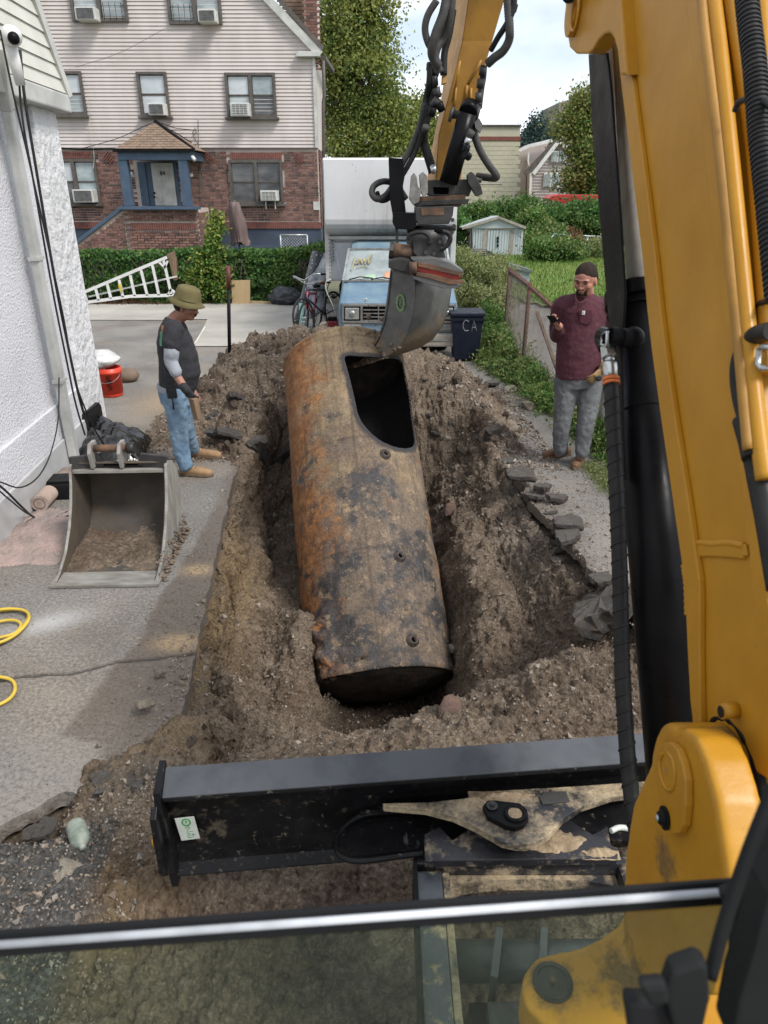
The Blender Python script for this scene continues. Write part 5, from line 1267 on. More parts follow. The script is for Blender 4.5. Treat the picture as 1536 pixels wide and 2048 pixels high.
# ---- cab front: rail, lower pane and right hand pillar
cab = thing('cab', None, None, (0, 0, 0)); cab.parent = EX; ORG[cab] = ORG[EX]
dR = .62
def rl(px, off, d=dR): return PD(px, 1889-(px/1500.0)*107+off, d)
m = MB(); m.extr([rl(-120, -22), rl(-120, 25), rl(-120, 25)+Vector((0, .004, .0)), rl(-120, -22)+Vector((0, .004, 0))], rl(1500, 0)-rl(-120, 0)); m.build('window_rail', M_CABB, cab, bevel=.001)
M_TRIM = simple('bright_trim', (.55, .57, .60), .35, c2=(.30, .31, .33), scale=6, thr=(.3, .5))
m = MB(); m.tube([rl(-110, -4)-Vector((0, .002, 0)), rl(1480, -6)-Vector((0, .002, 0))], .0036, 12); m.build('rail_trim', M_TRIM, cab)
def m_glass():
    t = NT('tinted_pane'); t.t.nodes.remove(t.b)
    tr_ = t.n('ShaderNodeBsdfTransparent'); tr_.inputs[0].default_value = (.80, .86, .79, 1); gl = t.n('ShaderNodeBsdfGlossy'); gl.inputs['Roughness'].default_value = .03; gl.inputs[0].default_value = (.8, .9, .85, 1)
    df = t.n('ShaderNodeBsdfDiffuse'); df.inputs[0].default_value = (.18, .23, .20, 1)
    mx = t.n('ShaderNodeMixShader'); mx.inputs[0].default_value = .05; mx2 = t.n('ShaderNodeMixShader'); t.l(t.ramp(t.noise(9, 5, .7), [(.35, .005), (.75, .035)]), mx2.inputs[0])
    t.l(tr_.outputs[0], mx.inputs[1]); t.l(gl.outputs[0], mx.inputs[2]); t.l(mx.outputs[0], mx2.inputs[1]); t.l(df.outputs[0], mx2.inputs[2]); t.l(mx2.outputs[0], t.out.inputs[0]); return t.m
a, b_ = rl(-120, 28), rl(1490, 28); dn = Vector((0, .04, -.75))
m = MB(); m.extr([a, b_, b_+dn, a+dn], (0, .004, 0)); m.build('lower_window', m_glass(), cab)
def cd(name, pts, d, th, mat, bev=.003): return MB().extr([PD(x, y, d) for x, y in pts], (0, th, 0)).build(name, mat, cab, bevel=bev)
cd('right_pillar', [(1600, 1520), (1562, 1650), (1524, 1755), (1506, 1830), (1490, 1930), (1475, 2100), (1680, 2100), (1680, 1500)], .56, .03, M_CABB)
cd('pillar_trim', [(1536, 1790), (1510, 1900), (1480, 2000), (1462, 2100), (1620, 2100), (1620, 1700)], .53, .03, M_CABG)
m = MB(); m.tube(spline([PD(x, y, .52) for x, y in ((1610, 1450), (1556, 1560), (1510, 1670), (1472, 1775), (1445, 1860), (1420, 1955))], 6), .0052, 14); m.build('grab_handle', M_CABG, cab)
cd('window_latch', [(1345, 1945), (1400, 1925), (1418, 1935), (1422, 2000), (1405, 2075), (1352, 2075), (1330, 1990)], .50, .014, M_CABG, .006)
cd('latch_lever', [(1278, 1974), (1335, 1970), (1345, 2010), (1300, 2018)], .49, .010, M_CABG, .004)
cd('latch_base', [(1250, 2003), (1345, 2010), (1360, 2090), (1262, 2090)], .51, .012, M_CABB, .004)
cd('rail_end_bracket', [(1440, 1790), (1500, 1772), (1540, 1790), (1530, 1850), (1460, 1840)], .58, .01, M_CABB, .004)
# =================================================================== BUILDINGS
M_SIDE = simple('pink_vinyl_siding', (.58, .525, .495), .6, var=.05, scale=1.6, stretch=(1, 1, .3), c2=(.50, .44, .41), bump=.1)
M_WSIDE = simple('cream_vinyl_siding', (.62, .61, .54), .5, var=.05, scale=3, c2=(.54, .53, .47))
def m_brick():
    t = NT('red_brick'); f = t.n('ShaderNodeMath', operation='FRACT'); t.l(t.math('ADD', t.math('MULTIPLY', t.objrand(), 7.31), t.island()), f.inputs[0]); i = f.outputs[0]
    c = t.ramp(i, [(0, (.075, .05, .045)), (.2, (.15, .072, .058)), (.45, (.21, .105, .084)), (.7, (.27, .15, .12)), (.88, (.18, .088, .07)), (1, (.06, .046, .044))])
    c = t.mix(t.ramp(t.noise(.8, 4, .6), [(.5, 0), (.75, .5)]), c, (.07, .045, .04))
    c = t.mix(1, c, t.ramp(t.noise(30, 4, .7), [(.3, .75), (.7, 1.2)]), 'MULTIPLY'); t.set(col=c, rough=.9); return t.m
M_BRICK = m_brick()
M_SOLD = simple('soldier_brick', (.22, .085, .066), .9, scale=6, c2=(.14, .062, .052))
M_MORT = simple('mortar', (.58, .50, .44), .95, scale=2, c2=(.44, .37, .33))
M_BLUE = simple('slate_blue_paint', (.065, .105, .16), .6, scale=3, c2=(.045, .075, .12))
M_BLUEF = simple('blue_grey_foundation', (.055, .075, .11), .8, scale=1.2, c2=(.038, .052, .078))
M_FRM = simple('brown_window_frame', (.10, .088, .078), .6, scale=5)
M_WHT = simple('white_paint', (.68, .68, .66), .5, scale=4, var=.06)
M_DIRTYW = simple('weathered_white', (.55, .55, .52), .6, scale=3, c2=(.38, .38, .36))
M_SHING = simple('tan_shingle', (.26, .185, .13), .9, scale=5, c2=(.17, .12, .085), bump=.5, bscale=50)
M_GALV = simple('galvanised', (.42, .44, .45), .45, metal=.6)
def m_pane(name, c1, c2, r=.12):
    t = NT(name); c = t.ramp(t.noise(1.6, 4, .6, t.mapping(scale=(1, 1, 2))), [(.35, c1), (.65, c2)]); t.set(col=c, rough=r, spec=.6, coat=.3); return t.m
M_PANE = m_pane('pale_pane', (.20, .25, .26), (.40, .45, .46)); M_PANED = m_pane('dark_pane', (.035, .04, .045), (.12, .12, .125)); M_BLIND = m_pane('blind_behind_glass', (.42, .46, .48), (.55, .58, .60))
M_ACW = simple('ac_casing', (.62, .62, .59), .5, scale=8, c2=(.48, .48, .45)); M_ACG = simple('ac_grille', (.13, .13, .13), .7)

def bxpx(m, x0, y0, x1, y1, Y, th, front=0.0):
    a = PY(x0, y0, Y); b = PY(x1, y1, Y); m.box(((a.x+b.x)/2, Y-front-th/2+0, (a.z+b.z)/2), (abs(b.x-a.x), th, abs(a.z-b.z))); return m
YB = 25.0
def lx(px, py): return PY(px, py, YB).x
def lz(py): return PY(768, py, YB).z
bld = thing('apartment_house', 'large house with pale pink siding above a red brick ground floor with a blue porch', 'house', (lx(380, 500), YB, 0))
XR = lx(639, 400); XL = lx(0, 400)-4.0; ZS = lz(296); ZT = lz(-110); ZF = lz(457)
m = MB(); m.box(((XL+XR)/2, YB+1.4, ZF/2), (XR-XL, 2.6, ZF)); m.build('foundation', M_BLUEF, bld)
m = MB(); m.box(((XL+XR)/2, YB+1.4, (ZF+ZS)/2), (XR-XL, 2.6, ZS-ZF)); m.build('brick_backing', M_MORT, bld)
gp = [(XL, ZS), (XR, ZS), (XR, lz(112)), (lx(515, -22), lz(-22)), (lx(430, -110), ZT), (XL, ZT)]
m = MB(); m.extr([(x, YB+.10, z) for x, z in gp], (0, 2.6, 0)); m.build('gable_wall', M_SIDE, bld)
# siding boards, each with its tilted face
def rake_x(z):
    z1, z2 = lz(108), lz(-60); x1, x2 = lx(637, 108), lx(476, -60)
    return XR-.02 if z < z1 else x1+(x2-x1)*(z-z1)/(z2-z1)
z = ZS+.012; k = 0; sp_ = .1005
while z < ZT:
    x1 = rake_x(z+.1); m = MB(); a = XL
    prof = [(YB+.078, z-.004), (YB+.072, z+.002), (YB+.098, z+sp_+.002), (YB+.12, z+sp_), (YB+.12, z-.004)]
    m.extr([(a, y, zz) for y, zz in prof], (x1-a, 0, 0)); m.build('siding_board', M_SIDE, bld); z += sp_; k += 1
m = MB(); m.box(((XL+XR)/2, YB+.05, ZS), (XR-XL, .06, .03)); m.build('drip_edge', M_FRM, bld)
m = MB(); m.box((XR-.03, YB+.06, (ZS+lz(112))/2), (.09, .07, lz(112)-ZS)); m.build('corner_board', M_DIRTYW, bld)
m = MB(); m.bar((lx(505, -34), YB-.02, lz(-34)), (lx(641, 110), YB-.02, lz(110)), .22, .10, up=(0, 1, 0)); m.build('rake_board', M_DIRTYW, bld)
m = MB(); m.bar((lx(520, -34), YB-.06, lz(-34)+.12), (lx(647, 106), YB-.06, lz(106)+.10), .12, .05, up=(0, 1, 0)); m.build('roof_edge', M_FRM, bld)
m = MB(); m.box(((lx(593, 108)+lx(640, 108))/2, YB+.0, lz(109)), (lx(640, 108)-lx(593, 108), .26, .13)); m.build('eave_return', M_DIRTYW, bld, bevel=.01)
m = MB(); m.bar((lx(646, 112), YB+.3, lz(112)), (lx(648, 112)+.05, YB+3, lz(112)), .14, .12); m.build('gutter', M_FRM, bld)
m = MB(); m.tube([(lx(646, 120), YB+.1, lz(120)), (lx(647, 190)+.02, YB+.1, lz(190)), (lx(643, 200)+.04, YB+.1, lz(205)), (XR+.09, YB+.1, .1)], .05, 8); m.build('downpipe', M_FRM, bld)
m = MB(); m.add([(lx(515, -22), YB+.7, lz(-30)), (lx(637, 108), YB+.7, lz(96)), (XR+.1, YB+.7, lz(96)), (XR+.1, YB+3, lz(96)), (lx(515, -22), YB+3, lz(-30))], [(0, 1, 2), (0, 2, 3, 4)]); m.build('roof_slope', M_SHING, bld)
# dormer shingle wall and chimney
m = MB(); m.extr([PY(a, b, 26.2) for a, b in ((528, -60), (606, -60), (609, 78), (600, 72))], (0, 1.0, 0)); dm = m.build('dormer_wall', M_SHING, bld)
for i in range(16):
    y0 = -50+i*8; xa_ = 530+max(0, (y0+40)*.62)
    if xa_ < 600: m = MB(); bxpx(m, xa_, y0, 607, y0+6.5, 26.2, .02, .0); m.build('shingle_course', M_SHING, dm)
chim = MB(); bxpx(chim, 613, -60, 641, 112, 25.9, .75); ch = chim.build('chimney', M_MORT, bld)
# ---- bricks
ptype = [(.192, .036, .052), (.084, .036, .052)]
def brick_mesh(d, seed):
    m = MB(); rg = random.Random(seed); m.box((0, 0, 0), (d[0]+rg.uniform(-.006, .004), d[1], d[2]+rg.uniform(-.004, .003)))
    me = bpy.data.meshes.new('brick'); me.from_pydata([tuple(v) for v in m.v], [], m.f); me.materials.append(M_BRICK); return me
BM_ = [brick_mesh(ptype[0], i) for i in range(4)]; BH = [brick_mesh(ptype[1], i) for i in range(2)]
brick_budget = [300]
def brick_wall(par, x0, x1, z0, z1, Y, holes=(), individual=False, clip=None, stuff=None, alternate=True):
    rows = int((z1-z0)/.0725); rg = random.Random(int(abs(x0*100)))
    for r in range(rows):
        z = z0+.0725*(r+.5); x = x0+(.107 if r % 2 else 0)
        while x < x1-.05:
            head = rg.random() < .28; L = .105 if head else .214
            cx = x+L/2; x += L
            if cx+L/2 > x1:
                L -= cx+L/2-x1; cx = x1-L/2
                if L < .05: continue
                trim = True
            else: trim = False
            if any(h[0] < cx+L*.3 and cx-L*.3 < h[1] and h[2] < z+.03 and z-.03 < h[3] for h in holes): continue
            if clip and not clip(cx, z): continue
            if individual and brick_budget[0] > 0 and not trim:
                brick_budget[0] -= 1
                o = bpy.data.objects.new('brick', (BH[rg.randrange(2)] if head else BM_[rg.randrange(4)])); COL.objects.link(o); o.parent = par; o.location = Vector((cx, Y-rg.uniform(.0, .004), z))-ORG[par]
            else: stuff.box((cx, Y-rg.uniform(0, .004), z), (L-.022, .036, .052))
stuffb = MB()
def hpx(x0, y0, x1, y1): return (lx(x0, (y0+y1)/2), lx(x1, (y0+y1)/2), lz(y1), lz(y0))
holes = [hpx(118, 302, 190, 410), hpx(460, 304, 564, 410), hpx(272, 318, 358, 416), hpx(90, 443, 640, 458)]
brick_wall(bld, lx(95, 400), XR-.02, ZF+.01, ZS-.02, YB+.09, holes, False, None, stuffb)
# side return and chimney bricks
for r in range(int((ZS-ZF)/.0725)):
    z = ZF+.0725*(r+.5)
    for j in range(12): stuffb.box((XR+.012, YB+.2+j*.214+(.1 if r % 2 else 0), z), (.03, .2, .06))
for r in range(60):
    z = lz(112)+.0725*(r+.5)-.35; c0_ = PY(613, 50, 25.15).x; c1_ = PY(641, 50, 25.15).x
    for j in range(5): 
        xx = c0_+.1+j*.214-(.1 if r % 2 else 0)
        if xx < c1_: stuffb.box((xx, 25.14, z), (.2, .03, .06))
stuffb.build('distant_bricks', M_BRICK, bld, kind='stuff')
def soldier(x0, x1, y0, y1, Y, par):
    a, b = PY(x0, y1, Y), PY(x1, y0, Y); x = a.x; m = MB()
    while x < b.x: m.box((x+.033, Y-.003, (a.z+b.z)/2), (.058, .04, b.z-a.z)); x += .068
    m.build('soldier_course', M_SOLD, par, kind='stuff')
soldier(118, 180, 303, 317, YB+.08, bld); soldier(461, 560, 305, 318, YB+.08, bld); soldier(110, 240, 444, 457, YB+.08, bld); soldier(398, 640, 444, 457, YB+.08, bld)
# ---- windows
def window(x0, y0, x1, y1, sashes, panes, sill=True, depth=.07, bars=None):
    Y = YB+.05; a = PY(x0, y1, YB); b = PY(x1, y0, YB); w = b.x-a.x; h = b.z-a.z; cx, cz = (a.x+b.x)/2, (a.z+b.z)/2; fw_ = .075
    m = MB()
    for s in (-1, 1): m.box((cx+s*(w/2-fw_/2), Y, cz), (fw_, .12, h))
    for s in (-1, 1): m.box((cx, Y+.002, cz+s*(h/2-fw_/2)), (w-2*fw_, .116, fw_))
    for i in range(1, sashes): m.box((a.x+w*i/sashes, Y+.004, cz), (.10, .112, h-2*fw_))
    o = m.build('window', M_FRM, bld)
    for i in range(sashes):
        px0 = a.x+w*i/sashes+(fw_ if i == 0 else .05); px1 = a.x+w*(i+1)/sashes-(fw_ if i == sashes-1 else .05); pw = px1-px0; ph = h-2*fw_
        for j in range(2):
            zz = a.z+fw_+ph*(j+.5)/2
            q = MB(); q.box(((px0+px1)/2, Y+.03-.012*j, zz), (pw-.05, .01, ph/2-.05)); q.build('pane', panes[(i*2+j) % len(panes)], o)
            q = MB()
            for s in (-1, 1): q.box(((px0+px1)/2+s*(pw/2-.0125), Y+.022-.012*j, zz), (.025, .03, ph/2)); q.box(((px0+px1)/2, Y+.0225-.012*j, zz+s*(ph/4-.014)), (pw-.05, .029, .028))
            q.build('sash', M_FRM, o)
            if bars and (i, j) in bars:
                q = MB()
                for g in range(4): q.box((px0+pw*(g+.5)/4, Y-.055, zz-.1), (.012, .012, ph/2*.8))
                for g in (-.22, .05): q.box(((px0+px1)/2, Y-.062, zz+g), (pw, .012, .012))
                q.build('window_guard', M_BLK, o)
    if sill: q = MB(); q.box((cx, Y-.06, a.z-.03), (w+.12, .22, .06)); q.build('sill', M_FRM, o)
    return o
window(145, -60, 244, 43, 2, [M_PANE, M_BLIND, M_PANE, M_PANE], False, bars=[(1, 0)]); window(338, -60, 436, 48, 2, [M_PANE, M_PANE], False, bars=[(0, 0)])
window(112, 142, 160, 231, 1, [M_PANE, M_BLIND]); window(282, 143, 331, 233, 1, [M_BLIND, M_BLIND]); window(455, 145, 549, 235, 2, [M_PANE, M_BLIND, M_PANED, M_PANE])
window(112, 318, 189, 408, 2, [M_PANED, M_BLIND, M_PANE, M_PANE]); window(463, 320, 563, 408, 2, [M_PANED, M_PANED])
def ac(x0, y0, x1, y1, label, brackets=False):
    a = PY(x0, y1, YB-.4); b = PY(x1, y0, YB-.4); cx, cz, w, h = (a.x+b.x)/2, (a.z+b.z)/2, b.x-a.x, b.z-a.z
    t = thing('air_conditioner', label, 'air conditioner', (cx, YB-.2, a.z), 'window air conditioners')
    m = MB(); m.box((cx, YB-.16, cz), (w, .44, h)); o = m.build('casing', M_ACW, t, bevel=.015)
    m = MB(); m.box((cx, YB-.386, cz), (w*.82, .012, h*.80)); g = m.build('coil', M_ACG, t)
    m = MB()
    for k in range(7): m.box((cx, YB-.395, cz-h*.38+h*.76*k/6), (w*.82, .008, .012))
    for k in range(5): m.box((cx-w*.40+w*.8*k/4, YB-.398, cz), (.012, .008, h*.78))
    m.build('grille', M_ACW if brackets is not None else M_ACG, t, kind='stuff')
    if brackets:
        for s in (-.25, .3):
            m = MB(); m.box((cx+w*s, YB-.2, a.z-.12), (.03, .05, .24)); m.build('drip_bracket', M_ACW, t)
ac(151, 13, 188, 39, 'white window air conditioner in the top floor window at the left', None); ac(396, 18, 430, 43, 'white window air conditioner in the top floor window near the middle', None)
ac(297, 206, 327, 230, 'small air conditioner in the narrow window above the porch roof', None); ac(461, 205, 497, 232, 'air conditioner with white square grille in the wide middle floor window')
ac(147, 379, 184, 405, 'air conditioner in the ground floor brick window left of the porch', None); ac(521, 381, 554, 402, 'air conditioner on white brackets in the ground floor window at the right', True)
# ---- porch
YP_ = 23.4
pch = bld
def pz(px, py): q = PY(px, py, YP_); return q.x, q.z
xa, za = pz(245, 418); xb, zb = pz(393, 418)
m = MB(); m.box(((xa+xb)/2, (YP_+YB)/2+.04, za/2), (xb-xa, YB-YP_-.08, za)); pw_ = m.build('porch_wall', M_MORT, bld)
# stair side wall
sw_ = [pz(246, 418), pz(148, 492), (pz(148, 492)[0], 0), (xa, 0)]
m = MB(); m.extr([(x, YP_+.04, z) for x, z in sw_], (0, .3, 0)); stw = m.build('stair_wall', M_MORT, bld)
def under(cx, z):
    x0, z0_ = pz(148, 497); x1, z1_ = pz(246, 424); return z < z0_+(z1_-z0_)*(cx-x0)/(x1-x0)-.02
sb2 = MB()
zs0 = pz(300, 515)[1]
brick_wall(pw_, xa+.01, xb, zs0-.1, za-.03, YP_+.02, [(pz(262, 450)[0], xb, pz(300, 459)[1], pz(300, 446)[1])], True, None, sb2)
brick_wall(stw, pz(150, 500)[0], xa, zs0-.1, za, YP_+.025, (), True, under, sb2)
soldier(262, 392, 446, 459, YP_+.03, bld)
for r in range(int(za/.0725)-1):
    for j in range(8):
        y_ = YP_+.12+j*.214+(.1 if r % 2 else 0)
        if y_ < YB-.1: sb2.box((xb+.012, y_, .0725*(r+.5)), (.03, .19, .052))
sb2.build('porch_lower_bricks', M_BRICK, bld, kind='stuff')
m = MB(); m.box(((xa+xb)/2+.03, YP_-.02, za+.03), (xb-xa+.14, .34, .085)); m.build('porch_ledge', M_BLUE, bld, bevel=.01)
a_, b_2 = pz(148, 489), pz(246, 414); m = MB(); m.bar((a_[0], YP_+.12, a_[1]), (b_2[0], YP_+.12, b_2[1]), .34, .10, up=(0, 0, 1)); m.build('stair_cap', M_BLUE, bld, bevel=.01)
for x0, x1 in ((240, 263), (357, 380)):
    p0, p1 = pz(x0+8, 412), pz(x1+5, 412); h1 = pz(300, 316)[1]; m = MB(); m.box(((p0[0]+p1[0])/2, YP_+.06, (p0[1]+h1)/2), (.26, .24, h1-p0[1])); m.build('porch_post', M_BLUE, bld, bevel=.01)
e0, e1 = pz(236, 303), pz(383, 320); m = MB(); m.box(((e0[0]+e1[0])/2, YP_+.05, (e0[1]+e1[1])/2), (e1[0]-e0[0], .28, e0[1]-e1[1])); m.build('porch_beam', M_BLUE, bld, bevel=.01)
m = MB(); m.box((e1[0]-.1, (YP_+YB)/2+.12, (e0[1]+e1[1])/2), (.2, YB-YP_-.2, e0[1]-e1[1])); m.build('porch_beam', M_BLUE, bld)
m = MB(); m.box(((e0[0]+e1[0])/2, (YP_+YB)/2+.1, e1[1]+.05), (e1[0]-e0[0]-.4, YB-YP_-.3, .04)); m.build('porch_ceiling', M_BLUE, bld)
ap = PY(307, 246, 24.3); fl_ = PY(229, 299, YP_-.15); fr_ = PY(386, 299, YP_-.15); bk = Vector((fr_.x, YB+.05, fr_.z)); bkl = Vector((fl_.x, YB+.05, fl_.z)); apb = Vector((ap.x, YB+.05, ap.z))
m = MB(); m.add([fl_, fr_, ap, bk, bkl, apb], [(0, 1, 2), (1, 3, 5, 2), (0, 2, 5, 4), (0, 4, 3, 1)]); rf = m.build('porch_roof', M_SHING, bld)
m = MB(); m.bar(fl_+Vector((-.05, -.02, -.02)), fr_+Vector((.05, -.02, -.02)), .06, .09); m.build('roof_trim', M_BLK, bld)
m = MB(); m.bar(fr_+Vector((.03, .02, .0)), ap+Vector((.05, 0, .06)), .07, .07); m.build('roof_hip', M_BLK, bld)
nrow = 11
for r in range(nrow):
    t0, t1 = r/nrow, (r+1)/nrow
    if t1 > .97: t1 = .97
    L0, R0, L1, R1 = fl_.lerp(ap, t0), fr_.lerp(ap, t0), fl_.lerp(ap, t1), fr_.lerp(ap, t1); w0 = (R0-L0).length; n = max(1, int(w0/.20)); nrm = (fr_-fl_).cross(ap-fl_).normalized()
    if nrm.y > 0: nrm = -nrm
    for i in range(n):
        sh = (.5 if r % 2 else 0)/n; u0, u1 = max(0, (i+.03)/n-sh*.0), min(1, (i+.97)/n)
        A, B_, C_, D_ = L0.lerp(R0, u0), L0.lerp(R0, u1), L1.lerp(R1, u1), L1.lerp(R1, u0)
        m = MB(); m.extr([A+nrm*.022, B_+nrm*.022, C_+nrm*.010, D_+nrm*.010], -nrm*.008); m.build('shingle', M_SHING, rf)
# door
m = MB(); bxpx(m, 274, 324, 362, 412, YB-.0, .10, -.05); m.build('door_surround', M_BLUE, bld)
m = MB(); bxpx(m, 303, 326, 356, 411, YB-.0, .05, .06); dr = m.build('door', M_DIRTYW, bld, bevel=.005)
for (x0, y0, x1, y1) in ((309, 333, 324, 341), (333, 333, 347, 341), (311, 350, 326, 372), (335, 350, 349, 372), (313, 380, 328, 405), (337, 380, 351, 405)):
    m = MB(); bxpx(m, x0, y0, x1, y1, YB, .012, .11); m.build('door_panel', M_DIRTYW, dr, bevel=.004)
m = MB(); m.ell(PY(309, 386, YB-.17), .035); m.build('door_knob', M_BLK, dr); m = MB(); m.ell(PY(309, 394, YB-.17), .03); m.build('door_lock', M_BLK, dr)
def text(name, s, loc, size, mat, par, rot=(pi/2, 0, 0), ext=.004, align='CENTER'):
    cu = bpy.data.curves.new(name, 'FONT'); cu.body = s; cu.size = size; cu.extrude = ext; cu.align_x = align; cu.align_y = 'CENTER'
    tmp = bpy.data.objects.new(name, cu); COL.objects.link(tmp); dg = bpy.context.evaluated_depsgraph_get(); me = bpy.data.meshes.new_from_object(tmp.evaluated_get(dg)); bpy.data.objects.remove(tmp)
    me.materials.clear(); o = link_mesh(name, me, par, mat); o.location = Vector(loc)-(ORG[par] if par else Vector()); o.rotation_euler = rot; return o
text('door_number', '84', PY(325, 347, YB-.125), .17, M_BLK, dr)
m = MB(); bxpx(m, 283, 326, 301, 411, YB, .03, .06); m.build('side_panel', M_BLUE, bld)
m = MB(); m.ell(PY(263, 349, YB-.12), (.07, .07, .07)); m.build('wall_lamp', M_WHT, bld)
m = MB(); m.ell(PY(383, 350, YB-.12), (.06, .06, .06)); m.build('wall_lamp', M_WHT, bld)
m = MB(); m.ell(PY(313, 317, 24.2), (.16, .16, .05)); m.build('ceiling_lamp', M_WHT, bld)
m = MB(); m.cyl(PY(384, 312, YP_-.1), PY(390, 321, YP_-.15), .05, 12); m.build('floodlight', M_WHT, bld)
m = MB(); bxpx(m, 626, 403, 640, 420, YB, .02, -.06); m.build('wall_plate', M_DIRTYW, bld)
# wiring draped on the front
def wire(par, pts, Y, r=.012, mat=M_BLK, name='cable'):
    m = MB(); m.tube(spline([PY(a, b, Y) for a, b in pts], 6), r, 5); return m.build(name, mat, par)
wire(bld, [(100, 294), (170, 299), (225, 297)], YB-.02, .02); wire(bld, [(165, 297), (240, 275), (307, 246), (350, 256), (388, 260)], YB-.05, .01)
wire(bld, [(310, 247), (345, 262), (383, 285)], YB-.05, .015); wire(bld, [(384, 268), (390, 258), (392, 266), (386, 272), (396, 290), (403, 340), (408, 420)], YB-.03, .014, M_FRM)
wire(bld, [(396, 240), (397, 300), (404, 400), (412, 470)], YB-.02, .014, M_FRM); wire(bld, [(175, 195), (180, 250), (188, 310), (186, 340)], YB-.02, .01, M_DIRTYW)
wire(bld, [(150, 135), (240, 105), (334, 55)], YB-.04, .006, M_FRM)
# vents of angled brick
for x, y in ((217, 316), (418, 316), (597, 318)):
    for k in range(-2, 3):
        c = PY(x, y, YB+.03)+Vector((k*.045, 0, -k*.045)); m = MB(); m.box(c, (.03, .04, .2), (0, R(45), 0)); m.build('slanted_brick', M_SOLD, bld)
# low steps/rail and chain link gate by the blue foundation
m = MB(); bxpx(m, 430, 491, 560, 515, 24.2, .12); m.build('low_blue_wall', M_BLUEF, bld)
gt = thing('chain_link_gate', 'small galvanised chain link gate leaning by the blue foundation', 'gate', (lx(590, 515), 23.6, 0))
a = PY(563, 515, 23.6); b = PY(614, 470, 23.6); m = MB()
for p, q in (((a.x, a.z), (a.x, b.z)), ((b.x, a.z), (b.x, b.z)), ((a.x, b.z), (b.x, b.z)), ((a.x, a.z-.3), (b.x, a.z-.3))): m.cyl((p[0], 23.6, p[1]), (q[0], 23.6, q[1]), .025, 8)
m.build('gate_frame', M_GALV, gt, kind='stuff')
def linkmesh(name, A, B_, h, step, r, mat, par):
    """diamond wire mesh from A to B_ (ground points)"""
    A, B_ = Vector(A), Vector(B_); d = B_-A; L = d.length; d.normalize(); m = MB(); n = int((L+h)/step)
    for s in (1, -1):
        for i in range(n+1):
            o = i*step-(h if s > 0 else 0)
            # line from (o,0) going up with slope s
            p0, p1 = [o, 0.0], [o+h*1.0, h]
            if s < 0: p0, p1 = [o+0.0, h], [o+h, 0.0]; 
            if s < 0: p0[0] -= h; p1[0] -= h
            def clipx(p, q, x):
                t = (x-p[0])/(q[0]-p[0]); return [x, p[1]+(q[1]-p[1])*t]
            if p1[0] <= 0 or p0[0] >= L: continue
            if p0[0] < 0: p0 = clipx(p0, p1, 0)
            if p1[0] > L: p1 = clipx(p0, p1, L)
            off = d.cross(Vector((0, 0, 1)))*(.003*s)
            m.tube([A+d*p0[0]+Vector((0, 0, p0[1]))+off, A+d*p1[0]+Vector((0, 0, p1[1]))+off], r, 4, False)
    o = m.build(name, mat, par, recalc=False); prop(o, kind='stuff'); return o
linkmesh('wire_mesh', (a.x, 23.6, a.z-.3), (b.x, 23.6, a.z-.3), b.z-a.z+.3, .09, .006, M_GALV, gt)

# =================================================================== WHITE STUCCO BUILDING (left)
def m_stucco():
    t = NT('white_stucco'); c = t.ramp(t.noise(1.3, 5, .6), [(.3, (.64, .64, .67)), (.7, (.75, .75, .78))])
    c = t.mix(t.ramp(t.noise(3, 5, .7), [(.6, 0), (.8, .3)]), c, (.46, .45, .44))
    nb = t.bump(t.noise(55, 4, .7), 1, .014); nb = t.bump(t.voro(45), .6, .008, nb); t.set(col=c, rough=.85, normal=nb); return t.m
M_STUC = m_stucco()
M_PLASR = simple('rough_render', (.70, .70, .71), .85, scale=2, c2=(.60, .60, .60), bump=1, bscale=9, bdist=.05)
M_PLIN = simple('painted_plinth', (.50, .50, .50), .7, scale=2, c2=(.36, .36, .36), bump=.3, bscale=20)
wb = thing('stucco_building', 'white stucco building close on the left with a cream sided mansard and downspout', 'building', (-3.0, 6.0, 0))
WA, WBp = Vector((-2.62, 1.0, 0)), Vector((-3.16, 7.72, 0)); wd = (WBp-WA).normalized(); wn = Vector((wd.y, -wd.x, 0)); 
if wn.x < 0: wn = -wn
def wq(s, o, z): return WA+wd*s+wn*o+Vector((0, 0, z))
WL = (WBp-WA).length
def wbox(s0, s1, o0, o1, z0, z1, name, mat, bev=0, par=None):
    m = MB(); m.extr([wq(s0, o0, z0), wq(s1, o0, z0), wq(s1, o1, z0), wq(s0, o1, z0)], (0, 0, z1-z0)); return m.build(name, mat, par or wb, bevel=bev)
wbox(-2, WL, -3.0, 0, 0, 3.25, 'stucco_wall', M_STUC)
wbox(WL-.62, WL+.012, -.5, .035, .0, 3.25, 'corner_pilaster', M_PLASR, .02)
wbox(-2, WL-.65, 0, .055, 0, .30, 'plinth', M_PLIN, .01)
wbox(-2, WL-.65, 0, .03, .30, .62, 'base_band', M_STUC, .01)
wbox(-2, WL+.1, -.5, .10, 3.25, 3.29, 'soffit', M_PLIN)
wbox(-2, WL+.14, -.2, .15, 3.10, 3.25, 'fascia_gutter', M_DIRTYW, .015)
for i in range(14):
    z = 3.26+i*.115; o = .12-i*.012; m = MB(); s1 = WL+.16-i*.05
    m.extr([wq(-2, o+.016, z), wq(-2, o-.012+.0, z+.117), wq(-2, o-.05, z+.117), wq(-2, o-.05, z)], wd*(s1+2)); m.build('siding_board', M_WSIDE, wb)
m = MB(); m.extr([wq(-2, .06, 3.26), wq(WL+.1, .06, 3.26), wq(WL-.55, -.1, 4.9), wq(-2, -.1, 4.9)], -wn*2.5); m.build('mansard_wall', M_WSIDE, wb)
m = MB(); m.bar(wq(WL+.14, .13, 3.24), wq(WL-.56, -.03, 4.88), .07, .07); m.build('corner_trim', M_DIRTYW, wb)
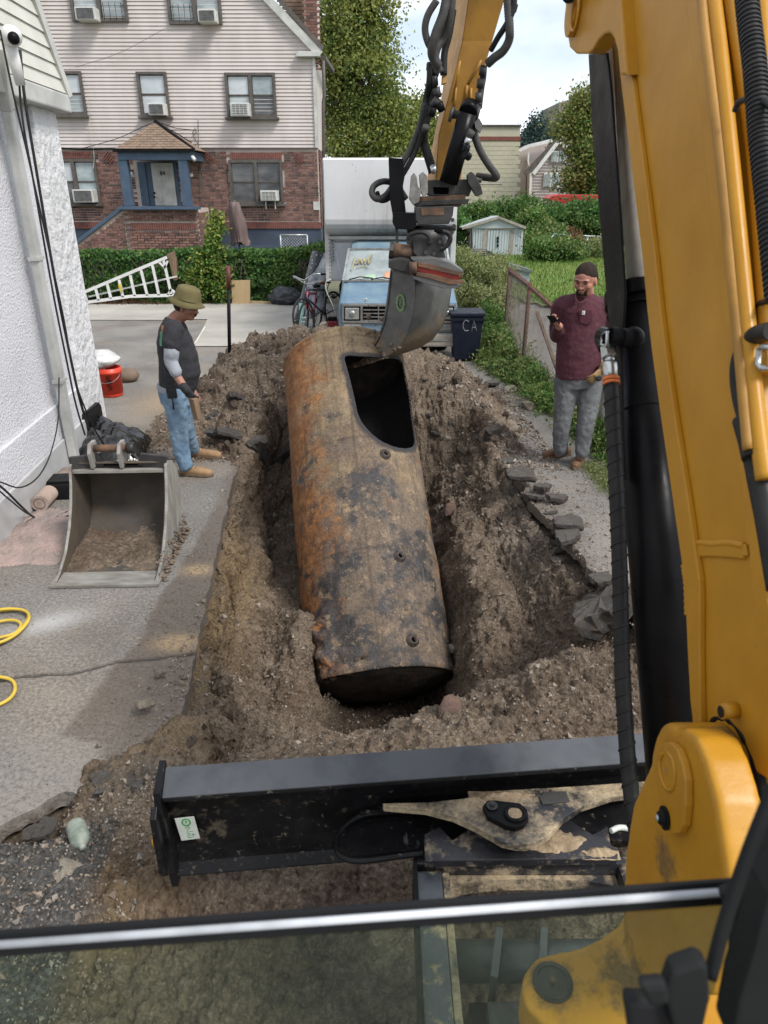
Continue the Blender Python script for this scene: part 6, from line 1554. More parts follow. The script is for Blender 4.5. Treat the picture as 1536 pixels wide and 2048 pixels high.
# downspout
q = PZ(172, 925, .05); ds = (q-WA).dot(wd)
m = MB(); m.bar(wq(ds, .10, .06), wq(ds, .10, 3.05), .10, .075, up=wn); m.build('downspout', M_DIRTYW, wb, bevel=.012)
m = MB(); m.bar(wq(ds, .10, 3.0), wq(ds-.15, .18, 3.4), .11, .085, up=wn); m.build('downspout_elbow', M_DIRTYW, wb, bevel=.01)
for z in (.85, 1.9): m = MB(); m.bar(wq(ds-.07, .10, z), wq(ds+.07, .10, z), .09, .03); m.build('strap', M_DIRTYW, wb)
m = MB(); m.bar(wq(ds-.75, .10, 3.3), wq(ds-.75, .10, 4.4), .16, .12, up=wn); m.build('cable_trunk', M_DIRTYW, wb, bevel=.01)
# security camera on the corner of the trunk
cp = PX(22, 72, -2.68); sc_ = thing('security_camera', 'white dome security camera high on the white building', 'camera', tuple(cp))
m = MB(); m.ell(cp, (.075, .075, .07)); m.build('housing', M_WHT, sc_); m = MB(); m.ell(cp+Vector((.035, -.045, -.02)), .042); m.build('lens_dome', M_BLK, sc_)
m = MB(); m.cyl(cp+Vector((-.03, .02, -.03)), cp+Vector((-.02, .06, -.30)), .05, 14, r2=.035); m.build('bracket', M_WHT, sc_)
def wcable(pts, X, r, name='black_cable', mat=M_RUB):
    m = MB(); m.tube(spline([PX(a, b, X) if len(pt) < 3 else PZ(a, b, pt[2]) for pt in pts for a, b in [pt[:2]]], 7), r, 6); return m.build(name, mat, wb)
wcable([(40, 100), (50, 200), (76, 360), (110, 560), (142, 720), (160, 800), (178, 860)], -2.72, .011)
wcable([(36, 110), (44, 230), (70, 380), (105, 580), (135, 730), (152, 810), (170, 870)], -2.74, .008)
wcable([(0, 60), (25, 180), (60, 330), (98, 500), (128, 640), (150, 760), (185, 850), (215, 900)], -2.70, .007)
wcable([(118, 755), (116, 840), (100, 910), (75, 955), (40, 975), (0, 964)], -2.78, .006)
m = MB(); m.tube(spline([PX(-20, 955, -2.76), PX(15, 985, -2.74), PX(45, 1015, -2.70), PZ(70, 1035, .02), PZ(110, 1042, .02), PZ(140, 1030, .02)], 7), .008, 6); m.build('black_cable', M_RUB, wb)
m = MB(); m.tube(spline([PX(-20, 965, -2.75), PX(20, 1000, -2.72), PZ(60, 1030, .03), PZ(100, 1038, .02), PZ(145, 1018, .02)], 7), .006, 6); m.build('black_cable', M_RUB, wb)

# =================================================================== FAR BUILDINGS
M_CREAM = simple('cream_painted_block', (.52, .49, .36), .85, scale=.5, c2=(.42, .40, .31), bump=.3, bscale=8, bdist=.02)
M_BAND = simple('red_band', (.20, .07, .05), .8)
cb = thing('cream_block_building', 'tall windowless cream block building with a red band under its parapet', 'building', (8, 45, 0))
def fpoly(name, pts, Y, th, mat, par, bev=0): return MB().extr([PY(a, b, Y) for a, b in pts], (0, th, 0)).build(name, mat, par, bevel=bev)
fpoly('block_wall', [(772, 252), (1041, 252), (1028, 480), (785, 480)], 45, 8, M_CREAM, cb)
fpoly('red_band', [(772, 273), (1041.5, 273), (1041, 281), (772, 281)], 44.95, .05, M_BAND, cb); fpoly('parapet_cap', [(770, 249), (1043, 249), (1043, 252), (770, 252)], 44.9, 8.2, M_FRM, cb)
for y0 in range(284, 430, 9):
    x0 = 772; k = 0
    m = MB()
    for x in range(905 if y0 % 2 else 897, 1030, 16):
        a = PY(x, y0, 44.98); b = PY(x+15.3, y0+8.3, 44.98); m.box(((a.x+b.x)/2, 44.99, (a.z+b.z)/2), (b.x-a.x, .02, a.z-b.z))
    m.build('block_course', M_CREAM, cb, kind='stuff')
fpoly('repaired_patch', [(925, 366), (1005, 366), (1005, 368), (925, 368)], 44.95, .02, M_DIRTYW, cb)
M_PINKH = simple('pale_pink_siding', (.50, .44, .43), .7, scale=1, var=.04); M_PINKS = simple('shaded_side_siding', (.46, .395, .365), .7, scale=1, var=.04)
fh = thing('gabled_house', 'pale pink gabled house with white trim half hidden behind the trees', 'house', (14, 52, 0))
fpoly('front_wall', [(1062, 345), (1118, 283), (1178, 345), (1172, 470), (1058, 470)], 50, .3, M_PINKH, fh)
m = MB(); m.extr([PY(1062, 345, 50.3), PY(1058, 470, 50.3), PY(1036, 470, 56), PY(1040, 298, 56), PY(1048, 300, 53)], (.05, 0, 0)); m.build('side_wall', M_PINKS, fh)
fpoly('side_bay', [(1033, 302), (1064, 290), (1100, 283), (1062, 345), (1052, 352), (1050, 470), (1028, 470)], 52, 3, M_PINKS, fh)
def fbar(name, a, b, Y, w, mat, th=.25): 
    m = MB(); m.bar(PY(a[0], a[1], Y), PY(b[0], b[1], Y), w, th, up=(0, 1, 0)); return m.build(name, mat, fh)
fbar('white_rake', (1066, 348), (1118, 281), 49.8, .22, M_WHT); fbar('white_rake', (1118, 281), (1180, 347), 49.8, .22, M_WHT); fbar('brown_roof_edge', (1050, 348), (1112, 284), 49.9, .30, M_FRM)
fbar('upper_roof_edge', (1033, 303), (1058, 292), 51.5, .2, M_WHT); fbar('upper_roof_edge', (1058, 292), (1104, 281), 51.5, .2, M_WHT)
fbar('corner_trim', (1062, 346), (1060, 405), 49.8, .15, M_WHT, .1); fbar('drain_pipe', (1057, 304), (1056, 340), 51.6, .10, M_WHT, .1)
for k in range(22): m = MB(); a = PY(1062, 288+k*6, 49.97); x0, x1 = (max(1063, 1118-(k*6+2)*.9), min(1176, 1118+(k*6+2)*.95)); a = PY(x0, 286+k*6, 49.97); b = PY(x1, 286+k*6, 49.97); m.box(((a.x+b.x)/2, 49.97, a.z), (max(.1, b.x-a.x), .03, .05)); m.build('siding_board', M_PINKH, fh)
for (x0, y0, x1, y1) in ((1103, 302, 1117, 325), (1118, 302, 1132, 325), (1088, 346, 1102, 374), (1104, 346, 1117, 374)):
    m = MB(); bxpx(m, x0, y0, x1, y1, 49.95, .1); wv = m.build('window', M_WHT, fh); m = MB(); bxpx(m, x0+2.2, y0+2.2, x1-2.2, y1-2.2, 49.84, .03); m.build('pane', M_PANE, wv)
tw = thing('concrete_tower', 'grey brown concrete block rising behind the tree', 'building', (25, 95, 0))
fpoly('tower_wall', [(1118, 205), (1150, 196), (1240, 196), (1236, 420), (1114, 420)], 95, 10, simple('weathered_concrete', (.25, .225, .20), .9, scale=.3), tw)
fpoly('roof_plant', [(1150, 188), (1168, 184), (1170, 197), (1150, 198)], 96, 3, M_STEEL, tw)
# shed
M_SHEDW = simple('pale_metal_panel', (.47, .52, .53), .45, scale=1, c2=(.38, .43, .44)); M_SHEDT = simple('tan_metal_trim', (.32, .28, .24), .6)
sh = thing('garden_shed', 'small pale metal garden shed with double doors on the lawn', 'shed', (4.4, 29.5, 0))
YS = 29.0
fpoly('front_wall', [(942, 457), (1047, 457), (1044, 514), (944, 514)], YS, .1, M_SHEDW, sh)
m = MB(); m.extr([PY(942, 457, YS), PY(944, 514, YS), PY(927, 514, YS+2.6), PY(925, 457, YS+2.6)], (.03, 0, 0)); m.build('side_wall', M_SHEDT, sh)
for (x0, x1) in ((945, 966), (974, 996), (997, 1019), (1026, 1044)):
    for i in range(4): m = MB(); xx = x0+(x1-x0)*(i+.5)/4; bxpx(m, xx-.7, 460, xx+.7, 512, YS-.002, .03, 0); m.build('wall_rib', M_SHEDW, sh)
for x in (969, 1022): m = MB(); bxpx(m, x-2.5, 458, x+2.5, 513, YS, .05, .0); m.build('door_trim', M_SHEDT, sh)
m = MB(); bxpx(m, 969, 456, 1022, 459, YS, .055, .0); m.build('door_head', M_SHEDT, sh)
fpoly('gable', [(926, 457), (998, 436), (1050, 456)], YS-.08, .12, M_SHEDW, sh)
m = MB(); m.add([PY(924, 456, YS-.15), PY(998, 434, YS-.15), PY(985, 434, YS+2.8), PY(915, 455, YS+2.8)], [(0, 1, 2, 3)]); m.add([PY(1052, 455, YS-.15), PY(998, 434, YS-.15), PY(985, 434, YS+2.8), PY(1030, 455, YS+2.8)], [(0, 1, 2, 3)]); q = m.build('roof', M_SHEDW, sh); q.modifiers.new('t', 'SOLIDIFY').thickness = .05
fbar2 = MB(); fbar2.bar(PY(924, 457, YS-.17), PY(998, 435, YS-.17), .09, .05, up=(0, 1, 0)); fbar2.build('roof_edge', M_SHEDT, sh); fbar2 = MB(); fbar2.bar(PY(1052, 456, YS-.17), PY(998, 435, YS-.17), .09, .05, up=(0, 1, 0)); fbar2.build('roof_edge', M_SHEDT, sh)
for y in (476, 483, 491): m = MB(); m.ell(PY(995.5, y, YS-.06), (.04, .03, .06)); m.build('door_latch', M_BLK, sh)
spd = thing('long_handled_tool', 'black long handled tool leaning on the left wall of the shed', 'garden tool', tuple(PY(934, 512, 28.6)))
m = MB(); m.cyl(PY(933, 512, 28.6), PY(936, 472, 28.8), .02, 6); m.build('handle', M_BLK, spd); m = MB(); m.ell(PY(937, 466, 28.8), (.06, .03, .09)); m.build('tool_head', M_BLK, spd)
rb = thing('red_boat', 'long red hull lying behind the hedge under the right hand tree', 'boat', (15, 40, 2))
fpoly('hull', [(1097, 397), (1106, 391), (1120, 389), (1215, 390), (1215, 404), (1150, 406), (1118, 407), (1104, 402)], 38, 1.6, simple('red_hull', (.50, .03, .03), .4, c2=(.36, .025, .025)), rb, .03)
fpoly('hull_rib', [(1120, 395), (1140, 395), (1138, 397), (1120, 397)], 37.97, .05, M_BAND, rb)
# tarpaulin panels and box on the lawn
M_GREYP = simple('grey_panel', (.13, .15, .15), .5, c2=(.08, .09, .09))
pn = thing('slatted_boards', 'dark slatted panels leaning in front of the shed', 'boards', tuple(PY(960, 518, 26.5)))
m = MB(); m.extr([PY(a, b, 26.5) for a, b in ((940, 497), (973, 498), (984, 520), (958, 524))], (0, .06, 0)); pq = m.build('panel', M_GREYP, pn)
for k in range(5): m = MB(); m.bar(PY(942+k*4, 500+k*4.4, 26.45), PY(973+k*2.2, 501+k*4, 26.45), .03, .03); m.build('panel_slat', M_SHEDT, pq)
m = MB(); m.extr([PY(a, b, 26.3) for a, b in ((972, 500), (984, 504), (998, 521), (984, 522))], (0, .06, 0)); m.build('panel', M_STEEL, pn)
gb = thing('grey_bin', 'grey lidded metal box beside the top of the rusty fence', 'box', tuple(PY(1040, 566, 20)))
fpoly('box_body', [(1022, 538), (1060, 545), (1058, 572), (1024, 572)], 20, .5, simple('zinc_box', (.25, .29, .31), .5), gb, .01); fpoly('lid', [(1018, 530), (1030, 530), (1064, 541), (1062, 546), (1020, 537)], 19.95, .6, M_GREYP, gb)
# =================================================================== VEGETATION
def m_leaf(name, dark, light, yellow=None, yf=.0):
    t = NT(name); i = t.island(); n = t.noise(.9, 3, .6)
    c = t.ramp(i, [(0, dark), (.55, light), (1, tuple(v*1.5 for v in light))]); c = t.mix(t.ramp(n, [(.35, 0), (.65, .6)]), c, tuple(v*.6 for v in dark))
    if yellow: c = t.mix(t.ramp(t.math('ADD', t.math('MULTIPLY', i, .55), t.noise(.45, 3, .6, t.mapping(loc=(4, 4, 4)))), [(.78-yf, 0), (.92-yf, .9)]), c, yellow)
    t.set(col=c, rough=.55, spec=.35)
    tl = t.n('ShaderNodeBsdfTranslucent'); t.l(c, tl.inputs[0]); mx = t.n('ShaderNodeMixShader'); mx.inputs[0].default_value = .35
    t.l(t.b.outputs[0], mx.inputs[1]); t.l(tl.outputs[0], mx.inputs[2]); t.l(mx.outputs[0], t.out.inputs[0]); return t.m
M_L1 = m_leaf('tree_leaves', (.10, .155, .036), (.23, .31, .075), (.30, .31, .08), .10)
M_L2 = m_leaf('ivy_leaves', (.035, .095, .024), (.085, .20, .045), (.15, .22, .05), .0)
M_L3 = m_leaf('bamboo_leaves', (.12, .17, .05), (.26, .32, .11), (.38, .38, .18), .08)
M_L4 = m_leaf('weed_leaves', (.045, .11, .02), (.12, .24, .05), (.24, .27, .09), .04)
M_L5 = m_leaf('spruce_needles', (.035, .065, .055), (.07, .12, .105))
M_L6 = m_leaf('autumn_tree_leaves', (.07, .13, .03), (.17, .28, .065), (.30, .28, .08), .05)
M_BARK = simple('bark', (.07, .055, .042), .95, scale=6, c2=(.04, .032, .025), bump=1, bscale=12, bdist=.03)
M_CORE = simple('dark_core_green', (.018, .032, .010), 1, scale=3, spec=0)  # dark green for the solid cores behind the leaves
M_DRY = m_leaf('dry_brown_leaves', (.10, .055, .03), (.20, .12, .06))
def leaves(C, size, aspect=.6, droop=0.0, normal=None, seed=1):
    """C (n,3) centres -> quads"""
    rg = np.random.default_rng(seed); n = len(C)
    d = rg.normal(size=(n, 3)); d[:, 2] -= droop; d /= np.linalg.norm(d, axis=1, keepdims=True)
    q = rg.normal(size=(n, 3)); 
    if normal is not None: q = q*.9+np.array(normal)
    u = np.cross(d, q); u /= np.linalg.norm(u, axis=1, keepdims=True)+1e-9
    s = size*rg.uniform(.6, 1.3, (n, 1)); w = s*aspect
    k = np.cross(d, u)*s*.18
    V = np.stack([C-d*s/2, C+u*w/2+k*.5, C+d*s/2, C-u*w/2+k*.5], 1).reshape(-1, 3); F_ = np.arange(n*4).reshape(n, 4); return V, F_
def blob_points(ells, per_vol, clump=.0, shell=.55, seed=2, nclump=0, cl_r=.3, cl_n=60):
    """clumps of points spread over the outer part of a set of ellipsoids (cx,cy,cz,rx,ry,rz)"""
    rg = np.random.default_rng(seed); out = []
    vol = [e[3]*e[4]*e[5] for e in ells]; tot = sum(vol)
    for e, v in zip(ells, vol):
        n = max(3, int(nclump*v/tot)); d = rg.normal(size=(n, 3)); d /= np.linalg.norm(d, axis=1, keepdims=True)
        r = shell+(1-shell)*rg.random((n, 1))**.6; r = r*(1+.16*rg.normal(size=(n, 1))); c = np.array(e[:3])+d*r*np.array(e[3:])
        for cc in c:
            m = int(cl_n*rg.uniform(.4, 1.6)); out.append(cc+rg.normal(size=(m, 3))*cl_r*np.array([1, 1, .7])*rg.uniform(.6, 1.3))
    return np.concatenate(out)
def tree(name, label, cat, ells, base, trunk_r, leafmat, nclump, cl_r, cl_n, lsize, seed=1, group=None, height_split=None, trunk_top=None):
    t = thing(name, label, cat, base, group); C = blob_points(ells, 0, nclump=nclump, cl_r=cl_r, cl_n=cl_n, seed=seed)
    C = C[C[:, 2] > .05]
    V, Fq = leaves(C, lsize, seed=seed); np_mesh('crown', V, Fq, leafmat, t)
    rg = random.Random(seed); m = MB(); b = Vector(base); top = Vector(trunk_top) if trunk_top else Vector((base[0], base[1], max(e[2] for e in ells)))
    P = [b.lerp(top, k/6)+Vector((rg.uniform(-.1, .1)*trunk_r*4, 0, 0)) for k in range(7)]; m.tube(P, [trunk_r*(1-.8*k/6) for k in range(7)], 10)
    for e in ells:
        s = P[rg.randrange(2, 5)]; c = Vector(e[:3]); mid = s.lerp(c, .5)+Vector((0, 0, -.1*(c-s).length)); m.tube(spline([s, mid, c], 5), [trunk_r*.38*(1-i/12) for i in range(11)], 6)
        for k in range(4):
            e2 = c+Vector((rg.uniform(-1, 1)*e[3], rg.uniform(-1, 1)*e[4], rg.uniform(-.6, 1)*e[5]))*.85; m.tube([s.lerp(c, .6), c.lerp(e2, .5), e2], [trunk_r*.18, trunk_r*.1, trunk_r*.03], 5)
    m.build('trunk', M_BARK, t, recalc=False); return t
def E3(px, py, Y, rpx, rpy, ry=None):
    c = PY(px, py, Y); s = abs(PY(px+10, py, Y).x-c.x)/10; return (c.x, c.y, c.z, rpx*s, (ry or rpx*s), rpy*s)
# big plane tree behind the truck
tree('plane_tree', 'tall leafy green tree between the pink house and the excavator arm', 'tree',
     [E3(700, 40, 34, 75, 90), E3(745, -20, 34, 45, 70), E3(690, -90, 35, 90, 70), E3(720, 150, 34, 85, 60), E3(670, 200, 35, 55, 80), E3(765, 235, 34, 65, 50), E3(815, 215, 35, 32, 36), E3(720, 285, 34, 90, 40), E3(800, 285, 35, 45, 34), E3(660, 90, 35, 45, 80), E3(760, 80, 34, 26, 40)],
     tuple(PY(720, 480, 34)*Vector((1, 1, 0)) if False else (PY(720, 400, 34).x, 34, 0)), .35, M_L1, 900, .34, 62, .15, seed=3)
tree('plane_tree', 'smaller green tree crown between the truck box and the cream building', 'tree', [E3(850, 240, 38, 30, 45), E3(830, 300, 38, 40, 30)], (PY(840, 400, 38).x, 38, 0), .2, M_L1, 130, .32, 55, .15, seed=5)
tree('spruce_tree', 'blue green spruce tree rising behind the pink gabled house', 'tree',
     [E3(1074, 245, 62, 8, 14), E3(1074, 262, 62, 16, 14), E3(1073, 280, 62, 24, 14), E3(1072, 296, 62, 32, 12)], (PY(1074, 400, 62).x, 62, 0), .3, M_L5, 260, .35, 40, .24, seed=6)
tree('leafy_tree', 'broad bright green tree overhanging the pink gabled house at the right', 'tree',
     [E3(1175, 205, 42, 32, 32), E3(1210, 250, 42, 56, 60), E3(1148, 255, 42, 36, 34), E3(1180, 320, 41, 46, 44), E3(1162, 362, 41, 44, 24), E3(1220, 345, 41, 50, 42), E3(1128, 236, 42, 18, 20), E3(1240, 300, 42, 40, 80)],
     (PY(1190, 400, 42).x, 42, 0), .3, M_L6, 640, .34, 62, .17, seed=8)
def bush(name, label, ells, mat, nclump, cl_r, cl_n, ls, seed, group=None, cat='bush', aspect=.6, droop=0, core=True, shell=.6):
    c = ells[0]; t = thing(name, label, cat, (c[0], c[1], 0), group); C = blob_points(ells, 0, nclump=nclump, cl_r=cl_r, cl_n=cl_n, seed=seed, shell=shell); C = C[C[:, 2] > .02]
    V, Fq = leaves(C, ls, aspect, droop, seed=seed); np_mesh('foliage', V, Fq, mat, t)
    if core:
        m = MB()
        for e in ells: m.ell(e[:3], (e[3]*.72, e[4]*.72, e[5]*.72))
        m.build('dark_core', M_CORE, t, kind='stuff')
    return t
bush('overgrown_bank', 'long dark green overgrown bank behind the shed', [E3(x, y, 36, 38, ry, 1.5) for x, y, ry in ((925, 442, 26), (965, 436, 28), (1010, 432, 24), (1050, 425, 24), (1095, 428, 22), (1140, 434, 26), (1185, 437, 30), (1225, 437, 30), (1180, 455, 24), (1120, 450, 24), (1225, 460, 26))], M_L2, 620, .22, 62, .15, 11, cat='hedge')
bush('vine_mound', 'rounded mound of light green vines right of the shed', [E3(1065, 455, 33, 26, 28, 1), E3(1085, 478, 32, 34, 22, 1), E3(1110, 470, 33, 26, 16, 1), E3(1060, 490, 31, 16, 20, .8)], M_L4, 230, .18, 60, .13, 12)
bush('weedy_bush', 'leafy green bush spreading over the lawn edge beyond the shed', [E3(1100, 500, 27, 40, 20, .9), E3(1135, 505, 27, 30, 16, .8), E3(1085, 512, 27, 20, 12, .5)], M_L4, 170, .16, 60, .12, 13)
bush('dry_shrub', 'reddish brown dry shrub beside the far wire fence', [E3(1145, 490, 28, 10, 26, .5)], M_DRY, 45, .12, 50, .09, 14, core=False)
bush('tall_weeds', 'pale tall weeds by the far wire fence', [E3(1175, 500, 28, 22, 24, .6), E3(1205, 505, 28, 22, 24, .6)], M_L3, 70, .14, 50, .09, 15, core=False)
bush('vine_mound', 'dark green vines between the truck box and the shed', [E3(918, 470, 31, 14, 40, .8), E3(925, 500, 30, 14, 20, .6)], M_L2, 80, .16, 55, .12, 16)
bush('bamboo_clump', 'big pale yellow green feathery clump beside the truck', [E3(945, 545, 15.5, 34, 34, .45), E3(985, 560, 15.0, 34, 40, .5), E3(940, 600, 14.5, 28, 30, .4), E3(985, 610, 14, 30, 34, .4), E3(925, 520, 16, 16, 20, .4), E3(1000, 530, 15.5, 18, 22, .3)], M_L3, 420, .10, 62, .085, 17, aspect=.22, droop=.5, core=False, shell=.25)
bush('leafy_shrub', 'bright green leafy shrub behind the trash bin', [E3(978, 640, 12.5, 26, 28, .3), E3(985, 680, 12.0, 24, 26, .3), E3(955, 655, 12.6, 14, 20, .25), E3(1000, 660, 12.3, 18, 30, .3)], M_L4, 240, .065, 60, .055, 18, aspect=.5, core=False, shell=.3)
M_STEM = simple('dry_stem', (.30, .25, .13), .9)
# hedge of vines over a low fence
def hedge():
    t = thing('ivy_hedge', 'low hedge of dense green vines along the back of the concrete', 'hedge', (-4.5, 17.4, 0)); rg = np.random.default_rng(4)
    x0, x1 = PY(120, 560, 17.2).x, PY(648, 560, 17.2).x; n = 30000
    x = rg.uniform(x0, x1, n); top = 1.05+.10*fbm(x, x*0+3, .9, 3, 7)+.10*np.exp(-((x-x1)/.8)**2)
    face = rg.random(n) < .72; z = np.where(face, rg.random(n)**.9*top, top+rg.normal(size=n)*.035); y = np.where(face, 17.08+.10*fbm(x, z*3, 1.6, 3, 5)+rg.normal(size=n)*.035, 17.08+rg.random(n)*.5)
    V, Fq = leaves(np.stack([x, y, z], -1), .085, .75, .6, (0, -1.2, .5), 4); np_mesh('foliage', V, Fq, M_L2, t)
    m = MB(); m.box(((x0+x1)/2, 17.38, .47), (x1-x0, .46, .94)); m.build('dark_core', M_CORE, t, kind='stuff')
    rg2 = random.Random(2); m = MB()
    for i in range(40): xx = rg2.uniform(x0, x1); m.tube([(xx, 17.0, .02), (xx+rg2.uniform(-.2, .2), 17.02, .5), (xx+rg2.uniform(-.3, .3), 17.0, .95)], .012, 5)
    m.build('vine_stems', M_BARK, t, kind='stuff')
hedge()
bush('climbing_vine', 'tall yellow green vine growing up from the middle of the hedge', [E3(420, 530, 16.9, 30, 38, .25), E3(433, 480, 16.9, 14, 26, .2), E3(432, 445, 16.9, 11, 22, .2), E3(400, 560, 16.9, 24, 32, .2), E3(440, 570, 16.85, 22, 30, .2)], m_leaf('vine_leaves', (.045, .12, .02), (.12, .26, .04), (.32, .34, .08), .12), 180, .08, 50, .085, 21, cat='vine', core=False, shell=.3)
bush('vine_tuft', 'small tuft of vine hanging from the corner of the house by the truck', [E3(638, 500, 18, 8, 14, .15)], M_L2, 18, .06, 40, .07, 22, cat='vine', core=False)
# weeds along the fence foot
def strip(name, label, pts, w, n, h, ls, mat, seed, cat='weeds', aspect=.5):
    rg = np.random.default_rng(seed); P = np.array([tuple(PZ(a, b))[:2] for a, b in pts]); seg = rg.integers(0, len(P)-1, n); f = rg.random(n)[:, None]; c = P[seg]*(1-f)+P[seg+1]*f
    tuft = rg.normal(size=(n, 2))*w; xy = c+tuft; hh = h*np.clip(.6+.7*fbm(xy[:, 0], xy[:, 1], 2.5, 3, seed), .1, 2); z = rg.random(n)**1.3*hh
    V, Fq = leaves(np.stack([xy[:, 0], xy[:, 1], z+.01], -1), ls, aspect, -.4, None, seed); o = np_mesh(name, V, Fq, mat); prop(o, label, cat, None, 'stuff'); return o
strip('weeds', 'green weeds along the foot of the rusty fence', [(975, 720), (1010, 745), (1045, 765), (1090, 800), (1120, 830)], .13, 15000, .34, .05, M_L4, 31)
strip('weeds', 'taller weeds in front of the rusty fence by the bin', [(965, 700), (1000, 715), (1030, 730)], .14, 7000, .75, .055, M_L4, 32)
strip('weeds', 'weeds behind the man in maroon along the fence', [(1150, 850), (1200, 885), (1250, 930)], .12, 7000, .30, .045, M_L4, 33)
strip('moss', 'mossy yellow green growth on the asphalt edge behind the boots', [(1180, 930), (1215, 960), (1240, 985)], .07, 5000, .035, .02, M_L3, 34, 'moss')
strip('leaf_litter', 'leaf litter and low weeds in front of the hedge', [(170, 606), (300, 607), (420, 606)], .12, 4000, .08, .05, M_DRY, 35, 'leaves')
strip('leaf_litter', 'low green growth along the foot of the hedge', [(300, 606), (420, 606), (640, 604)], .10, 5000, .10, .05, M_L2, 36, 'ground cover')
# grass blades on the lawn
def lawn_blades():
    rg = np.random.default_rng(8); n = 42000; x = rg.uniform(2, 14, n); y = 12+rg.random(n)**1.2*18
    k = inpoly(x, y, LAWN); x, y = x[k], y[k]; z = np.full(x.shape, .09)+.04*fbm(x, y, .5, 3, 9)
    V, Fq = leaves(np.stack([x, y, z], -1), .11, .25, -3, None, 8); o = np_mesh('lawn_grass', V, Fq, m_leaf('grass_blades', (.07, .15, .02), (.17, .30, .05), (.30, .36, .10), .05)); prop(o, 'bright mown grass on the lawn behind the fence', 'grass', None, 'stuff')
lawn_blades()
# ---- rusty chain link fence
M_RPOST = simple('rust_brown_post', (.13, .05, .035), .85, scale=12, c2=(.07, .035, .028)); M_WIRE = simple('weathered_wire', (.19, .17, .145), .6, metal=.3, c2=(.10, .07, .055), scale=6)
fn = thing('chain_link_fence', 'rusty sagging chain link fence with brown posts along the driveway', 'fence', (2.1, 9, 0))
FP = [(2.02, 12.0), (2.04, 10.37), (2.14, 8.8), (2.28, 7.2), (2.42, 5.4)]
tops = [1.22, 1.18, 1.05, .98, .95]
m = MB(); m.tube(spline([(x, y, z) for (x, y), z in zip(FP, tops)], 5), .020, 8); m.build('top_rail', M_RPOST, fn)
for i, ((x, y), z) in enumerate(zip(FP, tops)):
    if i == 2: continue
    m = MB(); m.cyl((x, y, 0), (x, y, z+.05), .030, 10); m.build('post', M_RPOST if i < 3 else M_GALV, fn)
for i in range(4):
    A = (FP[i][0]-.02, FP[i][1], .04); B_ = (FP[i+1][0]-.02, FP[i+1][1], .04); linkmesh('wire_mesh', A, B_, (tops[i]+tops[i+1])/2-.06, .066, .0026, M_WIRE, fn)
m = MB(); rg = random.Random(6)
for i in range(4):
    A, B_ = Vector((*FP[i], tops[i])), Vector((*FP[i+1], tops[i+1]))
    for k in range(26): c = A.lerp(B_, k/26); m.tube([c+Vector((0, 0, -.05)), c+Vector((.008, .004, .05))], .005, 4)
m.build('wire_twists', M_RPOST, fn, kind='stuff')
m = MB(); m.bar((2.25, 8.4, .05), (2.08, 9.9, .9), .04, .03); m.build('slanting_brace', M_RUST, fn)
ff = thing('far_wire_fence', 'grey wire fence with posts at the back of the lawn', 'fence', (11, 30, 0))
for x, y in ((1105, 468), (1140, 471), (1175, 473), (1205, 474)):
    p = PY(x, y, 30); m = MB(); m.cyl((p.x, 30, 0), p, .05, 6); m.build('post', M_GALV, ff)
a = PY(1100, 468, 30); b = PY(1215, 474, 30); m = MB(); m.cyl(a, b, .03, 6); m.build('top_rail', M_GALV, ff); linkmesh('wire_mesh', (a.x, 30.03, .4), (b.x, 30.03, .4), a.z-.45, .16, .010, M_WIRE, ff)
# =================================================================== BOX VAN
M_VANB = simple('faded_blue_paint', (.10, .175, .25), .45, scale=1.6, c2=(.19, .265, .31), thr=(.38, .6), bump=.1)
M_VANW = simple('truck_white_panel', (.60, .61, .62), .5, scale=.8, c2=(.50, .52, .54))
def m_nose():
    t = NT('stained_white_nose'); sep = t.n('ShaderNodeSeparateXYZ'); t.l(t.tc, sep.inputs[0])
    c = t.ramp(t.noise(1.2, 4, .6), [(.3, (.56, .57, .58)), (.7, (.66, .66, .66))])
    st = t.noise(3.0, 5, .7, t.mapping(scale=(4, 1, .35))); lowz = t.ramp(sep.outputs[2], [(0, 1), (1, 0)])
    k = t.math('MULTIPLY', t.attr('grime'), t.ramp(st, [(.3, .45), (.65, 1)])); c = t.mix(k, c, (.15, .13, .09))
    sp = t.ramp(t.voro(16), [(.10, 1), (.16, 0)]); pk = t.ramp(t.noise(2.2, 4, .7, t.mapping(loc=(3, 0, 2))), [(.50, 0), (.58, 1)])
    c = t.mix(t.math('MULTIPLY', sp, pk), c, (.22, .20, .17)); t.set(col=c, rough=.5); return t.m
M_NOSE = m_nose()
M_VCHR = simple('dull_chrome', (.50, .50, .48), .3, metal=.8, c2=(.34, .34, .32), scale=10)
M_BUMP = simple('tan_bumper', (.33, .30, .26), .5, scale=4, c2=(.24, .215, .18))
M_LAMP = simple('headlamp_lens', (.45, .47, .47), .12, metal=.4, c2=(.28, .30, .30), scale=30)
M_AMB = simple('amber_lens', (.75, .18, .03), .3); M_TYRE = simple('tyre', (.016, .016, .016), .8)
M_WSH = m_pane('windscreen', (.15, .18, .18), (.34, .38, .38), .08)
van = thing('box_truck', 'old blue van cab with a white box body parked behind the soil heap', 'truck', (.1, 12.5, 0))
def vf(name, pts, Y, th, mat, par=van, bev=.004): return MB().extr([PY(a, b, Y) for a, b in pts], (0, th, 0)).build(name, mat, par, bevel=bev)
YV = 11.2; XL_, XR_ = PY(677, 640, YV).x, PY(915, 640, YV).x; zc0 = PY(760, 607, YV).z; zh = PY(760, 566, 11.95).z; zr = PY(760, 497, 12.55).z; zr2 = zr+.10
